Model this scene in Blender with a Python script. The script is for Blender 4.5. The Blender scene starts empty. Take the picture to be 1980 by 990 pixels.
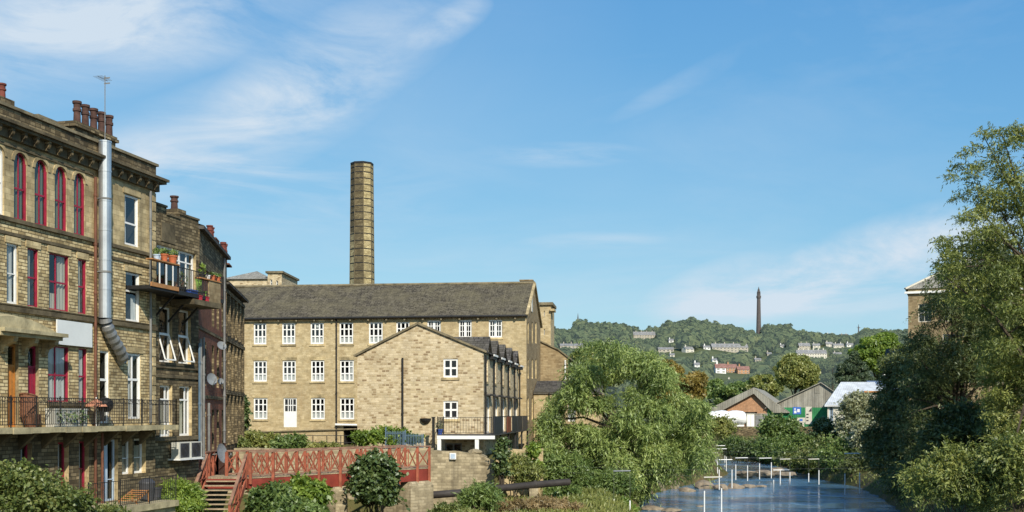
import bpy, math, random
import numpy as np
from mathutils import Vector

random.seed(7)
RNG = np.random.default_rng(11)
C = bpy.context.scene.collection
SC = bpy.context.scene
FPX, CX, HY = 2150.0, 990.0, 800.0          # focal length, principal column and eye level, in photo pixels
WATER = -6.6

def P(px, py, Y):
    return Vector(((px - CX) / FPX * Y, Y, (HY - py) / FPX * Y))

# ------------------------------------------------------------------ materials
def new_mat(name):
    m = bpy.data.materials.new(name)
    m.use_nodes = True
    nt = m.node_tree
    nt.nodes.clear()
    out = nt.nodes.new('ShaderNodeOutputMaterial')
    return m, nt, out

def N(nt, typ, **kw):
    n = nt.nodes.new(typ)
    for k, v in kw.items():
        if k.startswith('_'):
            setattr(n, k[1:], v)
        else:
            n.inputs[k.replace('__', ' ')].default_value = v
    return n

def L(nt, a, ao, b, bi):
    nt.links.new(a.outputs[ao], b.inputs[bi])

def c4(c):
    return (c[0], c[1], c[2], 1.0)

def ramp(nt, stops, interp='LINEAR'):
    r = nt.nodes.new('ShaderNodeValToRGB')
    r.color_ramp.interpolation = interp
    el = r.color_ramp.elements
    while len(el) < len(stops):
        el.new(0.5)
    for e, (p, c) in zip(el, stops):
        e.position = p
        e.color = c4(c) if len(c) == 3 else c
    return r

def mixrgb(nt, blend='MIX', fac=None):
    m = nt.nodes.new('ShaderNodeMix')
    m.data_type = 'RGBA'
    m.blend_type = blend
    if fac is not None:
        m.inputs[0].default_value = fac
    return m   # inputs: 0 factor, 6 A, 7 B ; output 2

def link_mix(nt, m, fac=None, a=None, b=None):
    for s, i in ((fac, 0), (a, 6), (b, 7)):
        if s is None:
            continue
        if isinstance(s, tuple) and isinstance(s[0], bpy.types.Node):
            nt.links.new(s[0].outputs[s[1]], m.inputs[i])
        elif i == 0:
            m.inputs[0].default_value = s
        else:
            m.inputs[i].default_value = c4(s)

def plain(name, col, rough=0.6, var=0.25, scale=3.0, metal=0.0, bump=0.0, spec=0.3):
    """painted / weathered surface: base colour broken up by two noises"""
    m, nt, out = new_mat(name)
    b = N(nt, 'ShaderNodeBsdfPrincipled', Roughness=rough, Metallic=metal)
    b.inputs['Specular IOR Level'].default_value = spec
    tc = N(nt, 'ShaderNodeTexCoord')
    n1 = N(nt, 'ShaderNodeTexNoise', Scale=scale, Detail=6.0, Roughness=0.65)
    L(nt, tc, 'Object', n1, 'Vector')
    lo = tuple(x * (1 - var) for x in col)
    hi = tuple(min(1, x * (1 + var)) for x in col)
    r = ramp(nt, [(0.3, lo), (0.7, hi)])
    L(nt, n1, 'Fac', r, 'Fac')
    L(nt, r, 'Color', b, 'Base Color')
    if bump:
        n2 = N(nt, 'ShaderNodeTexNoise', Scale=scale * 6, Detail=4.0)
        L(nt, tc, 'Object', n2, 'Vector')
        bp = N(nt, 'ShaderNodeBump', Strength=bump, Distance=0.03)
        L(nt, n2, 'Fac', bp, 'Height')
        L(nt, bp, 'Normal', b, 'Normal')
    L(nt, b, 'BSDF', out, 'Surface')
    return m

def sheet(name, col, streak=0.5, rough=0.7):
    """profiled sheeting: fine ribs down the slope, rain streaks and lichen blotches"""
    m, nt, out = new_mat(name)
    b = N(nt, 'ShaderNodeBsdfPrincipled', Roughness=rough)
    b.inputs['Specular IOR Level'].default_value = 0.2
    uv = N(nt, 'ShaderNodeUVMap')
    mp = N(nt, 'ShaderNodeMapping'); mp.inputs['Scale'].default_value = (1.1, 0.06, 1)
    L(nt, uv, 'UV', mp, 'Vector')
    n1 = N(nt, 'ShaderNodeTexNoise', Scale=1.0, Detail=5.0, Roughness=.7); L(nt, mp, 'Vector', n1, 'Vector')
    r1 = ramp(nt, [(.35, tuple(x * (1 - streak) for x in col)), (.6, col), (.8, tuple(min(1, x * 1.2) for x in col))]); L(nt, n1, 'Fac', r1, 'Fac')
    n2 = N(nt, 'ShaderNodeTexNoise', Scale=.5, Detail=6.0, Roughness=.7); L(nt, uv, 'UV', n2, 'Vector')
    r2 = ramp(nt, [(.35, (.72, .7, .66)), (.65, (1.05, 1.04, 1.02))]); L(nt, n2, 'Fac', r2, 'Fac')
    mx = mixrgb(nt, 'MULTIPLY', 1.0); link_mix(nt, mx, 1.0, (r1, 'Color'), (r2, 'Color'))
    L(nt, mx, 2, b, 'Base Color')
    wv = N(nt, 'ShaderNodeTexWave', Scale=1.1); L(nt, uv, 'UV', wv, 'Vector')
    bp = N(nt, 'ShaderNodeBump', Strength=.5, Distance=.06); L(nt, wv, 'Fac', bp, 'Height'); L(nt, bp, 'Normal', b, 'Normal')
    L(nt, b, 'BSDF', out, 'Surface')
    return m

def masonry(name, stops, mortar, bw, bh, soot=(0.05, 0.042, 0.03), soot_amt=0.5, soot_lo=0.5, soot_hi=0.75,
            ms=0.014, bump=0.35, stain_scale=0.35, var=0.35, streak=0.4):
    """coursed stone or brick laid in metres on the UV map, per-stone colour, soot patches and rain streaks"""
    m, nt, out = new_mat(name)
    b = N(nt, 'ShaderNodeBsdfPrincipled', Roughness=0.9)
    b.inputs['Specular IOR Level'].default_value = 0.12
    uv = N(nt, 'ShaderNodeUVMap')
    geo = N(nt, 'ShaderNodeNewGeometry')
    # wobble of the courses
    nw = N(nt, 'ShaderNodeTexNoise', Scale=1.3, Detail=2.0)
    L(nt, uv, 'UV', nw, 'Vector')
    wm = N(nt, 'ShaderNodeVectorMath', _operation='MULTIPLY_ADD')
    L(nt, nw, 'Color', wm, 0)
    wm.inputs[1].default_value = (0.05, 0.05, 0)
    L(nt, uv, 'UV', wm, 2)
    br = N(nt, 'ShaderNodeTexBrick', Scale=1.0)
    br.offset = 0.5
    br.squash = 0.75
    br.squash_frequency = 3
    br.inputs['Color1'].default_value = (0, 0, 0, 1)
    br.inputs['Color2'].default_value = (1, 1, 1, 1)
    br.inputs['Mortar'].default_value = (0.5, 0.5, 0.5, 1)
    br.inputs['Mortar Size'].default_value = ms
    br.inputs['Mortar Smooth'].default_value = 0.2
    br.inputs['Brick Width'].default_value = bw
    br.inputs['Row Height'].default_value = bh
    L(nt, wm, 'Vector', br, 'Vector')
    rp = ramp(nt, stops)
    L(nt, br, 'Color', rp, 'Fac')
    mm = mixrgb(nt)
    link_mix(nt, mm, (br, 'Fac'), (rp, 'Color'), mortar)
    # medium blotches
    n1 = N(nt, 'ShaderNodeTexNoise', Scale=2.2, Detail=7.0, Roughness=0.7)
    L(nt, geo, 'Position', n1, 'Vector')
    r1 = ramp(nt, [(0.3, (1 - var,) * 3), (0.7, (1 + var * 0.45,) * 3)])
    L(nt, n1, 'Fac', r1, 'Fac')
    m1 = mixrgb(nt, 'MULTIPLY', 1.0)
    link_mix(nt, m1, 1.0, (mm, 2), (r1, 'Color'))
    # soot patches, large
    n2 = N(nt, 'ShaderNodeTexNoise', Scale=stain_scale, Detail=5.0, Roughness=0.7, Distortion=0.6)
    L(nt, geo, 'Position', n2, 'Vector')
    r2 = ramp(nt, [(soot_lo, (0, 0, 0)), (soot_hi, (soot_amt,) * 3)])
    L(nt, n2, 'Fac', r2, 'Fac')
    m2 = mixrgb(nt)
    link_mix(nt, m2, (r2, 'Color'), (m1, 2), soot)
    # rain streaks: noise squeezed in u, stretched in v
    mp = N(nt, 'ShaderNodeMapping')
    mp.inputs['Scale'].default_value = (2.6, 0.16, 1)
    L(nt, uv, 'UV', mp, 'Vector')
    n3 = N(nt, 'ShaderNodeTexNoise', Scale=1.0, Detail=4.0)
    L(nt, mp, 'Vector', n3, 'Vector')
    r3 = ramp(nt, [(0.55, (0, 0, 0)), (0.8, (streak,) * 3)])
    L(nt, n3, 'Fac', r3, 'Fac')
    m3 = mixrgb(nt)
    link_mix(nt, m3, (r3, 'Color'), (m2, 2), tuple(x * 1.6 for x in soot))
    L(nt, m3, 2, b, 'Base Color')
    # bump
    inv = N(nt, 'ShaderNodeMath', _operation='MULTIPLY_ADD')
    L(nt, br, 'Fac', inv, 0)
    inv.inputs[1].default_value = -1.0
    L(nt, n1, 'Fac', inv, 2)
    bp = N(nt, 'ShaderNodeBump', Strength=bump, Distance=0.03)
    L(nt, inv, 'Value', bp, 'Height')
    L(nt, bp, 'Normal', b, 'Normal')
    L(nt, b, 'BSDF', out, 'Surface')
    return m

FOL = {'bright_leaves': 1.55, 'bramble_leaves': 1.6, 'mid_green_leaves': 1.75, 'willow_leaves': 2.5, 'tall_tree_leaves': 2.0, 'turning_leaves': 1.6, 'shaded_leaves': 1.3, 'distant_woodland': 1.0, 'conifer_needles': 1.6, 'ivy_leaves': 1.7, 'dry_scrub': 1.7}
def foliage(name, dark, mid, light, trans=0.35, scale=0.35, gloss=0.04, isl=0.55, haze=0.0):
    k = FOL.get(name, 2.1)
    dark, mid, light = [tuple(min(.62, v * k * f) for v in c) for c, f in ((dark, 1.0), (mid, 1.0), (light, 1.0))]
    m, nt, out = new_mat(name)
    geo = N(nt, 'ShaderNodeNewGeometry')
    n1 = N(nt, 'ShaderNodeTexNoise', Scale=scale, Detail=4.0, Roughness=0.6)
    L(nt, geo, 'Position', n1, 'Vector')
    ma = N(nt, 'ShaderNodeMath', _operation='MULTIPLY_ADD')
    L(nt, geo, 'Random Per Island', ma, 0)
    ma.inputs[1].default_value = isl
    mb_ = N(nt, 'ShaderNodeMath', _operation='MULTIPLY_ADD')
    L(nt, n1, 'Fac', mb_, 0)
    mb_.inputs[1].default_value = 1.3
    mb_.inputs[2].default_value = -0.15 - isl / 2
    L(nt, mb_, 'Value', ma, 2)
    r = ramp(nt, [(0.1, dark), (0.5, mid), (0.95, light)])
    L(nt, ma, 'Value', r, 'Fac')
    d = N(nt, 'ShaderNodeBsdfDiffuse')
    t = N(nt, 'ShaderNodeBsdfTranslucent')
    g = N(nt, 'ShaderNodeBsdfGlossy', Roughness=0.45)
    g.inputs['Color'].default_value = (0.8, 0.85, 0.8, 1)
    L(nt, r, 'Color', d, 'Color')
    hs = N(nt, 'ShaderNodeHueSaturation', Saturation=1.15, Value=1.25, Hue=0.485)
    L(nt, r, 'Color', hs, 'Color')
    L(nt, hs, 'Color', t, 'Color')
    s1 = N(nt, 'ShaderNodeMixShader', Fac=trans)
    L(nt, d, 'BSDF', s1, 1)
    L(nt, t, 'BSDF', s1, 2)
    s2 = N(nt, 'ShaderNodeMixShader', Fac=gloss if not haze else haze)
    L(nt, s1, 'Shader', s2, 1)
    if haze:      # air haze painted in: the leaves give off a faint bluish glow
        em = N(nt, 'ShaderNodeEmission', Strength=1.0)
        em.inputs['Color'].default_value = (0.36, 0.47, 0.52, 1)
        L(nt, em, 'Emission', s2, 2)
    else:
        L(nt, g, 'BSDF', s2, 2)
    L(nt, s2, 'Shader', out, 'Surface')
    return m

def glass_mat():
    m, nt, out = new_mat('window_glass')
    tr = N(nt, 'ShaderNodeBsdfTransparent')
    tr.inputs['Color'].default_value = (0.8, 0.83, 0.83, 1)
    gl = N(nt, 'ShaderNodeBsdfGlossy', Roughness=0.02)
    tc = N(nt, 'ShaderNodeTexCoord')
    nz = N(nt, 'ShaderNodeTexNoise', Scale=1.7, Detail=2.0)
    L(nt, tc, 'Object', nz, 'Vector')
    bp = N(nt, 'ShaderNodeBump', Strength=0.08, Distance=0.05)
    L(nt, nz, 'Fac', bp, 'Height')
    L(nt, bp, 'Normal', gl, 'Normal')
    fr = N(nt, 'ShaderNodeLayerWeight', Blend=0.5)
    pw = N(nt, 'ShaderNodeMath', _operation='POWER')
    L(nt, fr, 'Facing', pw, 0)
    pw.inputs[1].default_value = 3.5
    ad = N(nt, 'ShaderNodeMath', _operation='MULTIPLY_ADD')
    L(nt, pw, 'Value', ad, 0)
    ad.inputs[1].default_value = 0.85
    ad.inputs[2].default_value = 0.07
    mx = N(nt, 'ShaderNodeMixShader')
    L(nt, ad, 'Value', mx, 'Fac')
    L(nt, tr, 'BSDF', mx, 1)
    L(nt, gl, 'BSDF', mx, 2)
    L(nt, mx, 'Shader', out, 'Surface')
    return m

def curtain_mat(name, col):
    m, nt, out = new_mat(name)
    uv = N(nt, 'ShaderNodeUVMap')
    mp = N(nt, 'ShaderNodeMapping')
    mp.inputs['Scale'].default_value = (9, 0.5, 1)
    L(nt, uv, 'UV', mp, 'Vector')
    nz = N(nt, 'ShaderNodeTexNoise', Scale=1.0, Detail=2.0)
    L(nt, mp, 'Vector', nz, 'Vector')
    r = ramp(nt, [(0.3, tuple(x * 0.62 for x in col)), (0.65, col)])
    L(nt, nz, 'Fac', r, 'Fac')
    d = N(nt, 'ShaderNodeBsdfDiffuse')
    L(nt, r, 'Color', d, 'Color')
    L(nt, d, 'BSDF', out, 'Surface')
    return m

def slate_mat(name, c0, c1, moss=(0.09, 0.085, 0.045), rh=0.22, bw=0.4):
    m = masonry(name, [(0.0, c0), (0.6, c1), (1.0, tuple(x * 1.25 for x in c1))], tuple(x * 0.35 for x in c0), bw, rh,
                soot=moss, soot_amt=0.65, soot_lo=0.42, soot_hi=0.7, ms=0.022, bump=0.5, stain_scale=0.5, var=0.4, streak=0.35)
    return m

M = {}
def mats():
    M['stone_gold'] = masonry('golden_gritstone', [(0, (0.4, 0.29, 0.14)), (0.4, (0.66, 0.505, 0.26)), (1, (0.85, 0.68, 0.38))],
                              (0.2, 0.148, 0.08), 0.34, 0.115, soot_amt=0.7, soot_lo=0.5, soot_hi=0.76, stain_scale=0.55, ms=0.013, streak=0.6, bump=0.8)
    M['stone_grime_shade'] = masonry('sooty_shaded_gritstone', [(0, (0.11, 0.083, 0.045)), (0.5, (0.25, 0.19, 0.103)), (1, (0.42, 0.325, 0.185))],
                               (0.08, 0.06, 0.035), 0.36, 0.13, soot_amt=0.8, soot_lo=0.4, soot_hi=0.68, stain_scale=0.6, streak=0.6)  # soot; below the long balcony it also carries painted shade
    M['stone_dress'] = masonry('dressed_stone', [(0, (0.5, 0.385, 0.2)), (.5, (0.64, 0.5, 0.27)), (1, (0.74, 0.59, 0.33))], (0.36, 0.27, 0.14), 0.5, 0.19,
                               soot_amt=0.8, soot_lo=0.42, soot_hi=0.72, ms=0.006, bump=0.15, streak=0.5)
    M['stone_mill'] = masonry('mill_stone', [(0, (0.45, 0.345, 0.185)), (0.5, (0.53, 0.42, 0.24)), (1, (0.6, 0.485, 0.29))],
                              (0.47, 0.37, 0.21), 0.36, 0.13, soot=(0.27, 0.19, 0.1), soot_amt=0.55, soot_lo=0.47, soot_hi=0.75, ms=0.012,
                              stain_scale=0.22, bump=0.25, var=0.34, streak=0.6)
    M['stone_house'] = masonry('cottage_stone', [(0, (0.27, 0.19, 0.11)), (0.12, (0.38, 0.285, 0.165)), (0.35, (0.54, 0.435, 0.265)), (1, (0.67, 0.56, 0.38))],
                               (0.56, 0.46, 0.3), 0.3, 0.14, soot=(0.2, 0.13, 0.065), soot_amt=0.4, soot_lo=0.5, soot_hi=0.75, ms=0.018, bump=0.4, var=0.25, streak=0.15)
    M['stone_brown_shaded'] = masonry('brown_shaded_mill_stone', [(0, (0.27, 0.195, 0.105)), (0.5, (0.35, 0.265, 0.15)), (1, (0.42, 0.325, 0.19))],
                               (0.29, 0.215, 0.12), 0.45, 0.15, soot_amt=0.3, ms=0.012, bump=0.25, streak=0.3)  # brown stone; on the mill end wall, raking-light shade put into the colour
    M['stone_wall'] = masonry('retaining_stone', [(0, (0.3, 0.245, 0.155)), (0.5, (0.43, 0.355, 0.225)), (1, (0.52, 0.435, 0.285))],
                              (0.37, 0.305, 0.195), 0.45, 0.16, soot_amt=0.6, ms=0.016, bump=0.5, streak=0.7)
    M['stone_black'] = masonry('blackened_stone', [(0, (0.06, 0.046, 0.03)), (0.5, (0.14, 0.106, 0.064)), (1, (0.24, 0.185, 0.11))], (0.05, 0.04, 0.028), 0.4, 0.16, soot_amt=0.7, ms=0.015, streak=0.6)
    M['red_brick'] = masonry('red_brick', [(0, (0.2, 0.065, 0.038)), (1, (0.34, 0.12, 0.066))], (0.22, 0.14, 0.1), 0.225, 0.075, soot_amt=0.4, ms=0.01)
    M['orange_brick'] = masonry('orange_brick', [(0, (0.5, 0.25, 0.125)), (1, (0.6, 0.32, 0.17))], (0.5, 0.34, 0.22), 0.225, 0.075, soot_amt=0.2, ms=0.01)
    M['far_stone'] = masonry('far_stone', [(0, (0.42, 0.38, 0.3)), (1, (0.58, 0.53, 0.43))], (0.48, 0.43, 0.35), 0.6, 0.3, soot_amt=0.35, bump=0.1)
    M['tower_stone'] = masonry('blackened_tower_stone', [(0, (0.1, 0.088, 0.085)), (1, (0.16, 0.135, 0.125))], (0.11, 0.1, 0.1), 1.2, 0.6, soot_amt=0.3, bump=0.1, stain_scale=0.05)
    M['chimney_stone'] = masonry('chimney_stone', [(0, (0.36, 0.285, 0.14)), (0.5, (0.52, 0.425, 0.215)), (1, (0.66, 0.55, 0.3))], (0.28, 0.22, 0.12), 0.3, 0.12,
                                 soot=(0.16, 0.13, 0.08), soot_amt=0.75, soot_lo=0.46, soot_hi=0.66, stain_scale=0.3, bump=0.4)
    M['chimney_soot_shade'] = masonry('sooty_shaded_chimney_stone', [(0, (0.1, 0.078, 0.042)), (0.5, (0.18, 0.142, 0.078)), (1, (0.28, 0.225, 0.125))], (0.09, 0.072, 0.04), 0.3, 0.12, soot=(0.1, 0.083, 0.05), soot_amt=0.9, soot_lo=0.36, soot_hi=0.6, stain_scale=0.3, bump=0.4)  # soot staining, with the facet's shade put into the colour too
    M['slate_mill'] = slate_mat('mill_slate', (0.082, 0.07, 0.05), (0.138, 0.118, 0.084), moss=(0.17, 0.145, 0.085))
    M['slate_dark'] = slate_mat('blue_slate', (0.06, 0.055, 0.05), (0.11, 0.1, 0.092), moss=(0.13, 0.118, 0.09))
    M['slate_grey'] = slate_mat('grey_slate', (0.26, 0.245, 0.21), (0.36, 0.34, 0.29), moss=(0.3, 0.27, 0.2), rh=0.3)
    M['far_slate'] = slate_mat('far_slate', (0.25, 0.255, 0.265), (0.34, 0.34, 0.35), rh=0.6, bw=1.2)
    M['far_red_roof'] = slate_mat('far_red_tile', (0.26, 0.13, 0.105), (0.34, 0.18, 0.15), moss=(0.22, 0.15, 0.12), rh=0.6, bw=1.2)
    M['coping'] = plain('mossy_coping', (0.2, 0.165, 0.1), 0.9, 0.5, 2.0, bump=0.4)
    M['cornice'] = plain('blackened_cornice', (0.12, 0.095, 0.055), 0.9, 0.6, 1.6, bump=0.4)
    M['slab'] = plain('lichen_slab', (0.4, 0.34, 0.2), 0.9, 0.45, 1.8, bump=0.4)
    M['white'] = plain('white_paint', (0.82, 0.81, 0.77), 0.4, 0.07, 4)
    M['cream'] = plain('cream_paint', (0.62, 0.58, 0.48), 0.5, 0.1, 4)
    M['crimson'] = plain('crimson_paint', (0.3, 0.022, 0.05), 0.4, 0.25, 3)
    M['orange_door'] = plain('varnished_orange_door', (0.5, 0.2, 0.045), 0.4, 0.2, 5)
    M['red_timber'] = plain('red_oxide_timber', (0.3, 0.09, 0.05), 0.8, 0.4, 2.2, bump=0.25)
    M['red_girder'] = plain('red_girder', (0.24, 0.045, 0.03), 0.6, 0.3, 1.4, bump=0.15)
    M['rail_timber'] = plain('weathered_rail', (0.27, 0.15, 0.1), 0.85, 0.4, 3, bump=0.3)
    M['deck_wood'] = plain('weathered_deck', (0.36, 0.28, 0.18), 0.9, 0.4, 3, bump=0.4)
    M['galv'] = plain('galvanised_steel', (0.55, 0.57, 0.58), 0.38, 0.2, 1.3, metal=0.75)
    M['flex'] = plain('dull_flexible_duct', (0.3, 0.3, 0.29), 0.5, 0.3, 2, metal=0.6)
    M['black'] = plain('black_iron', (0.022, 0.021, 0.02), 0.55, 0.3, 3)
    M['rust_pipe'] = plain('rust_brown_pipe', (0.15, 0.062, 0.035), 0.7, 0.4, 2)
    M['grey_pipe'] = plain('grey_pipe', (0.2, 0.2, 0.19), 0.6, 0.3, 2)
    M['dark_pipe'] = plain('black_river_pipe', (0.045, 0.038, 0.034), 0.65, 0.4, 1.2, bump=0.2)
    M['terracotta'] = plain('terracotta', (0.45, 0.13, 0.055), 0.75, 0.25, 4)
    M['dark_pot'] = plain('sooty_chimney_pot', (0.085, 0.045, 0.035), 0.85, 0.5, 3)
    M['red_pot'] = plain('red_chimney_pot', (0.17, 0.05, 0.035), 0.8, 0.35, 3)
    M['interior'] = plain('dark_room', (0.035, 0.032, 0.03), 0.9, 0.6, 1.5)
    M['sign'] = plain('blank_white_board', (0.74, 0.75, 0.72), 0.5, 0.05, 2)
    M['blue_metal'] = plain('pale_blue_metal', (0.1, 0.155, 0.21), 0.45, 0.2, 3)
    M['blue'] = plain('blue_glaze', (0.05, 0.1, 0.35), 0.3, 0.2, 4)
    M['lightblue'] = plain('faded_pale_blue', (0.45, 0.55, 0.66), 0.5, 0.15, 3)
    M['wood_orange'] = plain('orange_plank', (0.42, 0.2, 0.075), 0.7, 0.25, 4)
    M['ac_white'] = plain('cream_enamel', (0.6, 0.58, 0.5), 0.4, 0.08, 4)
    M['grey_plastic'] = plain('charcoal_plastic', (0.06, 0.06, 0.065), 0.5, 0.2, 4)
    M['dish'] = plain('grey_dish', (0.2, 0.215, 0.225), 0.5, 0.2, 3)
    M['tint_glass'] = plain('smoked_glass', (0.03, 0.034, 0.042), 0.55, 0.3, 2)
    M['brown_panel'] = plain('red_brown_panel', (0.2, 0.06, 0.035), 0.5, 0.25, 2)
    M['green_sheet'] = sheet('green_cladding', (0.045, 0.27, 0.105), .25)
    M['grey_sheet'] = sheet('streaky_asbestos_sheet', (0.42, 0.4, 0.34), .55)
    M['roof_sheet'] = sheet('weathered_roof_sheet', (0.38, 0.36, 0.3), .35)
    M['white_roof'] = sheet('white_metal_roof', (0.74, 0.76, 0.77), .15)
    M['blue_roof'] = plain('blue_grey_roof', (0.12, 0.16, 0.24), 0.6, 0.2, 0.5)
    M['tank_white'] = plain('bright_white_shell', (0.82, 0.82, 0.8), 0.4, 0.05, 0.8)
    M['poster_blue'] = plain('poster_blue', (0.06, 0.16, 0.5), 0.5, 0.15, 2)
    M['rock'] = plain('river_rock', (0.25, 0.2, 0.14), 0.9, 0.5, 1.4, bump=0.7)
    M['bark'] = plain('tree_bark', (0.075, 0.058, 0.04), 0.9, 0.5, 4, bump=0.5)
    M['twig'] = plain('pale_twig', (0.2, 0.15, 0.09), 0.9, 0.4, 4)
    M['field'] = plain('pale_stubble_field', (0.5, 0.44, 0.28), 0.95, 0.2, 0.05)
    M['soil'] = plain('bare_soil', (0.16, 0.11, 0.065), 0.95, 0.4, 3, bump=0.4)
    M['tarp_orange'] = plain('faded_orange_cloth', (0.5, 0.22, 0.13), 0.8, 0.2, 3)
    M['wicker'] = plain('brown_wicker', (0.2, 0.09, 0.05), 0.8, 0.6, 12, bump=0.6)
    M['green_paint'] = plain('lime_green_paint', (0.22, 0.42, 0.06), 0.5, 0.2, 4)
    M['red_plastic'] = plain('red_plastic', (0.5, 0.03, 0.04), 0.45, 0.2, 4)
    M['yellow'] = plain('yellow_plastic', (0.6, 0.4, 0.04), 0.5, 0.15, 3)
    M['glass'] = glass_mat()
    M['curtain'] = curtain_mat('white_net', (0.72, 0.72, 0.7))
    M['curtain_cream'] = curtain_mat('cream_drape', (0.6, 0.56, 0.45))
    M['curtain_green'] = curtain_mat('sage_drape', (0.2, 0.22, 0.14))
    # foliage
    M['leaf_willow'] = foliage('willow_leaves', (0.036, 0.052, 0.017), (0.1, 0.132, 0.036), (0.2, 0.225, 0.078), 0.3, 0.3)
    M['leaf_big'] = foliage('tall_tree_leaves', (0.034, 0.047, 0.012), (0.1, 0.118, 0.028), (0.22, 0.22, 0.065), 0.3, 0.3)
    M['leaf_shade'] = foliage('shaded_leaves', (0.024, 0.037, 0.011), (0.08, 0.1, 0.03), (0.18, 0.195, 0.07), 0.25, 0.4)  # deep shade of the right bank put into a darker leaf colour
    M['leaf_bramble'] = foliage('bramble_leaves', (0.035, 0.05, 0.012), (0.1, 0.13, 0.033), (0.22, 0.22, 0.08), 0.35, 0.9)
    M['leaf_bright'] = foliage('bright_leaves', (0.05, 0.085, 0.015), (0.13, 0.19, 0.03), (0.25, 0.31, 0.06), 0.4, 0.5)
    M['leaf_mid'] = foliage('mid_green_leaves', (0.03, 0.055, 0.015), (0.085, 0.125, 0.032), (0.16, 0.2, 0.06), 0.3, 0.4)
    M['leaf_ivy'] = foliage('ivy_leaves', (0.016, 0.03, 0.008), (0.05, 0.078, 0.02), (0.115, 0.14, 0.045), 0.2, 0.9, 0.07)
    M['leaf_olive'] = foliage('olive_brown_leaves', (0.045, 0.056, 0.015), (0.115, 0.13, 0.034), (0.21, 0.2, 0.065), 0.3, 0.3)
    M['leaf_autumn'] = foliage('turning_leaves', (0.075, 0.06, 0.016), (0.19, 0.15, 0.035), (0.3, 0.22, 0.065), 0.35, 0.3)
    M['leaf_pale'] = foliage('pale_seedhead_shrub', (0.06, 0.068, 0.03), (0.16, 0.165, 0.085), (0.36, 0.32, 0.23), 0.3, 0.5)
    M['leaf_dry'] = foliage('dry_scrub', (0.075, 0.052, 0.022), (0.17, 0.125, 0.055), (0.28, 0.2, 0.1), 0.25, 0.9)
    M['leaf_conifer'] = foliage('conifer_needles', (0.018, 0.03, 0.016), (0.04, 0.06, 0.028), (0.08, 0.1, 0.045), 0.15, 0.3)
    M['leaf_far'] = foliage('distant_woodland', (0.075, 0.115, 0.06), (0.165, 0.205, 0.095), (0.29, 0.3, 0.13), 0.4, 0.05, 0.0, 0.2, 0.13)  # distance haze put into the leaf colours and glow
mats()

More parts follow.
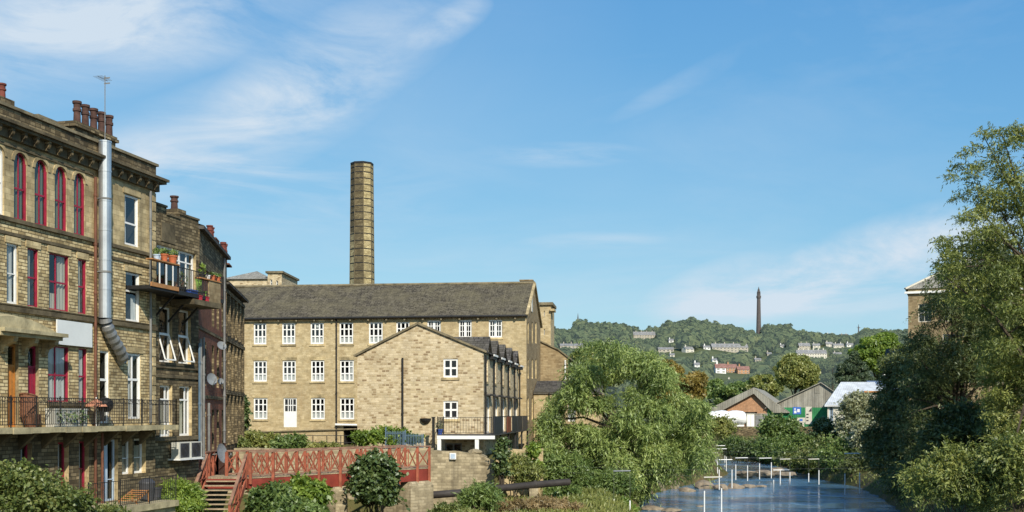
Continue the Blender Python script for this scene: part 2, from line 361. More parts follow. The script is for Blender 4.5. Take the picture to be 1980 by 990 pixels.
# ------------------------------------------------------------------ mesh builder
class MB:
    def __init__(s):
        s.v = []; s.f = []; s.mi = []
    def face(s, pts, mi=0):
        b = len(s.v)
        s.v += [tuple(p) for p in pts]
        s.f.append(tuple(range(b, b + len(pts))))
        s.mi.append(mi)
    def hexa(s, q, mi=0):
        """q: 8 corners, bottom ring 0-3 then top ring 4-7 (counter-clockwise seen from above)"""
        for idx in ((3, 2, 1, 0), (4, 5, 6, 7), (0, 1, 5, 4), (1, 2, 6, 5), (2, 3, 7, 6), (3, 0, 4, 7)):
            s.face([q[i] for i in idx], mi)
    def box(s, fr, t0, t1, o0, o1, z0, z1, mi=0):
        p = fr.pt
        s.hexa([p(t0, o0, z0), p(t0, o1, z0), p(t1, o1, z0), p(t1, o0, z0),
                p(t0, o0, z1), p(t0, o1, z1), p(t1, o1, z1), p(t1, o0, z1)], mi)
    def abox(s, x0, x1, y0, y1, z0, z1, mi=0):
        s.hexa([(x0, y0, z0), (x1, y0, z0), (x1, y1, z0), (x0, y1, z0), (x0, y0, z1), (x1, y0, z1), (x1, y1, z1), (x0, y1, z1)], mi)
    def bar(s, a, b, w, h=None, mi=0):
        """rectangular bar from a to b"""
        a = Vector(a); b = Vector(b); h = h or w
        d = (b - a).normalized()
        up = Vector((0, 0, 1)) if abs(d.z) < 0.95 else Vector((0, 1, 0))
        sd = d.cross(up).normalized() * (w / 2)
        u = sd.cross(d).normalized() * (h / 2)
        r = [a - sd - u, a + sd - u, a + sd + u, a - sd + u]
        q = [b - sd - u, b + sd - u, b + sd + u, b - sd + u]
        s.face([r[0], r[1], r[2], r[3]], mi); s.face([q[3], q[2], q[1], q[0]], mi)
        for i in range(4):
            j = (i + 1) % 4
            s.face([r[j], r[i], q[i], q[j]], mi)
    def tube(s, pts, rad, n=8, mi=0, caps=True):
        pts = [Vector(p) for p in pts]
        rad = rad if isinstance(rad, (list, tuple)) else [rad] * len(pts)
        rings = []
        for i, p in enumerate(pts):
            d = (pts[min(i + 1, len(pts) - 1)] - pts[max(i - 1, 0)]).normalized()
            ref = Vector((0, 0, 1)) if abs(d.z) < 0.9 else Vector((1, 0, 0))
            a = d.cross(ref).normalized(); b = d.cross(a).normalized()
            rings.append([p + (a * math.cos(2 * math.pi * k / n) + b * math.sin(2 * math.pi * k / n)) * rad[i] for k in range(n)])
        for i in range(len(rings) - 1):
            for k in range(n):
                j = (k + 1) % n
                s.face([rings[i][j], rings[i][k], rings[i + 1][k], rings[i + 1][j]][::-1], mi)
        if caps:
            s.face(rings[0], mi); s.face(rings[-1][::-1], mi)
    def lathe(s, c, prof, n=12, mi=0, rot=0.0):
        """profile [(r,z)...] around vertical axis at c"""
        rings = [[(c[0] + r * math.cos(rot + 2 * math.pi * k / n), c[1] + r * math.sin(rot + 2 * math.pi * k / n), c[2] + z) for k in range(n)] for r, z in prof]
        for i in range(len(rings) - 1):
            for k in range(n):
                j = (k + 1) % n
                s.face([rings[i][k], rings[i][j], rings[i + 1][j], rings[i + 1][k]], mi)
        s.face(rings[0][::-1], mi); s.face(rings[-1], mi)
    def build(s, name, mat, parent=None, smooth=False, bevel=0.0):
        me = bpy.data.meshes.new(name)
        V = np.array(s.v, dtype=np.float64).reshape(-1, 3)
        uvs = auto_uv(V, s.f)
        o = bpy.data.objects.new(name, me)
        C.objects.link(o)
        off = root_loc(parent) if parent is not None else np.array([(V[:, 0].min() + V[:, 0].max()) / 2, (V[:, 1].min() + V[:, 1].max()) / 2, V[:, 2].min()])
        me.from_pydata([tuple(x) for x in (V - off)], [], s.f)
        uvl = me.uv_layers.new(name='UVMap')
        uvl.data.foreach_set('uv', np.array(uvs, dtype=np.float32).ravel())
        for mm in (mat if isinstance(mat, (list, tuple)) else [mat]):
            me.materials.append(M[mm] if isinstance(mm, str) else mm)
        me.polygons.foreach_set('material_index', np.array(s.mi, dtype=np.int32))
        if smooth:
            import bmesh
            bm = bmesh.new(); bm.from_mesh(me)
            bmesh.ops.remove_doubles(bm, verts=bm.verts, dist=1e-4)
            bm.to_mesh(me); bm.free()
            me.polygons.foreach_set('use_smooth', np.ones(len(me.polygons), dtype=bool))
        me.update()
        if parent is not None:
            o.parent = parent
        else:
            o.location = off
        return o

def root_loc(o):
    while o.parent is not None:
        o = o.parent
    return np.array(o.location)

def auto_uv(V, F):
    out = []
    for f in F:
        p = V[list(f)]
        n = np.cross(p[1] - p[0], p[2] - p[0])
        if len(f) > 3:
            n = n + np.cross(p[2] - p[0], p[3] - p[0])
        l = np.linalg.norm(n)
        n = n / l if l > 1e-12 else np.array([0, 0, 1.0])
        h = math.hypot(n[0], n[1])
        if h < 0.05:
            out += [(a[0], a[1]) for a in p]
        else:
            t = np.array([-n[1] / h, n[0] / h, 0])
            b = np.cross(n, t)
            out += [(float(a @ t), float(a @ b)) for a in p]
    return out

class Fr:
    """vertical wall frame: t runs along the wall, o outwards from it, z up"""
    def __init__(s, x, y, dx, dy):
        l = math.hypot(dx, dy)
        s.x, s.y, s.dx, s.dy = x, y, dx / l, dy / l
        s.nx, s.ny = s.dy, -s.dx
    def pt(s, t, o, z):
        return (s.x + s.dx * t + s.nx * o, s.y + s.dy * t + s.ny * o, z)
    def tp(s, px, o=0.0):
        r = (px - CX) / FPX
        ox, oy = s.x + s.nx * o, s.y + s.ny * o
        return (r * oy - ox) / (s.dx - r * s.dy)
    def zp(s, px, py, o=0.0):
        t = s.tp(px, o)
        y = s.y + s.ny * o + s.dy * t
        return (HY - py) / FPX * y

# ------------------------------------------------------------------ tagging
def tag(o, label=None, cat=None, group=None, kind=None):
    if label: o['label'] = label
    if cat: o['category'] = cat
    if group: o['group'] = group
    if kind: o['kind'] = kind
    return o

def thing(name, label, cat, loc, group=None):
    o = bpy.data.objects.new(name, None)
    o.empty_display_size = 0.3
    C.objects.link(o)
    o.location = loc
    return tag(o, label, cat, group)

# ------------------------------------------------------------------ walls and windows
def wall(mb, fr, t0, t1, z0, z1, ops=(), o=0.0, depth=0.22, mi=0, ri=None):
    ri = mi if ri is None else ri
    ts = sorted({t0, t1, *[x for q in ops for x in q[:2] if t0 < x < t1]})
    zs = sorted({z0, z1, *[x for q in ops for x in q[2:4] if z0 < x < z1]})
    for i in range(len(ts) - 1):
        for j in range(len(zs) - 1):
            tm, zm = (ts[i] + ts[i + 1]) / 2, (zs[j] + zs[j + 1]) / 2
            if any(q[0] < tm < q[1] and q[2] < zm < q[3] for q in ops):
                continue
            mb.face([fr.pt(ts[i], o, zs[j]), fr.pt(ts[i + 1], o, zs[j]), fr.pt(ts[i + 1], o, zs[j + 1]), fr.pt(ts[i], o, zs[j + 1])], mi)
    for q in ops:
        a, b, c, d = q[:4]
        arch = len(q) > 4 and q[4]
        p = fr.pt
        top = d
        if arch:
            r = (b - a) / 2; zc = d - r; top = zc; m = (a + b) / 2
            K = 6
            la = [(m - r * math.cos(k * math.pi / 2 / K), zc + r * math.sin(k * math.pi / 2 / K)) for k in range(K + 1)]
            for sgn in (0, 1):
                pts = la if sgn == 0 else [(2 * m - x, z) for x, z in la]
                cx = a if sgn == 0 else b
                for k in range(K):
                    tri = [p(cx, o, d), p(pts[k][0], o, pts[k][1]), p(pts[k + 1][0], o, pts[k + 1][1])]
                    mb.face(tri if sgn == 0 else tri[::-1], mi)
                    qd = [p(pts[k][0], o, pts[k][1]), p(pts[k][0], o - depth, pts[k][1]), p(pts[k + 1][0], o - depth, pts[k + 1][1]), p(pts[k + 1][0], o, pts[k + 1][1])]
                    mb.face(qd if sgn == 0 else qd[::-1], ri)
        else:
            mb.face([p(a, o, d), p(b, o, d), p(b, o - depth, d), p(a, o - depth, d)], ri)
        mb.face([p(a, o, c), p(a, o, top), p(a, o - depth, top), p(a, o - depth, c)], ri)
        mb.face([p(b, o, top), p(b, o, c), p(b, o - depth, c), p(b, o - depth, top)], ri)
        mb.face([p(b, o, c), p(a, o, c), p(a, o - depth, c), p(b, o - depth, c)], ri)

def window(parent, fr, a, b, c, d, o=-0.14, cols=(0.5,), rows=(0.5,), fw=0.07, bw=0.035, fmat='white', curtain=None, cmat='curtain',
           arch=False, label=None, thick=0.07, jamb=False):
    """frame and glazing bars (part) with its panes and, behind them, curtains (sub-parts); dark room box closes the opening"""
    mb = MB()
    t = thick
    e = 0.003
    a2, b2, c2, d2 = a + e, b - e, c + e, d - e
    mb.box(fr, a2, a2 + fw, o - t, o, c2, d2)
    mb.box(fr, b2 - fw, b2, o - t, o, c2, d2)
    mb.box(fr, a2 + fw, b2 - fw, o - t, o, c2, c2 + fw)
    if not arch:
        mb.box(fr, a2 + fw, b2 - fw, o - t, o, d2 - fw, d2)
    else:
        r = (b - a) / 2; m = (a + b) / 2; zc = d - r
        K = 10
        for k in range(K):
            w0, w1 = math.pi * k / K, math.pi * (k + 1) / K
            q = []
            for w, rr in ((w0, r - e), (w0, r - fw), (w1, r - fw), (w1, r - e)):
                q.append((m + rr * math.cos(w), zc + rr * math.sin(w)))
            for oo, rev in ((o + 0.002, False),):
                mb.face([fr.pt(x, oo, z) for x, z in q][::-1], 0)
            mb.face([fr.pt(q[1][0], o, q[1][1]), fr.pt(q[1][0], o - t, q[1][1]), fr.pt(q[2][0], o - t, q[2][1]), fr.pt(q[2][0], o, q[2][1])], 0)
    w, h = b - a, d - c
    for x in cols:
        wd = bw
        if isinstance(x, tuple): x, wd = x
        mb.box(fr, a + w * x - wd / 2, a + w * x + wd / 2, o - t * 0.7, o - 0.012, c2 + fw, d2 - (fw if not arch else 0.05))
    for z in rows:
        wd = bw
        if isinstance(z, tuple): z, wd = z
        mb.box(fr, a2 + fw, b2 - fw, o - t * 0.6, o - 0.008, c + h * z - wd / 2, c + h * z + wd / 2)
    if jamb:
        mb.box(fr, b2 - .03, b2, o + .001, o + .028, c2, d2 - ((b - a) / 2 if arch else 0))
    # room box behind
    p = fr.pt
    q0, q1 = o - t - 0.02, o - t - 0.75
    g = 0.02
    ring = [(a - g, c - g), (b + g, c - g), (b + g, d + g), (a - g, d + g)]
    for i in range(4):
        j = (i + 1) % 4
        mb.face([p(ring[i][0], q0, ring[i][1]), p(ring[j][0], q0, ring[j][1]), p(ring[j][0], q1, ring[j][1]), p(ring[i][0], q1, ring[i][1])], 1)
    mb.face([p(x, q1, z) for x, z in ring], 1)
    wo = mb.build('window', [fmat, 'interior'], parent)
    if label: wo['label'] = label
    g = MB()
    g.face([p(a2 + fw * .5, o - t * 0.5, c2 + fw * .5), p(b2 - fw * .5, o - t * 0.5, c2 + fw * .5), p(b2 - fw * .5, o - t * 0.5, d2 - fw * .5), p(a2 + fw * .5, o - t * 0.5, d2 - fw * .5)])
    g.build('pane', 'glass', wo)
    if curtain:
        k = MB()
        qc = o - t - 0.035
        for (x0, x1, z0, z1) in curtain:
            n = max(2, int((x1 - x0) * w / 0.08))
            for i in range(n):
                u0, u1 = x0 + (x1 - x0) * i / n, x0 + (x1 - x0) * (i + 1) / n
                s0, s1 = (0.025 if i % 2 else -0.025), (-0.025 if i % 2 else 0.025)
                k.face([p(a + w * u0, qc + s0, c + h * z0), p(a + w * u1, qc + s1, c + h * z0), p(a + w * u1, qc + s1, c + h * z1), p(a + w * u0, qc + s0, c + h * z1)])
        k.build('curtain', cmat, wo)
    return wo

def downpipe(parent, fr, t, z0, z1, mat='black', r=0.05, o=0.09, shoe=True, name='drainpipe'):
    mb = MB()
    mb.tube([fr.pt(t, o, z0), fr.pt(t, o, z1)], r, 8)
    z = z0 + 0.6
    while z < z1:
        mb.tube([fr.pt(t, o, z), fr.pt(t, o, z + 0.09)], r * 1.35, 8)
        z += 1.8
    return mb.build(name, mat, parent)

def railing(mb, pts, h, sp=0.13, post=1.6, r=0.012, rr=0.022, deco=False):
    """iron railing along polyline pts (floor level)"""
    for a, b in zip(pts[:-1], pts[1:]):
        a = Vector(a); b = Vector(b)
        up = Vector((0, 0, 1))
        mb.bar(a + up * h, b + up * h, rr * 1.6, rr * 1.4)
        mb.bar(a + up * 0.1, b + up * 0.1, rr * 1.2, rr * 1.2)
        if deco:
            mb.bar(a + up * (h - .16), b + up * (h - .16), rr, rr)
        ln = (b - a).length
        n = max(1, int(ln / sp))
        for i in range(n + 1):
            q = a + (b - a) * (i / n)
            mb.bar(q + up * 0.1, q + up * h, r * 1.7, r * 1.7)
        n = max(1, round(ln / post))
        for i in range(n + 1):
            q = a + (b - a) * (i / n)
            mb.bar(q, q + up * (h + .06), rr * 2, rr * 2)
# ================================================================== terrain
def sm(a, b, x):
    t = np.clip((x - a) / (b - a), 0, 1)
    return t * t * (3 - 2 * t)

RY = np.array([-40, 0, 50, 70, 76, 88, 100, 110, 120, 135, 150, 200, 260])
RL = np.array([0, 2, 6.5, 8, 8.9, 10.5, 15, 20, 23.5, 25.5, 24, 10, -10])
RR = np.array([14, 18, 22.5, 25, 26.3, 29, 31, 30.5, 31.5, 33, 33, 22, 4])
def river_edges(y):
    return np.interp(y, RY, RL), np.interp(y, RY, RR)

def vnoise(x, y, s, seed=0):
    """smooth value noise"""
    x = np.asarray(x, float) / s + seed * 17.3; y = np.asarray(y, float) / s + seed * 9.1
    xi = np.floor(x); yi = np.floor(y); fx = x - xi; fy = y - yi
    fx = fx * fx * (3 - 2 * fx); fy = fy * fy * (3 - 2 * fy)
    h = lambda a, b: np.modf(np.abs(np.sin(a * 127.1 + b * 311.7) * 43758.5453))[0]
    return (h(xi, yi) * (1 - fx) + h(xi + 1, yi) * fx) * (1 - fy) + (h(xi, yi + 1) * (1 - fx) + h(xi + 1, yi + 1) * fx) * fy

# skyline of the bare hill: photo column -> photo row (without its trees)
SKX = np.array([200, 800, 1000, 1065, 1130, 1160, 1205, 1225, 1262, 1290, 1345, 1420, 1455, 1500, 1545, 1600, 1660, 1720, 1800, 2000, 2600])
SKY_ = np.array([650, 650, 642, 640, 638, 644, 642, 652, 648, 638, 634, 645, 646, 644, 646, 649, 652, 655, 652, 652, 660])
def height(x, y):
    x = np.asarray(x, float); y = np.asarray(y, float)
    l, r = river_edges(y)
    dist = np.maximum(np.maximum(l - x, x - r), 0.0)
    left = x < (l + r) / 2
    # plateau on each side
    pl = np.where(y < 62, -4.9 + 1.2 * sm(-10.5, -13.5, x) , -2.45)
    ystep = 63.2 + 4.3 * sm(-1.2, -0.9, x)
    yard = sm(0.0, 0.5, y - ystep)
    pl = -5.0 + 1.3 * sm(-13.0, -14.2, x) * sm(49.5, 46.5, y) - .5 * sm(47, 50, y) * sm(-12, -14, x)
    pl = pl * (1 - yard) + yard * (-2.45 - 2.5 * sm(-1.2, 1.2, x) * sm(140, 100, y))
    pr = -4.4 + 1.6 * sm(6, 22, dist)
    plat = np.where(left, pl, pr)
    bank = -6.5 + dist * 0.42 + 0.5 * sm(0, 1.2, dist)
    z = np.minimum(bank, plat)
    # mill race under the footbridge
    race = sm(-10.2, -9.2, x) * sm(-3.2, -4.2, x) * sm(54.5, 55.5, y) * sm(63.2, 62.8, y)
    z = z * (1 - race) - 6.3 * race
    z = np.where(dist <= 0, -7.6 + 0 * z, z)
    # far valley floor and hill
    far = sm(150, 175, y)
    z = z * (1 - far) + far * (-3.0 + 0 * z)
    px = CX + FPX * x / np.maximum(y, 1)
    zc = (HY - np.interp(px, SKX, SKY_)) / FPX * 1850.0
    s = np.clip((y - 420) / (1850 - 420), 0, 1)
    prof = 0.82 * s + 0.18 * s * s
    hill = prof * zc + (vnoise(x, y, 160, 3) - 0.5) * 12 * sm(500, 900, y) * sm(1850, 1500, y)
    z = np.where(y > 420, z + hill - 0, z)
    drop = sm(1850, 2600, y)
    z = z - drop * 60
    z = z + (vnoise(x, y, 2.3, 1) - 0.5) * 0.35 * (dist > 0) * (y < 160) * (1 - yard * left)
    return z

def gz(x, y):
    return float(height(np.array([x]), np.array([y]))[0])

def ray_ground(px, py, y0=430.0, y1=1900.0, lift=0.0):
    ys = np.linspace(y0, y1, 1500)
    xs = (px - CX) / FPX * ys
    zr = (HY - py) / FPX * ys
    h = height(xs, ys) + lift
    k = np.argmax(h > zr) if (h > zr).any() else len(ys) - 1
    return float(xs[k]), float(ys[k]), float(h[k] - lift)

def make_ground():
    xs = np.concatenate([np.linspace(-2600, -700, 14), np.linspace(-600, -120, 16), np.linspace(-100, -42, 16), np.arange(-40, 62, 0.75), np.linspace(64, 140, 20), np.linspace(150, 900, 52), np.linspace(950, 2600, 14)])
    ys = np.concatenate([np.linspace(-300, -20, 8), np.arange(-15, 166, 0.75), np.linspace(168, 420, 46), np.linspace(430, 1900, 110), np.linspace(1950, 5200, 16)])
    X, Y = np.meshgrid(xs, ys)
    Z = height(X, Y)
    nx, ny = len(xs), len(ys)
    me = bpy.data.meshes.new('ground')
    V = np.stack([X.ravel(), Y.ravel(), Z.ravel()], 1)
    i = (np.arange(ny - 1)[:, None] * nx + np.arange(nx - 1)[None, :]).ravel()
    F = np.stack([i, i + 1, i + nx + 1, i + nx], 1)
    fast_mesh(me, V, F)
    me.polygons.foreach_set('use_smooth', np.ones(len(F), dtype=bool))
    o = bpy.data.objects.new('ground', me); C.objects.link(o)
    o['kind'] = 'structure'
    m, nt, out = new_mat('rough_ground')
    b = N(nt, 'ShaderNodeBsdfPrincipled', Roughness=0.95)
    b.inputs['Specular IOR Level'].default_value = 0.1
    geo = N(nt, 'ShaderNodeNewGeometry')
    n1 = N(nt, 'ShaderNodeTexNoise', Scale=0.35, Detail=8.0, Roughness=0.7)
    L(nt, geo, 'Position', n1, 'Vector')
    r1 = ramp(nt, [(0.3, (0.05, 0.055, 0.02)), (0.48, (0.1, 0.095, 0.035)), (0.58, (0.15, 0.11, 0.055)), (0.75, (0.21, 0.16, 0.09))])
    L(nt, n1, 'Fac', r1, 'Fac')
    n3 = N(nt, 'ShaderNodeTexNoise', Scale=0.012, Detail=5.0)
    L(nt, geo, 'Position', n3, 'Vector')
    r3 = ramp(nt, [(0.35, (0.07, 0.09, 0.042)), (0.6, (0.13, 0.145, 0.07)), (0.72, (0.26, 0.23, 0.13))])
    L(nt, n3, 'Fac', r3, 'Fac')
    sp = N(nt, 'ShaderNodeSeparateXYZ')
    L(nt, geo, 'Position', sp, 'Vector')
    mr = N(nt, 'ShaderNodeMapRange')
    mr.inputs['From Min'].default_value = 150; mr.inputs['From Max'].default_value = 300
    L(nt, sp, 'Y', mr, 'Value')
    mx = mixrgb(nt)
    link_mix(nt, mx, (mr, 'Result'), (r1, 'Color'), (r3, 'Color'))
    L(nt, mx, 2, b, 'Base Color')
    n2 = N(nt, 'ShaderNodeTexNoise', Scale=4.0, Detail=5.0)
    L(nt, geo, 'Position', n2, 'Vector')
    bp = N(nt, 'ShaderNodeBump', Strength=0.7, Distance=0.15)
    L(nt, n2, 'Fac', bp, 'Height'); L(nt, bp, 'Normal', b, 'Normal')
    L(nt, b, 'BSDF', out, 'Surface')
    me.materials.append(m)

def fast_mesh(me, V, F):
    V = np.asarray(V, dtype=np.float32); F = np.asarray(F, dtype=np.int32)
    k = F.shape[1]
    me.vertices.add(len(V)); me.vertices.foreach_set('co', V.ravel())
    me.loops.add(F.size); me.loops.foreach_set('vertex_index', F.ravel())
    me.polygons.add(len(F))
    me.polygons.foreach_set('loop_start', np.arange(0, F.size, k, dtype=np.int32))
    me.update(calc_edges=True)

def make_water():
    mb = MB()
    ys = np.concatenate([np.arange(-40, 160, 4), [170, 200]])
    for a, b in zip(ys[:-1], ys[1:]):
        la, ra = river_edges(a); lb, rb = river_edges(b)
        mb.face([(la - 3, a, WATER), (ra + 3, a, WATER), (rb + 3, b, WATER), (lb - 3, b, WATER)])
    m, nt, out = new_mat('river_water')
    b = N(nt, 'ShaderNodeBsdfPrincipled', Roughness=0.08)
    b.inputs['Base Color'].default_value = (0.1, 0.215, 0.33, 1)
    b.inputs['IOR'].default_value = 1.33
    b.inputs['Specular IOR Level'].default_value = 1.0
    geo = N(nt, 'ShaderNodeNewGeometry')
    nb = N(nt, 'ShaderNodeTexNoise', Scale=0.11, Detail=5.0, Roughness=.6, Distortion=.5)
    L(nt, geo, 'Position', nb, 'Vector')
    rb = ramp(nt, [(.36, (0.05, 0.09, 0.1)), (.5, (0.085, 0.185, 0.28)), (.66, (0.13, 0.26, 0.39))])
    L(nt, nb, 'Fac', rb, 'Fac'); L(nt, rb, 'Color', b, 'Base Color')
    mp = N(nt, 'ShaderNodeMapping'); mp.inputs['Scale'].default_value = (0.9, 1.6, 1)
    mp.inputs['Rotation'].default_value = (0, 0, 0.25)
    L(nt, geo, 'Position', mp, 'Vector')
    n1 = N(nt, 'ShaderNodeTexNoise', Scale=1.2, Detail=5.0, Roughness=0.6, Distortion=0.4)
    L(nt, mp, 'Vector', n1, 'Vector')
    n2 = N(nt, 'ShaderNodeTexNoise', Scale=0.16, Detail=3.0, Distortion=0.8)
    L(nt, mp, 'Vector', n2, 'Vector')
    r2 = ramp(nt, [(0.4, (0.15,) * 3), (0.65, (1.0,) * 3)])
    L(nt, n2, 'Fac', r2, 'Fac')
    mu = N(nt, 'ShaderNodeMath', _operation='MULTIPLY')
    L(nt, n1, 'Fac', mu, 0); L(nt, r2, 'Color', mu, 1)
    bp = N(nt, 'ShaderNodeBump', Strength=0.9, Distance=0.3)
    L(nt, mu, 'Value', bp, 'Height'); L(nt, bp, 'Normal', b, 'Normal')
    # a little foam where the current breaks
    n3 = N(nt, 'ShaderNodeTexNoise', Scale=1.9, Detail=6.0, Roughness=0.75)
    L(nt, mp, 'Vector', n3, 'Vector')
    r3 = ramp(nt, [(0.7, (0, 0, 0)), (0.78, (0.5,) * 3)])
    L(nt, n3, 'Fac', r3, 'Fac')
    df = N(nt, 'ShaderNodeBsdfDiffuse'); df.inputs['Color'].default_value = (0.5, 0.55, 0.6, 1)
    mx = N(nt, 'ShaderNodeMixShader')
    L(nt, r3, 'Color', mx, 'Fac'); L(nt, b, 'BSDF', mx, 1); L(nt, df, 'BSDF', mx, 2)
    L(nt, mx, 'Shader', out, 'Surface')
    o = mb.build('water', m)
    o['kind'] = 'structure'

# ================================================================== foliage
def leaf_arrays(cl, n, size, aspect, droop=0.15, outward=0.5, rng=RNG, shell=0.55, low=-1.0, updir=0.3):
    """n leaf quads spread through ellipsoid clumps cl = (k,6) centre+radii; clumps weighted by surface"""
    cl = np.asarray(cl, float)
    w = (cl[:, 3] * cl[:, 4] + cl[:, 4] * cl[:, 5] + cl[:, 3] * cl[:, 5])
    idx = rng.choice(len(cl), n, p=w / w.sum())
    d = rng.normal(size=(n, 3)); d /= np.linalg.norm(d, axis=1)[:, None]
    if low > -1:
        d[:, 2] = np.where(d[:, 2] < low, -d[:, 2], d[:, 2])
    rr = shell + (1.08 - shell) * rng.random(n) ** 0.6
    p = cl[idx, :3] + d * cl[idx, 3:] * rr[:, None]
    ax = rng.normal(size=(n, 3)) * 0.6 + d * outward
    ax[:, 2] -= droop
    ax /= np.linalg.norm(ax, axis=1)[:, None] + 1e-9
    nn = rng.normal(size=(n, 3)) * 0.7 + d * 0.8 + np.array([0, 0, updir])
    b = np.cross(ax, nn); b /= np.linalg.norm(b, axis=1)[:, None] + 1e-9
    ln = size * (0.6 + 0.8 * rng.random(n))
    wd = ln * aspect
    a = ax * (ln / 2)[:, None]; b = b * (wd / 2)[:, None]
    V = np.stack([p - a, p + b - a * 0.1, p + a, p - b - a * 0.1], 1).reshape(-1, 3)
    F = np.arange(4 * n).reshape(-1, 4)
    return V, F

def strand_arrays(cl, ns, length, per, size, aspect, rng, droop=1.0, shell=.5, up=.35):
    """twigs that leave the clumps, bend over and hang, each carrying a row of narrow leaves"""
    cl = np.asarray(cl, float)
    w = (cl[:, 3] * cl[:, 4] + cl[:, 4] * cl[:, 5] + cl[:, 3] * cl[:, 5])
    idx = rng.choice(len(cl), ns, p=w / w.sum())
    d = rng.normal(size=(ns, 3)); d /= np.linalg.norm(d, axis=1)[:, None]
    d[:, 2] = np.where(d[:, 2] < -.3, -d[:, 2], d[:, 2])
    p0 = cl[idx, :3] + d * cl[idx, 3:] * (shell + (1 - shell) * rng.random(ns) ** .7)[:, None]
    v = d + rng.normal(size=(ns, 3)) * .35 + np.array([0, 0, up])
    v /= np.linalg.norm(v, axis=1)[:, None]
    ln = length * (.5 + .9 * rng.random(ns))
    t = (np.arange(per) + .5) / per
    dr = droop * (.5 + rng.random(ns))
    P_ = p0[:, None, :] + v[:, None, :] * (ln[:, None] * t)[:, :, None]
    P_[:, :, 2] -= (dr * ln)[:, None] * t ** 2
    T = np.repeat(v[:, None, :], per, 1).copy()
    T[:, :, 2] -= (dr[:, None] * 2 * t)
    T += rng.normal(size=T.shape) * .45
    P_ += rng.normal(size=P_.shape) * size * .22
    n = ns * per
    p = P_.reshape(-1, 3); ax = T.reshape(-1, 3); ax /= np.linalg.norm(ax, axis=1)[:, None]
    nn = np.repeat(d, per, 0) + rng.normal(size=(n, 3)) * .6 + np.array([0, 0, .3])
    b = np.cross(ax, nn); b /= np.linalg.norm(b, axis=1)[:, None] + 1e-9
    L_ = size * (.6 + .8 * rng.random(n))
    a = ax * (L_ / 2)[:, None]; b = b * (L_ * aspect / 2)[:, None]
    V = np.stack([p - a, p + b - a * .1, p + a, p - b - a * .1], 1).reshape(-1, 3)
    return V, np.arange(4 * n).reshape(-1, 4)

def leaf_obj(name, V, F, mat, parent=None, loc=None):
    off = root_loc(parent) if parent is not None else (np.array(loc) if loc is not None else np.array([V[:, 0].mean(), V[:, 1].mean(), V[:, 2].min()]))
    me = bpy.data.meshes.new(name)
    fast_mesh(me, V - off, F)
    me.materials.append(M[mat])
    o = bpy.data.objects.new(name, me); C.objects.link(o)
    if parent is not None: o.parent = parent
    else: o.location = off
    return o

def crown_clumps(c, r, k, frac=(0.16, 0.3), rng=RNG, inner=0.45, low=-0.8, squash=0.8):
    """k clumps spread through an ellipsoid crown, most near its skin"""
    out = []
    c = np.array(c, float); r = np.array(r, float)
    m = float(min(r))
    while len(out) < k:
        d = rng.normal(size=3); d /= np.linalg.norm(d)
        if d[2] < low: continue
        f = inner + (1 - inner) * rng.random() ** 0.5
        s = m * (frac[0] + (frac[1] - frac[0]) * rng.random())
        p = c + d * np.maximum(r - s * 0.75, r * 0.3) * f
        out.append([*p, s * (0.9 + .5 * rng.random()), s * (0.9 + .5 * rng.random()), s * squash * (0.8 + .4 * rng.random())])
    return np.array(out)

def branches(mb, base, clumps, r0, trunk_top, rng=RNG, nb=14, mi=0):
    """tapered trunk with limbs that reach out to some of the clumps"""
    base = Vector(base); top = Vector(trunk_top)
    pts = []
    for i in range(6):
        f = i / 5
        j = Vector((rng.normal() * r0 * .5, rng.normal() * r0 * .5, 0)) if 0 < i < 5 else Vector((0, 0, 0))
        pts.append(base + (top - base) * f + j)
    mb.tube(pts, [r0 * (1.25 if i == 0 else 1 - 0.75 * i / 5) for i in range(6)], 8, mi)
    sel = rng.choice(len(clumps), min(nb, len(clumps)), replace=False)
    for k in sel:
        e = Vector(clumps[k][:3])
        f = float(np.clip(0.25 + 0.6 * (e.z - base.z) / max(0.5, top.z + 2 - base.z) * rng.random() + .1, 0.2, 0.98))
        s = base + (top - base) * f
        m = (s + e) / 2 + Vector((rng.normal() * .2, rng.normal() * .2, 0.25 * (e - s).length * 0.5))
        rr = r0 * (1 - 0.75 * f) * 0.6
        mb.tube([s, m, e], [rr, rr * .6, rr * .2], 5, mi)

def tree(name, label, cat, base, c, r, k, n, size, aspect, mat, trunk_r=0.25, group=None, frac=(0.16, 0.3), droop=0.15, outward=0.5,
         extra=None, bark='bark', nb=14, low=-0.8, inner=0.45, shell=0.5, seed=None, top=None, strand=None, only=False):
    rng = np.random.default_rng(seed if seed is not None else abs(hash(label)) % 99991 if False else sum(map(ord, label)))
    root = thing(name, label, cat, base, group)
    cl = crown_clumps(c, r, max(k, 1), frac, rng, inner, low)
    if extra is not None:
        cl = np.array(extra, float) if only else np.concatenate([cl, np.array(extra, float)])
    V, F = leaf_arrays(cl, n, size, aspect, droop, outward, rng, shell)
    if strand:
        V2, F2 = strand_arrays(cl, *strand[:5], rng, *strand[5:])
        V = np.concatenate([V, V2]); F = np.arange(len(V)).reshape(-1, 4)
    leaf_obj('crown', V, F, mat, root)
    mb = MB()
    branches(mb, base, cl, trunk_r, top or (c[0], c[1], c[2] + r[2] * 0.35), rng, nb)
    mb.build('trunk', bark, root)
    return root

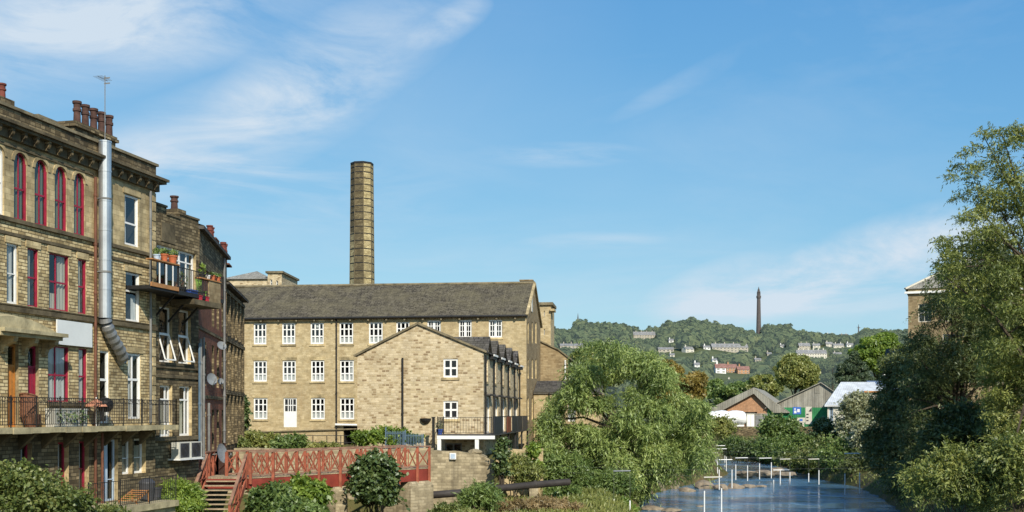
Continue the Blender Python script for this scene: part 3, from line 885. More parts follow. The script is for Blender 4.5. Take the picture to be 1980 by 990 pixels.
def bush(name, label, cat, c, r, k, n, size, aspect, mat, group=None, frac=(0.25, 0.45), droop=0.0, outward=0.6, seed=None, ground=None, stems=True, shell=0.45):
    """low shrub: foliage and stems as parts"""
    rng = np.random.default_rng(seed if seed is not None else sum(map(ord, label)))
    base = (c[0], c[1], ground if ground is not None else c[2] - r[2])
    root = thing(name, label, cat, base, group)
    cl = crown_clumps(c, r, k, frac, rng, 0.5, -0.5, 0.9)
    k2 = max(4, k // 2)
    d = rng.normal(size=(k2, 3)); d /= np.linalg.norm(d, axis=1)[:, None]; d[:, 2] = np.abs(d[:, 2]) - .25
    q = np.array(c) + d * np.array(r) * (.85 + .3 * rng.random((k2, 1)))
    m_ = min(r) * (.1 + .12 * rng.random((k2, 1)))
    cl = np.concatenate([cl, np.concatenate([q, m_, m_, m_ * (1 + rng.random((k2, 1)))], 1)])
    V, F = leaf_arrays(cl, int(n * .6), size, aspect, droop, outward, rng, shell)
    V2, F2 = strand_arrays(cl, n // 18, .45 * min(r) + .12, 9, size, aspect, rng, .55, .5, .55)
    V = np.concatenate([V, V2]); F = np.arange(len(V)).reshape(-1, 4)
    leaf_obj('foliage', V, F, mat, root)
    if stems:
        mb = MB()
        for i in range(7):
            e = cl[rng.integers(len(cl))][:3]
            b = Vector(base) + Vector((rng.normal() * r[0] * .2, rng.normal() * r[1] * .2, -0.1))
            mb.tube([b, (b + Vector(e)) / 2 + Vector((0, 0, .2)), e], [0.035, 0.025, 0.01], 5)
        mb.build('stem', 'bark', root)
    return root
# ================================================================== buildings
def shell(mb, fr, t0, t1, z0, z1, dep, o=0.0, mi=0, roof=None, left=True, right=True):
    p = fr.pt
    if right: mb.face([p(t1, o, z0), p(t1, o - dep, z0), p(t1, o - dep, z1), p(t1, o, z1)], mi)
    if left: mb.face([p(t0, o - dep, z0), p(t0, o, z0), p(t0, o, z1), p(t0, o - dep, z1)], mi)
    mb.face([p(t1, o - dep, z0), p(t0, o - dep, z0), p(t0, o - dep, z1), p(t1, o - dep, z1)], mi)
    if roof is not None:
        mb.face([p(t0, o, z1), p(t1, o, z1), p(t1, o - dep, z1), p(t0, o - dep, z1)], roof)

def pot_profile(r, h):
    return [(r * 1.0, 0), (r * 1.0, h * .08), (r * .82, h * .12), (r * .74, h * .55), (r * .95, h * .58), (r * .95, h * .68), (r * .76, h * .72), (r * .8, h * .88), (r * 1.02, h * .9), (r * 1.02, h), (r * .6, h)]

F1 = Fr(-14.44, 45.0, 0.237, 1.0)

def victorian_building():
    root = thing('victorian_building', 'tall soot stained golden stone building with arched crimson windows and heavy cornice', 'building', F1.pt(-6, -4, -3.6))
    T0 = -16.0
    t = F1.tp
    main, low = [], []
    W = []   # (opening, kwargs)
    def op(x0, x1, z0, z1, arch=False, **k):
        q = (t(x0), t(x1), z0, z1, arch)
        main.append(q); W.append((q, k))
    cr = dict(fmat='crimson', fw=0.04, bw=0.03, jamb=True)
    op(-16, 8, 6.45, 8.68, True, fmat='white', cols=(), rows=(0.48,), curtain=[(0, .6, 0, 1)])
    for i, (a, b) in enumerate(((27, 52), (67, 92), (106, 129), (143, 164))):
        op(a, b, 6.45, 8.68, True, cols=(0.5,), rows=((0.46, 0.06),), curtain=[(0.2, 1, 0, 1)], cmat='curtain_green', **cr)
    op(13, 35, 3.62, 5.6, cols=(), rows=(0.5,), curtain=[(0, .75, 0, 1)], cmat='curtain', fmat='white')
    op(53, 74, 3.62, 5.58, cols=(), rows=((0.5, 0.06),), curtain=[(0, .7, 0, 1)], cmat='curtain_cream', **cr)
    op(95, 133, 3.62, 5.58, cols=((0.42, 0.05),), rows=((0.5, 0.06),), curtain=[(0.62, 1, 0, 1), (0.05, .6, 0, .3)], cmat='curtain_cream', **cr)
    op(151, 167, 3.62, 5.58, cols=(), rows=((0.5, 0.06),), curtain=[(0, .8, 0, 1)], cmat='curtain_cream', **cr)
    op(93, 133, 0.42, 2.36, cols=((0.42, 0.05),), rows=((0.48, 0.06),), curtain=[(0, 1, 0, 1)], **cr)
    op(152, 168, 0.42, 2.36, cols=(), rows=((0.48, 0.06),), curtain=[(0, 1, 0, 1)], **cr)
    wh = dict(fmat='white', fw=0.08, jamb=True)
    op(241, 268, 6.55, 8.5, cols=(), rows=((0.44, 0.07),), curtain=[(0.0, .3, 0, 1)], **wh)
    op(243, 270, 3.6, 5.5, cols=(), rows=((0.62, 0.07),), curtain=[(0.65, 1, 0, .5)], **wh)
    op(193, 211, -0.36, 2.36, cols=(), rows=((0.6, 0.09),), **wh)
    op(247, 272, -0.2, 2.36, cols=((0.45, 0.08),), rows=((0.6, 0.09),), curtain=[(0.1, .4, 0, .9)], **wh)
    doors = [((t(15), t(36), -0.44, 2.3), 'orange_door', 'orange'), ((t(54), t(75), -0.44, 2.3), 'crimson', 'crimson')]
    mb = MB()
    wall(mb, F1, T0, 0, -0.66, 6.36, [q for q in main if q[2] < 6.3] + [d[0] for d in doors], mi=0, ri=1, depth=0.14)
    wall(mb, F1, T0, 0, 6.36, 9.0, [q for q in main if q[2] > 6.3], mi=1, ri=1, depth=0.14)
    lowops = [(t(40), t(62), -3.0, -1.0), (t(112), t(133), -3.0, -1.0), (t(153), t(172), -3.0, -1.0),
              (t(196), t(228), -3.3, -0.98), (t(236), t(256), -2.35, -0.98), (t(259), t(282), -2.35, -0.98)]
    wall(mb, F1, T0, 0, -3.7, -0.66, lowops, mi=3, ri=1, depth=0.25)  # balcony's shade put into the colour by the darker stone
    shell(mb, F1, T0, 0, -3.7, 9.0, 9.0)
    # quoins at the right corner, dressed band under the arches, sill courses
    for k in range(24):
        z = -0.4 + k * 0.39
        mb.box(F1, -0.36 if k % 2 else -0.22, 0.02, 0.0, 0.025, z, z + 0.34, 1)
    for z0, z1, d, a, b in ((6.3, 6.43, 0.1, T0, 0.03), (3.36, 3.52, 0.1, T0, 0.03), (3.56, 3.6, 0.06, T0, 0.03), (5.85, 5.95, 0.05, T0, 0.0), (8.75, 8.83, 0.06, T0, t(180)),
                            (2.46, 2.6, 0.07, t(93), t(170)), (0.28, 0.4, 0.09, t(90), t(170))):
        mb.box(F1, a, b, 0.0, d, z0, z1, 2)
    # stone heads over the square windows
    for x0, x1 in ((13, 35), (53, 74), (95, 133), (151, 167)):
        mb.box(F1, t(x0) - .1, t(x1) + .1, 0.0, 0.035, 5.6, 5.82, 1)
    for x0, x1, z in ((241, 268, 8.52), (243, 270, 5.52), (247, 272, 2.38)):
        mb.box(F1, t(x0) - .12, t(x1) + .12, 0.0, 0.04, z, z + .22, 1)
    # arch rings of dressed stone, proud of the wall
    for x0, x1 in ((27, 52), (67, 92), (106, 129), (143, 164), (-16, 8)):
        a, b = t(x0), t(x1); r = (b - a) / 2; m = (a + b) / 2; zc = 8.68 - r
        K = 9
        for k in range(K):
            w0, w1 = math.pi * k / K, math.pi * (k + 1) / K
            q = [(m + rr * math.cos(w), zc + rr * math.sin(w)) for w, rr in ((w0, r), (w0, r + .13), (w1, r + .13), (w1, r))]
            mb.face([F1.pt(x, 0.03, z) for x, z in q], 1)
            mb.face([F1.pt(q[1][0], 0.03, q[1][1]), F1.pt(q[1][0], 0, q[1][1]), F1.pt(q[2][0], 0, q[2][1]), F1.pt(q[2][0], 0.03, q[2][1])], 1)
    mb.build('wall', ['stone_gold', 'stone_dress', 'cornice', 'stone_grime_shade'], root)
    # parapet above the cornice
    mb = MB()
    mb.box(F1, T0, 0.0, -0.35, 0.04, 9.5, 10.0, 0)
    mb.build('parapet', 'stone_grime_shade', root)
    mb = MB()
    mb.box(F1, T0, 0.08, -0.42, 0.12, 10.0, 10.1, 0)
    mb.build('coping', 'coping', root)
    mb = MB()
    for z0, z1, d in ((8.98, 9.298, 0.14), (9.3, 9.4, 0.36), (9.4, 9.5, 0.45)):
        mb.box(F1, T0, d * 0.75, -0.1, d, z0, z1 - 0.002)
    mb.build('cornice', 'cornice', root)
    k = -15.8
    while k < -0.2:
        mb = MB()
        a, b = k - 0.06, k + 0.06
        pr = [(0.142, 8.98), (0.19, 8.99), (0.22, 9.05), (0.3, 9.12), (0.32, 9.297), (0.142, 9.297)]
        for s, tt in ((0, a), (1, b)):
            pts = [F1.pt(tt, o, z) for o, z in pr]
            mb.face(pts if s else pts[::-1])
        for (o0, z0), (o1, z1) in zip(pr[:-1], pr[1:]):
            mb.face([F1.pt(a, o0, z0), F1.pt(b, o0, z0), F1.pt(b, o1, z1), F1.pt(a, o1, z1)])
        mb.build('bracket', 'stone_grime_shade', root)
        k += 0.62
    mb = MB()
    mb.face([F1.pt(T0, -0.35, 9.6), F1.pt(0, -0.35, 9.6), F1.pt(0, -4.6, 10.1), F1.pt(T0, -4.6, 10.1)])
    mb.face([F1.pt(T0, -4.6, 10.1), F1.pt(0, -4.6, 10.1), F1.pt(0, -9, 9.0), F1.pt(T0, -9, 9.0)])
    mb.build('roof', 'slate_dark', root)
    for q, kw in W:
        window(root, F1, *q[:4], arch=q[4], o=-.06, **kw)
    for i, q in enumerate(lowops):
        if i < 3:
            window(root, F1, *q, o=-0.18, fmat='crimson', cols=(), rows=(0.5,), curtain=[(0.2, .7, 0, 1)])
        elif i == 3:
            window(root, F1, *q, o=-0.15, fmat='lightblue', cols=((0.5, 0.2),), rows=(0.35,), curtain=[(0, .4, 0, .9)])
        else:
            window(root, F1, *q, o=-0.18, fmat='white', fw=0.08, cols=(), rows=(0.45,), curtain=[(0.4, .95, 0, .8)], cmat='curtain_cream')
    for q, m, nm in doors:
        a, b, c, d = q
        mb = MB()
        o = -0.14
        mb.box(F1, a + .01, a + .07, o - .06, o + .02, c, d - .005); mb.box(F1, b - .07, b - .01, o - .06, o + .02, c, d - .005)
        mb.box(F1, a + .07, b - .07, o - .06, o + .02, d - .08, d - .005); mb.box(F1, a + .07, b - .07, o - .06, o + .02, d - .76, d - .68)
        mb.box(F1, a + .07, b - .07, o - .05, o - .01, c, d - .76)
        w = (b - a - .14)
        for u in (0.08, 0.56):
            for z0, z1 in ((.15, .8), (.95, 1.8)):
                mb.box(F1, a + .07 + w * u, a + .07 + w * (u + .36), o - .01, o + .012, c + z0, c + z1)
        dd = mb.build('door', m, root)
        dd['label'] = '%s panelled door under the stone canopy' % nm
        g = MB(); g.face([F1.pt(a + .05, o - .03, d - .7), F1.pt(b - .05, o - .03, d - .7), F1.pt(b - .05, o - .03, d - .06), F1.pt(a + .05, o - .03, d - .06)])
        g.face([F1.pt(a + .0, o - .3, d - .75), F1.pt(b - .0, o - .3, d - .75), F1.pt(b - .0, o - .3, d - .0), F1.pt(a + .0, o - .3, d - .0)], 1)
        g.build('fanlight', ['glass', 'interior'], dd)
        h = MB(); h.tube([F1.pt(a + .14, o, c + 1.05), F1.pt(a + .14, o + .06, c + 1.05)], 0.03, 8); h.build('handle', 'black', dd)
    # canopy with shallow curved head over the two doors
    mb = MB()
    a, b = t(-30), t(92)
    mb.box(F1, a, b + .1, 0.003, 0.75, 2.62, 2.74); mb.box(F1, a, b, 0.003, 0.6, 2.5, 2.618)
    K = 10
    for k in range(K):
        u0, u1 = k / K, (k + 1) / K
        z0, z1 = 2.743 + .42 * math.sin(math.pi * (0.3 + .7 * u0)) , 2.743 + .42 * math.sin(math.pi * (0.3 + .7 * u1))
        s0, s1 = a + (b - a) * u0, a + (b - a) * u1
        p = F1.pt
        mb.face([p(s0, .45, 2.741), p(s1, .45, 2.741), p(s1, .45, z1), p(s0, .45, z0)])
        mb.face([p(s0, .45, z0), p(s1, .45, z1), p(s1, .003, z1 + .1), p(s0, .003, z0 + .1)])
    cp = mb.build('canopy', 'slab', root)
    for x in (4, 45, 84):
        m2 = MB()
        tt = t(x)
        pr = [(0.003, 1.95), (0.1, 2.0), (0.18, 2.2), (0.5, 2.34), (0.55, 2.497), (0.003, 2.497)]
        for s, q in ((0, tt - .09), (1, tt + .09)):
            pts = [F1.pt(q, o, z) for o, z in pr]; m2.face(pts if s else pts[::-1])
        for (o0, z0), (o1, z1) in zip(pr[:-1], pr[1:]):
            m2.face([F1.pt(tt - .09, o0, z0), F1.pt(tt + .09, o0, z0), F1.pt(tt + .09, o1, z1), F1.pt(tt - .09, o1, z1)])
        m2.build('corbel', 'stone_dress', cp)
    # balcony slab carried on stone brackets, with ornamental railing
    BP = .85
    tb = F1.tp(345, BP)
    mb = MB()
    s = T0
    while s < tb - .01:
        e = min(s + 0.9, tb)
        mb.box(F1, s, e - .012, 0.004 if e <= 0 else 0.0, BP + .02 * math.sin(s * 9), -0.64 - .012 * math.sin(s * 5), -0.45)
        s += 0.9
    bal = mb.build('balcony', 'slab', root)
    mb = MB()
    railing(mb, [F1.pt(T0, BP - .07, -0.45), F1.pt(tb - .06, BP - .07, -0.45), F1.pt(tb - .06, 0.05, -0.45)], 0.98, sp=0.11, post=1.3, r=0.009, rr=0.018, deco=True)
    q = T0
    while q < tb - .4:      # scrolls between the two top rails
        pts = [F1.pt(q + .2 + .1 * math.cos(w), BP - .07, 0.46 + .08 * math.sin(w)) for w in [i * math.pi / 4 for i in range(8)]]
        mb.tube(pts, 0.01, 4); q += 0.26
    mb.build('railing', 'black', bal)
    for i in range(14):
        m2 = MB(); tt = -15.5 + i * 1.2
        if tt > -0.1: break
        m2.face([F1.pt(tt - .08, .003, -1.2), F1.pt(tt + .08, .003, -1.2), F1.pt(tt + .08, .65, -.66), F1.pt(tt - .08, .65, -.66)])
        m2.face([F1.pt(tt + .08, .003, -1.2), F1.pt(tt + .08, .003, -.66), F1.pt(tt + .08, .65, -.66)])
        m2.face([F1.pt(tt - .08, .003, -.66), F1.pt(tt - .08, .003, -1.2), F1.pt(tt - .08, .65, -.66)])
        m2.build('bracket', 'cornice', bal)
    downpipe(root, F1, t(180), -3.4, 8.7, 'rust_pipe', 0.055, 0.1)
    downpipe(root, F1, t(286), -0.4, 8.9, 'grey_pipe', 0.05, 0.12)
    downpipe(root, F1, t(184), -3.4, -0.7, 'rust_pipe', 0.05, 0.3)
    # roof stack with five tall pots
    st = MB()
    a, b = F1.tp(143, -1.6), F1.tp(219, -1.6)
    zt = F1.zp(200, 258, -1.6)
    st.box(F1, a - .1, b, -2.2, -1.5, 9.6, zt - .22); st.box(F1, a - .2, b + .1, -2.3, -1.4, zt - .22, zt - .1); st.box(F1, a - .12, b + .05, -2.25, -1.45, zt - .1, zt)
    sk = st.build('chimney', 'stone_grime_shade', root)
    for px in (149, 165, 181, 196, 211):
        c = F1.pt(F1.tp(px, -1.85), -1.85, zt)
        m2 = MB(); m2.lathe(c, pot_profile(0.17, 0.92), 14); m2.build('chimney_pot', 'dark_pot', sk)
    st = MB()
    tt = F1.tp(4, -1.2)
    st.box(F1, tt - 1.6, tt + .25, -1.6, -0.9, 9.6, F1.zp(4, 193, -1.2)); sk = st.build('chimney', 'stone_grime_shade', root)
    m2 = MB(); m2.lathe(F1.pt(tt, -1.2, F1.zp(4, 193, -1.2)), pot_profile(0.14, 0.55), 12); m2.build('chimney_pot', 'red_pot', sk)
    m2 = MB(); m2.box(F1, F1.tp(66, -.9), F1.tp(93, -.9), -1.5, -0.7, 9.7, 10.4); m2.box(F1, F1.tp(60, -.9), F1.tp(97, -.9), -1.6, -.6, 10.4, 10.47)
    m2.build('roof_hatch', 'coping', root)

    # things on and by it
    mb = MB()
    o = 0.3
    ft = F1.tp(203, o)
    z = F1.zp(203, 615, o)
    ztop = F1.zp(203, 273, o)
    n = 6
    zz = [z + (ztop - z) * i / n for i in range(n + 1)]
    fl = thing('extraction_flue', 'fat shiny galvanised flue pipe rising up the golden facade', 'flue', F1.pt(ft, o, z - 2.2))
    for a, b in zip(zz[:-1], zz[1:]):
        mb.tube([F1.pt(ft, o, a), F1.pt(ft, o, b - .03)], 0.225, 20)
        mb.tube([F1.pt(ft, o, b - .06), F1.pt(ft, o, b)], 0.238, 20)
    mb.build('duct', 'galv', fl, smooth=False)
    mb = MB()
    te = F1.tp(243, 0.3); ze = F1.zp(243, 693, 0.3)
    pts = []
    for i in range(15):
        u = i / 14
        pts.append(F1.pt(ft + (te - ft) * u ** 1.25, o + (0.2 - o) * max(0, u - .75) * 4, z + (ze - z) * (u ** .9)))
    rad = [0.235 if i % 2 else 0.2 for i in range(15)]
    mb.tube(pts, rad, 16)
    mb.tube([pts[-1], F1.pt(te + .02, 0.0, ze - .1)], 0.19, 12)
    mb.build('flexible_hose', 'flex', fl)
    for py in (387, 528):
        mb = MB(); zb = F1.zp(203, py, o)
        mb.tube([F1.pt(ft, o, zb), F1.pt(ft, o, zb + .07)], 0.25, 20); mb.bar(F1.pt(ft - .24, .0, zb + .03), F1.pt(ft - .24, o, zb + .03), .03); mb.bar(F1.pt(ft + .24, .0, zb + .03), F1.pt(ft + .24, o, zb + .03), .03)
        mb.build('bracket', 'grey_pipe', fl)
    ar = thing('tv_aerial', 'thin tall television aerial mast above the shiny flue', 'aerial', F1.pt(ft, 0.3, ztop - .8))
    mb = MB(); za = F1.zp(203, 146, 0.3)
    mb.tube([F1.pt(ft, 0.3, ztop - .8), F1.pt(ft, 0.3, za)], 0.016, 6)
    mb.build('mast', 'grey_pipe', ar)
    mb = MB()
    for k in range(7):
        q = -0.3 + k * .1
        mb.tube([F1.pt(ft + q, 0.0, za - .1), F1.pt(ft + q, 0.4, za - .1)], 0.006, 4)
    mb.tube([F1.pt(ft - .32, .2, za - .1), F1.pt(ft + .32, .2, za - .1)], 0.01, 4)
    for k in (-1, 1):
        mb.bar(F1.pt(ft + .28, .2 - .12, za - .1 + k * .1), F1.pt(ft + .28, .2 + .12, za - .1 + k * .1), .012, .05)
    mb.build('antenna', 'grey_pipe', ar)
    mb = MB()
    mb.box(F1, t(104), t(172), 0.09, 0.14, 2.42, 3.28)
    mb.box(F1, t(108), t(168), 0.0, 0.09, 2.6, 2.65); mb.box(F1, t(108), t(168), 0.0, 0.09, 3.05, 3.1)
    o_ = mb.build('sign_board', 'sign')
    tag(o_, 'blank white board fixed above the crimson framed ground windows', 'sign')
    return root

F2 = Fr(*F1.pt(0.012, -0.3, 0)[:2], 0.237, 1.0)
def recessed_building():
    root = thing('stepped_building', 'narrow dark stone building with stepped parapet and glazed top balcony', 'building', F2.pt(1.7, -3, -3.7))
    t = F2.tp
    T1 = t(384)
    ops = [(t(303), t(379), 5.15, 7.0), (t(308), t(333), 2.15, 4.45), (t(345), t(369), 2.15, 4.45), (t(309), t(333), -0.95, 1.2), (t(347), t(371), -0.95, 1.2)]
    mb = MB()
    zs = [(0, t(322), 8.6), (t(322), t(347), 8.3), (t(347), T1, 8.5)]
    wall(mb, F2, 0, T1, -3.7, 8.0, ops, mi=0, ri=1)
    for a, b, z in zs:
        mb.box(F2, a + .001, b - .001, -0.35, 0.0, 8.0, z, 0)
        mb.box(F2, a - .02, b + .02, -0.4, 0.05, z, z + .08, 2)
    shell(mb, F2, 0, T1, -3.7, 8.0, 9.0, roof=2)
    for z in (1.5, 1.9):
        mb.box(F2, 0, T1, 0, 0.07, z, z + .12, 2)
    mb.box(F2, 0, T1, 0, 0.12, -1.12, -0.97, 2)
    mb.box(F2, t(306), t(372), 0, 0.1, 2.03, 2.14, 2)
    mb.build('wall', ['stone_grime_shade', 'stone_dress', 'cornice'], root)
    mb = MB(); mb.box(F2, t(311), t(338), 0.003, 0.03, 7.15, 7.95); mb.build('render_patch', 'cornice', root)
    window(root, F2, *ops[0], cols=((0.16, .06), (0.32, .1), (0.49, .05), (0.64, .12), (0.82, .08)), rows=((0.75, .06),), fw=0.09, bw=0.06, curtain=[(0.86, .97, 0, .7)], cmat='curtain_cream')
    for q in ops[1:3]:
        wn = window(root, F2, *q, cols=(), rows=((0.52, .07),), fw=0.07)
        a, b, c, d = q
        m2 = MB()        # top hung sash propped open
        p = F2.pt
        zt_, zb_ = c + (d - c) * .5, c + .1
        for u0, u1 in ((a + .06, a + .13), (b - .13, b - .06)):
            m2.bar(p((u0 + u1) / 2, -.1, zt_), p((u0 + u1) / 2, .22, zb_), .05, .05)
        m2.bar(p(a + .1, .22, zb_), p(b - .1, .22, zb_), .06)
        m2.bar(p(a + .1, -.1, zt_), p(b - .1, -.1, zt_), .06)
        m2.build('open_sash', 'white', wn)
    for q in ops[3:]:
        window(root, F2, *q, cols=((0.68, .09),), rows=((0.72, .07),), fw=0.09, curtain=[(0.35, .66, 0, .7)], cmat='curtain_cream')
    # upper balcony
    zf = 5.05
    tb0, tb1 = F2.tp(293, 1.25), F2.tp(346, 1.25)
    mb = MB()
    mb.box(F2, tb0, T1 - .05, 0.003, 1.2, zf - .2, zf - .06)
    mb.box(F2, tb0, tb1, 1.2, 1.25, zf - .1, zf + .06, 1)
    mb.box(F2, tb1 + .01, T1 - .05, 1.2, 1.25, zf - .22, zf - .06, 0)
    for tt in (0.3, 1.5, 2.7):
        mb.bar(F2.pt(tt, 0.0, zf - 1.2), F2.pt(tt, 1.0, zf - .2), .07)
    bal = mb.build('balcony', ['black', 'wood_orange'], root)
    mb = MB()
    mb.box(F2, tb0, tb1, 1.0, 1.3, 5.98, 6.03)
    for q in (tb0 + .03, (tb0 + tb1) / 2, tb1 - .03):
        mb.box(F2, q - .02, q + .02, 1.2, 1.24, zf + .06, 5.98, 1)
    mb.build('shelf', ['wood_orange', 'black'], bal)
    mb = MB(); railing(mb, [F2.pt(tb1 + .05, 1.22, zf - .06), F2.pt(T1 - .05, 1.22, zf - .06)], 0.95, sp=.14)
    mb.build('railing', 'black', bal)
    # the second, lower platform to the right, with its solid end
    mb = MB()
    a, b = F2.tp(372, 1.2), F2.tp(424, 1.2)
    mb.box(F2, a, b, 0.2, 1.3, zf - .5, zf - .28)
    mb.build('platform', 'cornice', root)
    mb = MB(); mb.box(F2, F2.tp(402, 1.2), b, 1.2, 1.26, zf - .28, zf + .62); mb.build('screen', 'stone_brown_shaded', root)
    mb = MB(); mb.box(F2, F2.tp(386, 1.25), b, 1.0, 1.3, zf + .63, zf + .68); mb.build('shelf', 'wood_orange', root)
    # stack on the far corner
    mb = MB(); tt = t(377)
    zc = F2.zp(377, 420, -1)
    mb.box(F2, tt - .35, tt + .3, -1.4, -.6, 8.0, zc); sk = mb.build('chimney', 'stone_grime_shade', root)
    mb = MB(); mb.lathe(F2.pt(tt, -1.0, zc), pot_profile(.19, .62), 12); mb.build('chimney_pot', 'dark_pot', sk)
    # pipes at its end
    downpipe(root, F2, t(383), -2.0, 3.3, 'grey_pipe', 0.07, 0.12)
    downpipe(root, F2, t(380), -2.0, 3.1, 'blue_metal', 0.05, 0.14)
    return root

def potted(name, label, c, r, h, mat, leaf=None, lh=0.3, group=None):
    root = thing(name, label, 'plant pot', c, group)
    mb = MB(); mb.lathe(c, [(r * .7, 0), (r * .95, h * .8), (r * 1.08, h * .82), (r * 1.08, h), (r * .9, h), (r * .88, h * .9), (.01, h * .9)], 14)
    mb.build('pot', mat, root)
    if leaf:
        V, F = leaf_arrays([[c[0], c[1], c[2] + h + lh * .45, r * 1.1, r * 1.1, lh * .6]], 90, .16, .3, -.3, .8, np.random.default_rng(len(label)))
        leaf_obj('foliage', V, F, leaf, root)
    return root

def balcony_things():
    z = 6.032
    potted('plant_pot', 'small pale blue pot at the left end of the upper balcony shelf', F2.pt(F2.tp(303, 1.15), 1.15, z), .14, .2, 'lightblue', 'leaf_mid', .25)
    potted('plant_pot', 'squarish terracotta pot in the middle of the upper balcony shelf', F2.pt(F2.tp(318, 1.15), 1.15, z), .15, .3, 'terracotta', 'leaf_mid', .22)
    potted('plant_pot', 'widest terracotta pot at the right end of the upper balcony shelf', F2.pt(F2.tp(334, 1.15), 1.15, z), .19, .32, 'terracotta', 'leaf_mid', .2)
    z = 5.05 + .682
    potted('plant_pot', 'leafy yellow green plant in a dark pot on the lower balcony shelf', F2.pt(F2.tp(391, 1.15), 1.15, z), .13, .16, 'black', 'leaf_bright', .45)
    potted('plant_pot', 'little white pot on the lower balcony shelf', F2.pt(F2.tp(402, 1.15), 1.15, z), .1, .18, 'white')
    potted('plant_pot', 'terracotta pot beside the white pot on the lower shelf', F2.pt(F2.tp(411, 1.15), 1.15, z), .13, .22, 'terracotta', 'leaf_mid', .12)
    potted('plant_pot', 'terracotta pot at the outer end of the lower shelf', F2.pt(F2.tp(421, 1.15), 1.15, z), .13, .2, 'terracotta', 'leaf_mid', .12)
    potted('plant_pot', 'bushy green plant standing on the upper balcony floor', F2.pt(F2.tp(352, .9), .9, 4.992), .18, .25, 'black', 'leaf_ivy', .6)
    mb = MB(); a = F2.tp(366, 1.1); b = F2.tp(379, 1.1)
    mb.box(F2, a, b, .7, 1.18, 4.992, 5.1); mb.box(F2, a - .02, b + .02, .68, 1.2, 5.1, 5.16)
    tag(mb.build('storage_box', 'blue'), 'blue lidded box on the upper balcony floor', 'box')
    # green chair on the lower platform
    ch = thing('garden_chair', 'lime green metal chair on the lower balcony platform', 'chair', F2.pt(F2.tp(394, .8), .8, 4.772))
    tc = F2.tp(394, .8)
    for u in (-.2, .2):
        for v in (.6, 1.0):
            mb = MB(); mb.bar(F2.pt(tc + u, v, 4.772), F2.pt(tc + u, v, 5.2), .035); mb.build('leg', 'green_paint', ch)
    mb = MB(); mb.box(F2, tc - .22, tc + .22, .58, 1.02, 5.2, 5.24); mb.build('seat', 'green_paint', ch)
    mb = MB()
    for u in (-.2, -.07, .07, .2): mb.bar(F2.pt(tc + u, .6, 5.24), F2.pt(tc + u, .55, 5.75), .035)
    mb.bar(F2.pt(tc - .22, .55, 5.75), F2.pt(tc + .22, .55, 5.75), .05); mb.build('backrest', 'green_paint', ch)
    for px in (386, 399):
        mb = MB(); tt = F2.tp(px, 1.2)
        mb.box(F2, tt - .12, tt + .12, 1.08, 1.26, 4.772, 4.93)
        mb.box(F2, tt - .14, tt + .14, 1.06, 1.28, 4.93, 4.96)
        tag(mb.build('planter_box', 'red_plastic'), 'small red trough on the edge of the lower platform', 'trough', 'red troughs on the lower platform')
    # air conditioners
    for i, (a, b, lab) in enumerate(((347, 368, 'left cream air conditioner box under the lower window'), (369, 390, 'right cream air conditioner box beside the blue pipe'))):
        ta, tb = F2.tp(a, .5), F2.tp(b, .5)
        ac = thing('air_conditioner', lab, 'air conditioner', F2.pt((ta + tb) / 2, .3, -1.95), 'outdoor air conditioning units')
        mb = MB(); mb.box(F2, ta, tb, .12, .5, -1.88, -1.2); mb.build('casing', 'ac_white', ac)
        mb = MB()
        c = F2.pt((ta + tb) / 2, .515, -1.54)
        for k in range(6):
            pts = [F2.pt((ta + tb) / 2 + (.06 + k * .045) * math.cos(w), .51, -1.54 + (.06 + k * .045) * math.sin(w)) for w in [j * math.pi / 8 for j in range(17)]]
            mb.tube(pts, .008, 4, caps=False)
        mb.build('fan_grille', 'black', ac)
        mb = MB(); mb.box(F2, ta + .08, tb - .08, .501, .506, -1.85, -1.24); mb.build('panel', 'grey_plastic', ac)
        mb = MB(); mb.box(F2, ta - .04, tb + .02, .0, .56, -1.95, -1.885); mb.build('bracket', 'white', ac)
    # things along the long balcony of the left building
    t = F1.tp
    wc = thing('wicker_chair', 'brown lattice high backed chair by the crimson door', 'chair', F1.pt(t(62, .42), .42, -.445))
    tc = t(62, .42)
    mb = MB()
    for k in range(9):
        w0 = -1.3 + k * 2.6 / 9; w1 = w0 + 2.6 / 9
        R_ = .34
        p0 = F1.pt(tc - R_ * math.cos(w0) + .1, .3 + R_ * math.sin(w0), 0); p1 = F1.pt(tc - R_ * math.cos(w1) + .1, .3 + R_ * math.sin(w1), 0)
        h0 = 1.12 * math.cos(w0 * .35); h1 = 1.12 * math.cos(w1 * .35)
        mb.face([(p0[0], p0[1], -.1), (p1[0], p1[1], -.1), (p1[0], p1[1], -.445 + h1), (p0[0], p0[1], -.445 + h0)])
        mb.tube([(p0[0], p0[1], -.445 + h0), (p1[0], p1[1], -.445 + h1)], .03, 6)
    mb.build('backrest', 'wicker', wc)
    mb = MB(); mb.lathe(F1.pt(tc, .4, -.445), [(.26, .1), (.3, .34), (.3, .42), (.1, .44)], 14); mb.build('seat', 'wicker', wc)
    mb = MB(); mb.lathe(F1.pt(tc, .4, -.445), [(.2, 0), (.22, .1), (.1, .1)], 14); mb.build('base', 'wicker', wc)
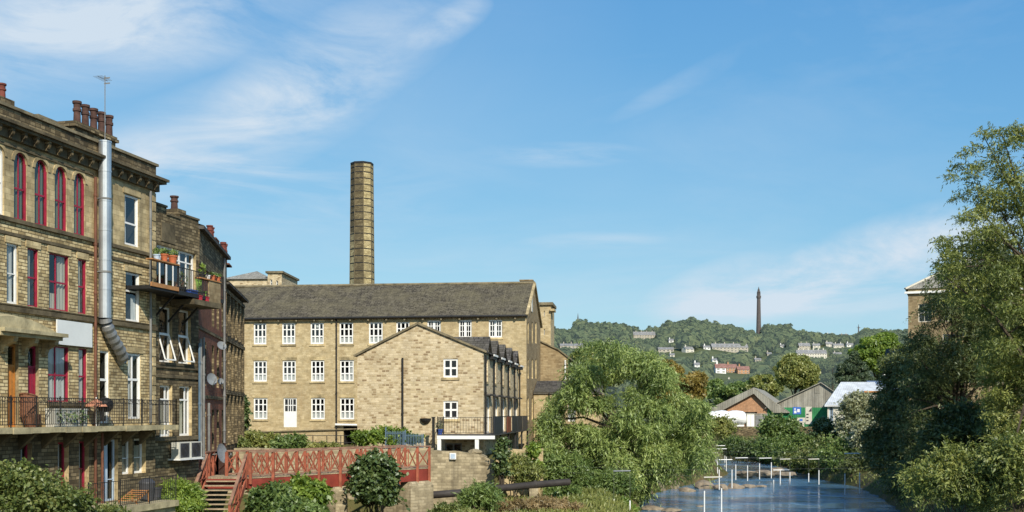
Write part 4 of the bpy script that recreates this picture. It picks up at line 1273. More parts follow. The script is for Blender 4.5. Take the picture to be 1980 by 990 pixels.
    for a, b, lab in ((100, 122, 'leftmost white planter trough behind the balcony railing'), (124, 143, 'middle white planter trough behind the balcony railing'), (145, 163, 'white planter trough next to the orange parasol cloth'),):
        ta, tb_ = t(a, .6), t(b, .6)
        pr = thing('planter_trough', lab, 'planter', F1.pt((ta + tb_) / 2, .54, -.445), 'white troughs on the long balcony')
        mb = MB(); mb.box(F1, ta, tb_, .36, .72, -.445, .12); mb.box(F1, ta - .02, tb_ + .02, .34, .74, .12, .18); mb.build('trough', 'ac_white', pr)
        q = F1.pt((ta + tb_) / 2, .55, .25)
        V, F = leaf_arrays([[q[0] + .15, q[1] - .1, -.1, .22, .25, .22]], 70, .12, .4, .5, .5, np.random.default_rng(a))
        leaf_obj('foliage', V, F, 'leaf_ivy', pr)
    pa = thing('parasol', 'folded orange parasol lying over a table on the balcony', 'parasol', F1.pt(t(186, .45), .45, -.445))
    mb = MB(); c = F1.pt(t(186, .45), .45, .28)
    mb.lathe(c, [(.4, -.02), (.37, .04), (.22, .14), (.05, .24), (.01, .25)], 10); mb.build('canopy', 'tarp_orange', pa)
    mb = MB(); mb.tube([F1.pt(t(186, .45), .45, -.445), F1.pt(t(186, .45), .45, .6)], .02, 6); mb.build('pole', 'white', pa)
    gr = thing('kettle_barbecue', 'black round kettle barbecue near the white french window', 'barbecue', F1.pt(t(203, .45), .45, -.445))
    mb = MB(); c = F1.pt(t(203, .45), .45, -.445)
    mb.lathe(c, [(.05, .5), (.2, .54), (.29, .68), (.3, .76)], 16); mb.build('bowl', 'black', gr)
    mb = MB(); mb.lathe(c, [(.31, .76), (.27, .92), (.14, 1.02), (.03, 1.05), (.03, 1.09), (.01, 1.1)], 16); mb.build('lid', 'black', gr)
    for k in range(3):
        w = k * 2.1
        mb = MB(); mb.tube([(c[0] + .12 * math.cos(w), c[1] + .12 * math.sin(w), c[2] + .53), (c[0] + .28 * math.cos(w), c[1] + .28 * math.sin(w), c[2])], .014, 5); mb.build('leg', 'grey_pipe', gr)
    # patio under the balcony
    pt_ = MB()
    a = F1.tp(176, 2.2); b = F1.tp(346, 2.2)
    pt_.box(F1, a, b, 0.26, 2.2, -3.52, -3.3); pt_.box(F1, a, b, 0.26, 2.05, -5.6, -3.52)
    o = pt_.build('patio', 'slab'); o['kind'] = 'structure'
    mb = MB(); railing(mb, [F1.pt(a, 2.1, -3.3), F1.pt(b - .05, 2.1, -3.3)], .95, sp=.13, r=.008, rr=.016)
    tag(mb.build('patio_railing', 'black'), 'thin black railing along the patio edge below the balcony', 'railing')
    zf = -3.3
    bn = thing('dustbin', 'tall charcoal bin with domed lid on the patio', 'bin', F1.pt(F1.tp(284, 1.2), 1.2, zf))
    c = F1.pt(F1.tp(284, 1.2), 1.2, zf)
    mb = MB(); mb.lathe(c, [(.24, 0), (.3, .62), (.3, .66)], 14); mb.build('body', 'grey_plastic', bn)
    mb = MB(); mb.lathe(c, [(.32, .66), (.3, .72), (.18, .82), (.05, .86), (.01, .86)], 14); mb.build('lid', 'grey_plastic', bn)
    bn = thing('dustbin', 'shorter charcoal tub beside the domed bin on the patio', 'bin', F1.pt(F1.tp(299, 1.2), 1.2, zf))
    c = F1.pt(F1.tp(299, 1.2), 1.2, zf)
    mb = MB(); mb.lathe(c, [(.22, 0), (.27, .42), (.29, .42), (.29, .46), (.25, .46), (.24, .1)], 14); mb.build('body', 'grey_plastic', bn)
    dc = thing('deck_chair', 'orange slatted folding seat lying back on the patio', 'chair', F1.pt(F1.tp(262, 1.4), 1.4, zf))
    tc = F1.tp(262, 1.4)
    mb = MB()
    for k in range(6):
        v = k / 5
        mb.bar(F1.pt(tc - .45 + .8 * v, 1.0, zf + .12 + .32 * v), F1.pt(tc - .45 + .8 * v, 1.75, zf + .12 + .32 * v), .09, .03)
    mb.build('seat', 'wood_orange', dc)
    for v in (1.02, 1.7):
        mb = MB(); mb.bar(F1.pt(tc - .5, v, zf + .06), F1.pt(tc + .45, v, zf + .46), .04); mb.bar(F1.pt(tc + .4, v, zf), F1.pt(tc + .35, v, zf + .42), .04); mb.bar(F1.pt(tc - .4, v, zf), F1.pt(tc - .4, v, zf + .1), .04)
        mb.build('frame', 'wood_orange', dc)

F3 = Fr(*F2.pt(F2.tp(384) + .015, -0.02, 0)[:2], -0.134, 1.0)
def brick_and_column_buildings():
    T1 = F3.tp(437)
    root = thing('red_brick_building', 'red brick wing with narrow windows turning away behind the stone building', 'building', F3.pt(5, -3, -3.6))
    ops = []
    for tt in (1.6, 4.4, 6.2, 8.2):
        for z0, z1 in ((-1.9, .2), (1.3, 3.3), (4.2, 5.9)):
            if tt < 3 and z0 > 4: continue
            ops.append((tt, tt + .85, z0, z1))
    mb = MB(); wall(mb, F3, 0.01, T1, -3.7, 8.15, ops, mi=0, ri=1)
    shell(mb, F3, 0.01, T1, -3.7, 8.15, 8.0, left=True)
    for z in (3.75, .7): mb.box(F3, .02, T1, 0, .05, z, z + .15, 1)
    mb.build('wall', ['red_brick', 'stone_grime_shade'], root)
    mb = MB(); mb.box(F3, 0, T1 + .05, -.35, .25, 8.15, 8.3); mb.face([F3.pt(0, .25, 8.31), F3.pt(T1, .25, 8.31), F3.pt(T1, -4, 9.6), F3.pt(0, -4, 9.6)]); mb.face([F3.pt(0, -4, 9.6), F3.pt(T1, -4, 9.6), F3.pt(T1, -8, 8.15), F3.pt(0, -8, 8.15)])
    mb.build('roof', 'slate_dark', root)
    mb = MB(); mb.box(F3, .02, T1, 0.006, .04, 6.6, 8.14); mb.build('stone_band', 'stone_grime_shade', root)
    for q in ops:
        window(root, F3, *q, cols=(), rows=(.5,), curtain=[(0, .6, 0, .8)], fmat='cream')
    for px, py0, py1, m in ((407, 438, 466, 'red_pot'), (433, 470, 515, 'red_pot')):
        tt = F3.tp(px, -.4); z0 = F3.zp(px, py1, -.4); z1 = F3.zp(px, py0, -.4)
        mb = MB(); mb.box(F3, tt - .6, tt + .6, -.7, -.1, 8.15, z0 + .02); mb.box(F3, tt - .66, tt + .66, -.76, -.04, z0 + .02, z0 + .1); sk = mb.build('chimney', 'red_brick', root)
        for u in (-.3, .3):
            mb = MB(); mb.lathe(F3.pt(tt + u, -.4, z0 + .1), pot_profile(.17, z1 - z0 - .1), 12); mb.build('chimney_pot', m, sk)
    downpipe(root, F3, F3.tp(433, .1), -1.5, 8.0, 'grey_pipe', .06, .12)
    downpipe(root, F3, F3.tp(392, .1), -2.5, 3.4, 'grey_pipe', .06, .14)
    downpipe(root, F3, F3.tp(403, .1), -2.5, .5, 'grey_pipe', .06, .12)
    # satellite dishes
    def dish(label, c, r, face, mat='dish', pole=None):
        d = thing('satellite_dish', label, 'satellite dish', pole or c)
        f = Vector(face).normalized(); a = f.cross(Vector((0, 0, 1))).normalized(); b = a.cross(f)
        mb = MB(); K = 14
        rings = []
        for rr, dp in ((.0, -.16), (.5, -.12), (.8, -.06), (1, 0)):
            rings.append([Vector(c) + f * dp * r * 1.6 + (a * math.cos(2 * math.pi * k / K) + b * math.sin(2 * math.pi * k / K)) * r * max(rr, .02) for k in range(K)])
        for i in range(3):
            for k in range(K): mb.face([rings[i][k], rings[i][(k + 1) % K], rings[i + 1][(k + 1) % K], rings[i + 1][k]])
        mb.build('reflector', mat, d)
        mb = MB(); mb.tube([Vector(c) - b * r, Vector(c) + f * r * .9 - b * r * .3], .012 + r * .02, 5); mb.lathe(tuple(Vector(c) + f * r * .9 - b * r * .3), [(.04, -.04), (.04, .05), (.01, .06)], 8); mb.build('feed_arm', 'grey_pipe', d)
        mb = MB()
        mb.tube([Vector(c) - f * r * .3, pole if pole else Vector(c) - f * (r * .3 + .25)], .025, 6)
        mb.build('bracket', 'grey_pipe', d)
    c = Vector(F3.pt(F3.tp(430, .75), .75, F3.zp(430, 876, .75)))
    dish('large grey satellite dish low on the brick wing beside the footbridge', (c.x, c.y, c.z), .46, (.95, -.25, .2), pole=F3.pt(F3.tp(430, .75), 0.0, c.z - .1))
    dish('white dish highest up at the far end of the brick wing', F3.pt(F3.tp(429, .35), .35, F3.zp(429, 668, .35)), .24, (.6, -.7, .5), 'dish')
    dish('dark dish on the brick wing above the passage', F3.pt(F3.tp(410, .4), .4, F3.zp(410, 733, .4)), .28, (.75, -.6, .2))
    dish('little white dish sticking out below the dark dish', F3.pt(F3.tp(427, .45), .45, F3.zp(427, 737, .45)), .15, (.5, -.8, .2), 'dish')

    # dark building with columned windows
    F4 = Fr(*F3.pt(T1 + .02, -.15, 0)[:2], -0.134, 1.0)
    T2 = F4.tp(470)
    root = thing('columned_building', 'blackened stone building with close set columned windows beside the mill', 'building', F4.pt(4, -4, -3.0))
    ops = []
    n = 5
    for k in range(n):
        a = .6 + k * (T2 - 1.0) / n
        for z0, z1 in ((4.4, 6.3), (1.5, 3.5), (-1.5, .8)):
            ops.append((a, a + (T2 - 1.0) / n - .5, z0, z1))
    mb = MB(); wall(mb, F4, 0, T2, -3.2, 7.0, ops, mi=0, ri=1, depth=.35); shell(mb, F4, 0, T2, -3.2, 7.0, 9)
    for z in (6.5, 3.9, 1.05): mb.box(F4, 0, T2, 0, .12, z, z + .2, 1)
    for k in range(n + 1):
        a = .35 + k * (T2 - 1.0) / n
        for z0, z1 in ((4.25, 6.45), (1.3, 3.8), (-1.7, 1.0)):
            mb.tube([F4.pt(a, .02, z0), F4.pt(a, .02, z1)], .13, 8, 1)
    mb.build('wall', ['stone_black', 'stone_grime_shade'], root)
    mb = MB(); mb.face([F4.pt(-.1, .35, 6.98), F4.pt(T2 + .1, .35, 6.98), F4.pt(T2 + .1, -4.5, 9.0), F4.pt(-.1, -4.5, 9.0)]); mb.face([F4.pt(-.1, -4.5, 9.0), F4.pt(T2 + .1, -4.5, 9.0), F4.pt(T2 + .1, -9.2, 6.98), F4.pt(-.1, -9.2, 6.98)])
    mb.box(F4, -.1, T2 + .1, 0.0, .34, 6.86, 6.97)
    for tt in (0, T2):
        mb.face([F4.pt(tt, 0, 6.97), F4.pt(tt, -9, 6.97), F4.pt(tt, -4.5, 8.95)])
    mb.build('roof', 'slate_dark', root)
    mb = MB()
    for k in (1.5, 4.2): mb.face([F4.pt(k, -.3, 7.28), F4.pt(k + 1.2, -.3, 7.28), F4.pt(k + 1.2, -1.6, 7.82), F4.pt(k, -1.6, 7.82)])
    mb.build('skylight', 'glass', root)
    for q in ops: window(root, F4, *q, o=-.25, cols=(), rows=(.5,), curtain=[(.2, .9, 0, .6)], fmat='cream')

# ------------------------------------------------------------------ mill
FM = Fr(1.12, 86.0, 1.0, -0.116)
FE = Fr(1.12, 86.0, 0.116, 1.0)
def mill():
    root = thing('stone_mill', 'long three storey stone mill with dark slate roof and rows of white sash windows', 'building', FM.pt(-12, -6, -3.0))
    t = FM.tp
    T0 = -26.0
    EZ, RZ, D = 7.72, 10.72, 12.0
    sash, case, dr = [], [], []
    for a, b in ((490, 515), (545, 571), (600, 626), (656, 683), (713, 740), (766, 792)):
        sash.append((t(a), t(b), 5.52, 7.2))
    for a, b in ((826, 852), (887, 912), (945, 971)):
        case.append((t(a), t(b), 5.92, 7.3))
    for a, b in ((490, 516), (546, 572), (601, 627), (657, 684), (713, 740)):
        sash.append((t(a), t(b), 2.56, 4.23))
    for a, b in ((490, 517), (601, 628), (657, 685)):
        sash.append((t(a), t(b), -0.44, 1.26))
    door = (t(548), t(574), -1.06, 1.26)
    base = [(t(596), t(607), -2.62, -2.2), (t(616), t(628), -2.62, -2.2)]
    pas = (t(664), t(694), -3.1, -0.95)
    mb = MB()
    wall(mb, FM, T0, 0, -3.2, EZ, sash + case + [door, pas] + base, mi=0, ri=1, depth=.16)
    p = FM.pt
    mb.face([p(T0, -D, -3.2), p(0, -D, -3.2), p(0, -D, EZ), p(T0, -D, EZ)][::-1])
    mb.face([p(T0, 0, -3.2), p(T0, -D, -3.2), p(T0, -D, EZ), p(T0, -D / 2, RZ), p(T0, 0, EZ)][::-1])
    # end wall
    te = FE.tp
    ends = []
    for (y0, y1) in ((623, 664), (694, 732), (769, 812)):
        for x in (1021.3, 1029.3, 1036.3):
            z1, z0 = FE.zp(x, y0), FE.zp(x, y1)
            ends.append((te(x) - .45, te(x) + .45, z0, z1))
    wall(mb, FE, 0, D, -3.2, EZ, ends, mi=2, ri=1)  # end wall drawn darker: its side shade is in the stone colour
    mb.face([FE.pt(0, 0, EZ), FE.pt(D, 0, EZ), FE.pt(D / 2, 0, RZ)], 2)
    # quoins on the near corner, sills and heads
    for q in sash + case:
        mb.box(FM, q[0] - .08, q[1] + .08, 0.0, .07, q[2] - .16, q[2] - .005, 1)
        mb.box(FM, q[0] - .1, q[1] + .1, 0.0, .012, q[3] + .004, q[3] + .26, 1)
    mb.box(FM, t(664), t(694), .0, .05, -.95, -.72, 1)
    # black hollow of the passage
    a, b, c, d = pas
    for (x0, x1) in ((a, a), (b, b)):
        mb.face([p(x0, -.16, c), p(x0, -3, c), p(x0, -3, d), p(x0, -.16, d)], 3)
    mb.face([p(a, -3, c), p(b, -3, c), p(b, -3, d), p(a, -3, d)], 3); mb.face([p(a, -.16, d), p(b, -.16, d), p(b, -3, d), p(a, -3, d)], 3)
    mb.build('wall', ['stone_mill', 'stone_dress', 'stone_brown_shaded', 'interior'], root)
    # roof with a slightly uneven ridge
    mb = MB()
    K = 26
    for k in range(K):
        s0, s1 = T0 - .2 + (0.25 - T0 + .1) * k / K, T0 - .2 + (0.25 - T0 + .1) * (k + 1) / K
        w = lambda s: .05 * math.sin(s * .55) + .03 * math.sin(s * 1.3)
        mb.face([p(s0, .3, EZ - .12), p(s1, .3, EZ - .12), p(s1, -D / 2, RZ + .1 + w(s1)), p(s0, -D / 2, RZ + .1 + w(s0))])
        mb.face([p(s0, -D / 2, RZ + .1 + w(s0)), p(s1, -D / 2, RZ + .1 + w(s1)), p(s1, -D - .3, EZ - .12), p(s0, -D - .3, EZ - .12)])
    rf = mb.build('roof', 'slate_mill', root)
    mb = MB(); mb.tube([p(T0, -D / 2, RZ + .12), p(0.1, -D / 2, RZ + .12)], .11, 8); mb.build('ridge_tile', 'coping', rf)
    mb = MB()
    c0 = FE.pt(D * .62, -.7, 0)
    mb.box(FE, D * .55, D * .72, -1.2, -.2, 8.6, RZ + .35); mb.box(FE, D * .54, D * .73, -1.27, -.13, RZ + .35, RZ + .45)
    mb.build('chimney', 'stone_brown_shaded', rf)
    mb = MB()
    mb.bar(FE.pt(-.25, .06, EZ - .1), FE.pt(D / 2, .06, RZ + .06), .22, .14); mb.bar(FE.pt(D + .25, .06, EZ - .1), FE.pt(D / 2, .06, RZ + .06), .22, .14)
    mb.build('verge', 'stone_dress', rf)
    mb = MB(); mb.tube([p(T0, .36, EZ - .2), p(.05, .36, EZ - .16)], .085, 8)
    mb.build('gutter', 'black', root)
    k = T0 + .5
    while k < 0:
        mb = MB(); mb.box(FM, k - .07, k + .07, .003, .3, EZ - .42, EZ - .27); mb.build('gutter_bracket', 'coping', root); k += 1.45
    for q in sash:
        sd = int(abs(q[0]) * 97 + q[2] * 31) % 7
        cu = [[(0.03, .97, 0, .34)], [(0.03, .97, .04, .38)], [(0.03, .36, 0, .37), (.38, .97, 0, .3)], [(0.03, .97, 0, .3), (.7, .97, .3, 1)], [(.03, .97, .03, .36), (.36, .64, .78, 1)], [(.03, .6, 0, .36), (.64, .97, .05, .36)], [(.03, .97, 0, .36), (.03, .97, .86, 1)]][sd]
        window(root, FM, *q, o=-.08, cols=((.34, .11), (.66, .11)), rows=((.36, .1), (.69, .08)), fw=.11, curtain=cu)
    for q in case:
        window(root, FM, *q, o=-.08, cols=((.27, .05), (.5, .2), (.73, .05)), rows=((.36, .05), (.68, .05)), fw=.11)
    for q in base:
        window(root, FM, *q, o=-.08, cols=(), rows=(), fw=.06, curtain=[(0, 1, 0, 1)])
    for q in ends:
        window(root, FE, *q, o=-.1, cols=(), rows=(.5,), fw=.1, curtain=[(0, 1, 0, .5)])
    a = te(1028); z0, z1 = FE.zp(1028, 603), FE.zp(1028, 570)
    mb = MB(); mb.box(FE, a - .45, a + .45, .004, .05, z0, z1); mb.build('loading_hatch', 'cream', root)
    a, b, c, d = door
    mb = MB()
    o = -.08
    mb.box(FM, a + .004, b - .004, o - .06, o, c, c + 1.25)
    mb.box(FM, a + .004, a + .1, o - .06, o, c + 1.25, d - .005); mb.box(FM, b - .1, b - .004, o - .06, o, c + 1.25, d - .005); mb.box(FM, a + .1, b - .1, o - .06, o, d - .1, d - .005)
    w = b - a
    for u in (.33, .5, .67): mb.box(FM, a + w * u - .03, a + w * u + .03, o - .05, o - .01, c + 1.25, d - .1)
    mb.box(FM, a + .1, b - .1, o - .05, o - .012, c + 1.7, c + 1.76)
    dd = mb.build('door', 'white', root); dd['label'] = 'white door with glazed upper half'
    g = MB(); g.face([p(a + .08, o - .04, c + 1.2), p(b - .08, o - .04, c + 1.2), p(b - .08, o - .04, d - .05), p(a + .08, o - .04, d - .05)])
    g.face([p(a, o - .4, c + .9), p(b, o - .4, c + .9), p(b, o - .4, d), p(a, o - .4, d)], 1); g.build('pane', ['glass', 'interior'], dd)
    downpipe(root, FM, t(651), -2.6, EZ - .2, 'black', .06, .1)
    downpipe(root, FM, t(471), -2.6, EZ - .2, 'black', .06, .1)
    mb = MB(); mb.tube([p(t(505), .1, -1.45), p(t(690), .1, -1.2)], .06, 6); mb.build('wall_pipe', 'coping', root)
    mb = MB(); mb.tube([p(t(650), .25, -.85), p(t(692), .25, -.88)], .09, 6); mb.build('lintel_pipe', 'white', root)

    # annexes beyond the end wall
    e = FE.pt(D, 0, 0)
    FA = Fr(e[0] - .6, e[1] + .3, 1.0, -0.116)
    tx = FA.tp
    an = thing('gabled_annexe', 'brown stone gabled annexe joined to the far end of the mill', 'building', FA.pt(1.5, -4, -3))
    mb = MB()
    x0, x1 = 0.0, tx(1098)
    za, zb, zm = FA.zp(1043, 655), FA.zp(1098, 692), FA.zp(1080, 678)
    q = FA.pt
    mb.face([q(x0, 0, -3), q(x1, 0, -3), q(x1, 0, zb), q(tx(1080), 0, zm), q(x0, 0, za)])
    mb.face([q(x1, 0, -3), q(x1, -10, -3), q(x1, -10, zb), q(x1, 0, zb)])
    mb.face([q(x1, -10, -3), q(x0, -10, -3), q(x0, -10, za), q(x1, -10, zb)])
    mb.face([q(x0, -10, -3), q(x0, 0, -3), q(x0, 0, za), q(x0, -10, za)])
    mb.build('wall', 'stone_brown_shaded', an)
    mb = MB()
    mb.hexa([q(x0, .15, za + .03), q(x0, -10, za + .03), q(tx(1080), -10, zm + .03), q(tx(1080), .15, zm + .03), q(x0, .15, za + .15), q(x0, -10, za + .15), q(tx(1080), -10, zm + .15), q(tx(1080), .15, zm + .15)])
    mb.hexa([q(tx(1080), .15, zm + .03), q(tx(1080), -10, zm + .03), q(x1 + .25, -10, zb - .15), q(x1 + .25, .15, zb - .15), q(tx(1080), .15, zm + .15), q(tx(1080), -10, zm + .15), q(x1 + .25, -10, zb), q(x1 + .25, .15, zb)])
    mb.build('roof', 'coping', an)
    downpipe(an, FA, tx(1093), -2, zb - .2, 'white', .07, .1)
    tw = thing('stair_tower', 'square pale stair tower rising behind the mill gable', 'tower', FA.pt(.3, -6, -3))
    FT = Fr(*q(0, -2.5, 0)[:2], 1.0, -0.116)
    mb = MB(); x1 = FT.tp(1065); zt = FT.zp(1055, 590)
    wns = [(FT.tp(1051.5), FT.tp(1053.5), FT.zp(1052, 648), FT.zp(1052, 636)), (FT.tp(1051.5), FT.tp(1053.5), FT.zp(1052, 612), FT.zp(1052, 601))]
    wall(mb, FT, x1 - 3.2, x1, -3, zt, wns); shell(mb, FT, x1 - 3.2, x1, -3, zt, 4)
    mb.build('wall', 'stone_mill', tw)
    for w_ in wns: window(tw, FT, *w_, cols=(), rows=(.5,), fw=.04)
    mb = MB(); mb.box(FT, x1 - 3.4, x1 + .2, -4.2, .2, zt, zt + .25); mb.build('coping', 'coping', tw)
    mb = MB(); mb.box(FT, x1 - .05, x1 + .35, -1.5, .3, zt - .55, zt - .35); mb.build('ledge', 'stone_mill', tw)
    # low shed in front of the annexe
    FS = Fr(*FE.pt(5.0, 0.02, 0)[:2], 1.0, -0.116)
    sx = FS.tp
    sh = thing('low_shed', 'single storey stone shed with plain dark roof beside the willow', 'building', FS.pt(2, -2, -3))
    mb = MB(); z1 = FS.zp(1060, 758); x1 = sx(1165)
    wnd = [(sx(1098), sx(1113), FS.zp(1100, 815), FS.zp(1100, 780))]
    wall(mb, FS, 0.05, x1, -3, z1, wnd); shell(mb, FS, 0.05, x1, -3, z1, 6.5); mb.build('wall', 'stone_mill', sh)
    window(sh, FS, *wnd[0], cols=(.5,), rows=(.5,), curtain=[(0, 1, 0, 1)])
    mb = MB(); zr = FS.zp(1060, 736) * 1.03
    mb.face([FS.pt(0.05, .15, z1), FS.pt(x1, .15, z1), FS.pt(x1, -3.2, zr), FS.pt(0.05, -3.2, zr)]); mb.face([FS.pt(0.05, -3.2, zr), FS.pt(x1, -3.2, zr), FS.pt(x1, -6.6, z1), FS.pt(0.05, -6.6, z1)])
    mb.box(FS, 0.05, x1, 0.0, .14, z1 - .16, z1 - .01)
    mb.build('roof', 'slate_dark', sh)
    downpipe(sh, FS, sx(1062), -2.6, z1 - .1, 'black', .06, .1)
    mb = MB(); mb.lathe(FS.pt(sx(1056), .12, FS.zp(1056, 826)), [(.16, -.12), (.18, .05), (.1, .14), (.01, .15)], 10); mb.build('wall_lamp', 'white', sh)

# ------------------------------------------------------------------ row of cottages with the big gable
FH = Fr(-1.69, 66.0, 1.0, -0.116)
FSD = Fr(-1.69, 66.0, 0.116, 1.0)
def cottages():
    root = thing('terraced_cottages', 'row of pale coursed stone cottages with large plain gable end and five roof dormers', 'building', FH.pt(-3.8, -9, -2.6))
    t = FH.tp
    T0 = t(691); TR = t(808); LEN = 19.0
    EZ, RZ, EL = 3.68, 5.32, 3.5
    w1 = (t(857), t(885.5), 2.16, 3.28); w2 = (t(857), t(886), -.31, .77)
    w3 = (t(860), t(893), -2.3, -1.75)
    mb = MB()
    wall(mb, FH, T0, 0, -2.9, EL, [w1, w2, w3], mi=0, ri=0, depth=.14)
    p = FH.pt
    mb.face([p(T0, 0, EL), p(0, 0, EL), p(0, 0, EZ), p(TR, 0, RZ)])
    mb.face([p(T0, -LEN, -2.9), p(T0, 0, -2.9), p(T0, 0, EL), p(T0, -LEN, EL)])
    mb.face([p(0, -LEN, -2.9), p(T0, -LEN, -2.9), p(T0, -LEN, EL), p(TR, -LEN, RZ), p(0, -LEN, EZ)])
    # side wall with doors and windows of five cottages
    u0 = [0.35 + 3.85 * i for i in range(5)]
    dops, wops = [], []
    for u in u0:
        dops.append((u + .1, u + 2.6, -1.2, 1.05)); wops.append((u + .35, u + 1.6, 1.95, 3.3))
    wall(mb, FSD, 0, LEN, -2.9, EZ, dops + wops, mi=1, ri=0, depth=.18)
    for q in wops: mb.box(FSD, q[0] - .1, q[1] + .1, 0, .06, q[2] - .14, q[2] - .004, 2)
    for q in dops: mb.box(FSD, q[0] - .1, q[1] + .1, 0, .35, q[3] + .05, q[3] + .14, 3)
    for q in (w1, w2): mb.box(FH, q[0] - .1, q[1] + .1, 0, .06, q[2] - .15, q[2] - .004, 2)
    mb.build('wall', ['stone_house', 'stone_house', 'stone_dress', 'slate_dark'], root)
    mb = MB()
    for (a, za, b, zb) in ((T0 - .18, EL - .06, TR, RZ + .05), (TR, RZ + .05, .18, EZ - .05)):
        mb.hexa([p(a, .08, za), p(a, -LEN, za), p(b, -LEN, zb), p(b, .08, zb), p(a, .08, za + .1), p(a, -LEN, za + .1), p(b, -LEN, zb + .1), p(b, .08, zb + .1)])
    rf = mb.build('roof', 'slate_dark', root)
    mb = MB()
    mb.bar(p(T0 - .2, .1, EL - .03), p(TR, .1, RZ + .08), .08, .12); mb.bar(p(TR, .1, RZ + .08), p(.2, .1, EZ - .02), .08, .12)
    mb.build('verge', 'coping', rf)
    slope = lambda z: (z - EZ) / (RZ - EZ) * (TR)     # o coordinate on the right hand slope (negative)
    for u in u0:
        m2 = MB()
        a, b = u + .1, u + 2.1; m = (a + b) / 2
        zt = 4.58; ze = EZ + .05
        oz = slope(zt)
        q = FSD.pt
        m2.face([q(a + .1, .01, EZ - .02), q(b - .1, .01, EZ - .02), q(m, .01, zt - .08)])
        dm = m2.build('dormer', 'stone_house', rf)
        m2 = MB()
        for (s, sg) in ((a, 0), (b, 1)):
            m2.hexa([q(s, .2, ze - .1), q(m, .2, zt), q(m, oz - .1, zt), q(s, .0, ze - .1), q(s, .2, ze), q(m, .2, zt + .1), q(m, oz - .1, zt + .1), q(s, 0.0, ze)])
        m2.build('dormer_roof', 'slate_dark', rf)
        m2 = MB(); m2.box(FSD, b - .05, b + 1.75, .0, .28, EZ - .32, EZ - .12); m2.box(FSD, b - .05, b + 1.75, .281, .34, EZ - .14, EZ - .02, 1)
        m2.build('eaves_box', ['black', 'white'], rf)
        downpipe(root, FSD, b + .9 - 2.9 if False else u - .12, -1.2, EZ - .2, 'black', .055, .1)
    downpipe(root, FSD, LEN - .1, -1.2, EZ - .2, 'black', .055, .1)
    for q in dops: window(root, FSD, *q, o=-.08, cols=((.5, .1),), rows=(), fw=.12, curtain=[(0, 1, 0, 1)])
    for q in wops: window(root, FSD, *q, o=-.08, cols=((.5, .07),), rows=(.5,), fw=.1, curtain=[(0, .8, 0, .8)])
    for q in (w1, w2): window(root, FH, *q, o=-.06, cols=((.5, .11),), rows=((.5, .11),), fw=.11)
    window(root, FH, *w3, o=-.06, cols=((.5, .1),), rows=(), fw=.08, fmat='grey_pipe')
    downpipe(root, FH, t(779), -2.4, FH.zp(779, 692), 'black', .06, .1)
    # balcony round the corner: deck, white frame, posts, iron railing, glass screens
    zd = -1.2
    ta, tb = FH.tp(845, 2.1), 0.95
    mb = MB()
    mb.box(FH, ta, tb, .004, 2.1, zd - .06, zd)
    mb.box(FSD, 0.01, LEN - .2, .004, .95, zd - .06, zd)
    bal = mb.build('balcony', 'grey_plastic', root)
    mb = MB()
    mb.box(FH, ta, tb, 1.98, 2.12, zd - .26, zd - .062); mb.box(FH, ta, ta + .12, .01, 1.975, zd - .26, zd - .062)
    for x in (849, 922):
        s = FH.tp(x, 2.1); mb.box(FH, s - .11, s + .11, 1.96, 2.1, -2.8, zd - .262)
    mb.build('white_frame', 'white', bal)
    mb = MB(); railing(mb, [FH.pt(ta + .03, 2.05, zd), FH.pt(FH.tp(951, 2.05), 2.05, zd)], .98, sp=.16, post=3, r=.01); railing(mb, [FH.pt(ta + .03, .1, zd), FH.pt(ta + .03, 2.05, zd)], .98, sp=.16, post=3, r=.01)
    mb.build('railing', 'black', bal)
    so = .93
    scr = [(955, 972, 'tint_glass'), (981, 988.5, 'brown_panel'), (991, 1000.5, 'tint_glass'), (1001.5, 1010.5, 'tint_glass'), (1011.5, 1020.5, 'tint_glass')]
    for a, b, m in scr:
        sa, sb = FSD.tp(a, so), FSD.tp(b, so)
        m2 = MB(); m2.box(FSD, max(sa, -2.05), min(sb, LEN), so - .03, so, zd + .02, zd + 1.02)
        s_ = m2.build('screen', m, bal)
        if m == 'brown_panel': s_['label'] = 'red brown screen panel'
    mb = MB()
    k = -2.0
    while k < LEN:
        mb.bar(FSD.pt(k, so - .06, zd), FSD.pt(k, so - .06, zd + 1.05), .05); k += 2.1
    mb.bar(FSD.pt(-2.0, so - .06, zd + 1.03), FSD.pt(LEN - .2, so - .06, zd + 1.03), .05)
    mb.build('screen_frame', 'black', bal)
    k = 1.5
    while k < LEN:
        mb = MB(); mb.bar(FSD.pt(k, so - .1, zd - .06), FSD.pt(k, so - .1, -2.9), .12); mb.build('post', 'black', bal); k += 4.0
    potted('plant_pot', 'glazed blue pot with spiky plant at the corner of the cottage balcony', FH.pt(FH.tp(850, 1.7), 1.7, zd), .2, .3, 'blue', 'leaf_pale', .45)
    mb = MB(); s = FH.tp(838, 1.5); mb.box(FH, s - .07, s + .07, 1.43, 1.57, -2.9, FH.zp(838, 808, 1.5)); mb.box(FH, s - .1, s + .1, 1.4, 1.6, FH.zp(838, 808, 1.5), FH.zp(838, 806, 1.5))
    tag(mb.build('gate_post', 'black'), 'dark upright post beside the white balcony frame', 'post')
    hb = thing('wall_basket', 'dark half round planter basket fixed to the cottage gable', 'basket', FH.pt(t(823), .2, FH.zp(823, 819)))
    mb = MB(); a, b = t(812), t(834); m = (a + b) / 2; r = (b - a) / 2; z1 = FH.zp(823, 809)
    K = 8
    for k in range(K):
        for j in range(4):
            def pt(k, j):
                w = math.pi * k / K; v = math.pi / 2 * j / 4
                return FH.pt(m + r * math.cos(w) * math.cos(v), .003 + r * math.sin(w) * math.cos(v), z1 - r * .95 * math.sin(v))
            mb.face([pt(k, j), pt(k + 1, j), pt(k + 1, j + 1), pt(k, j + 1)])
    mb.build('basket', 'black', hb)
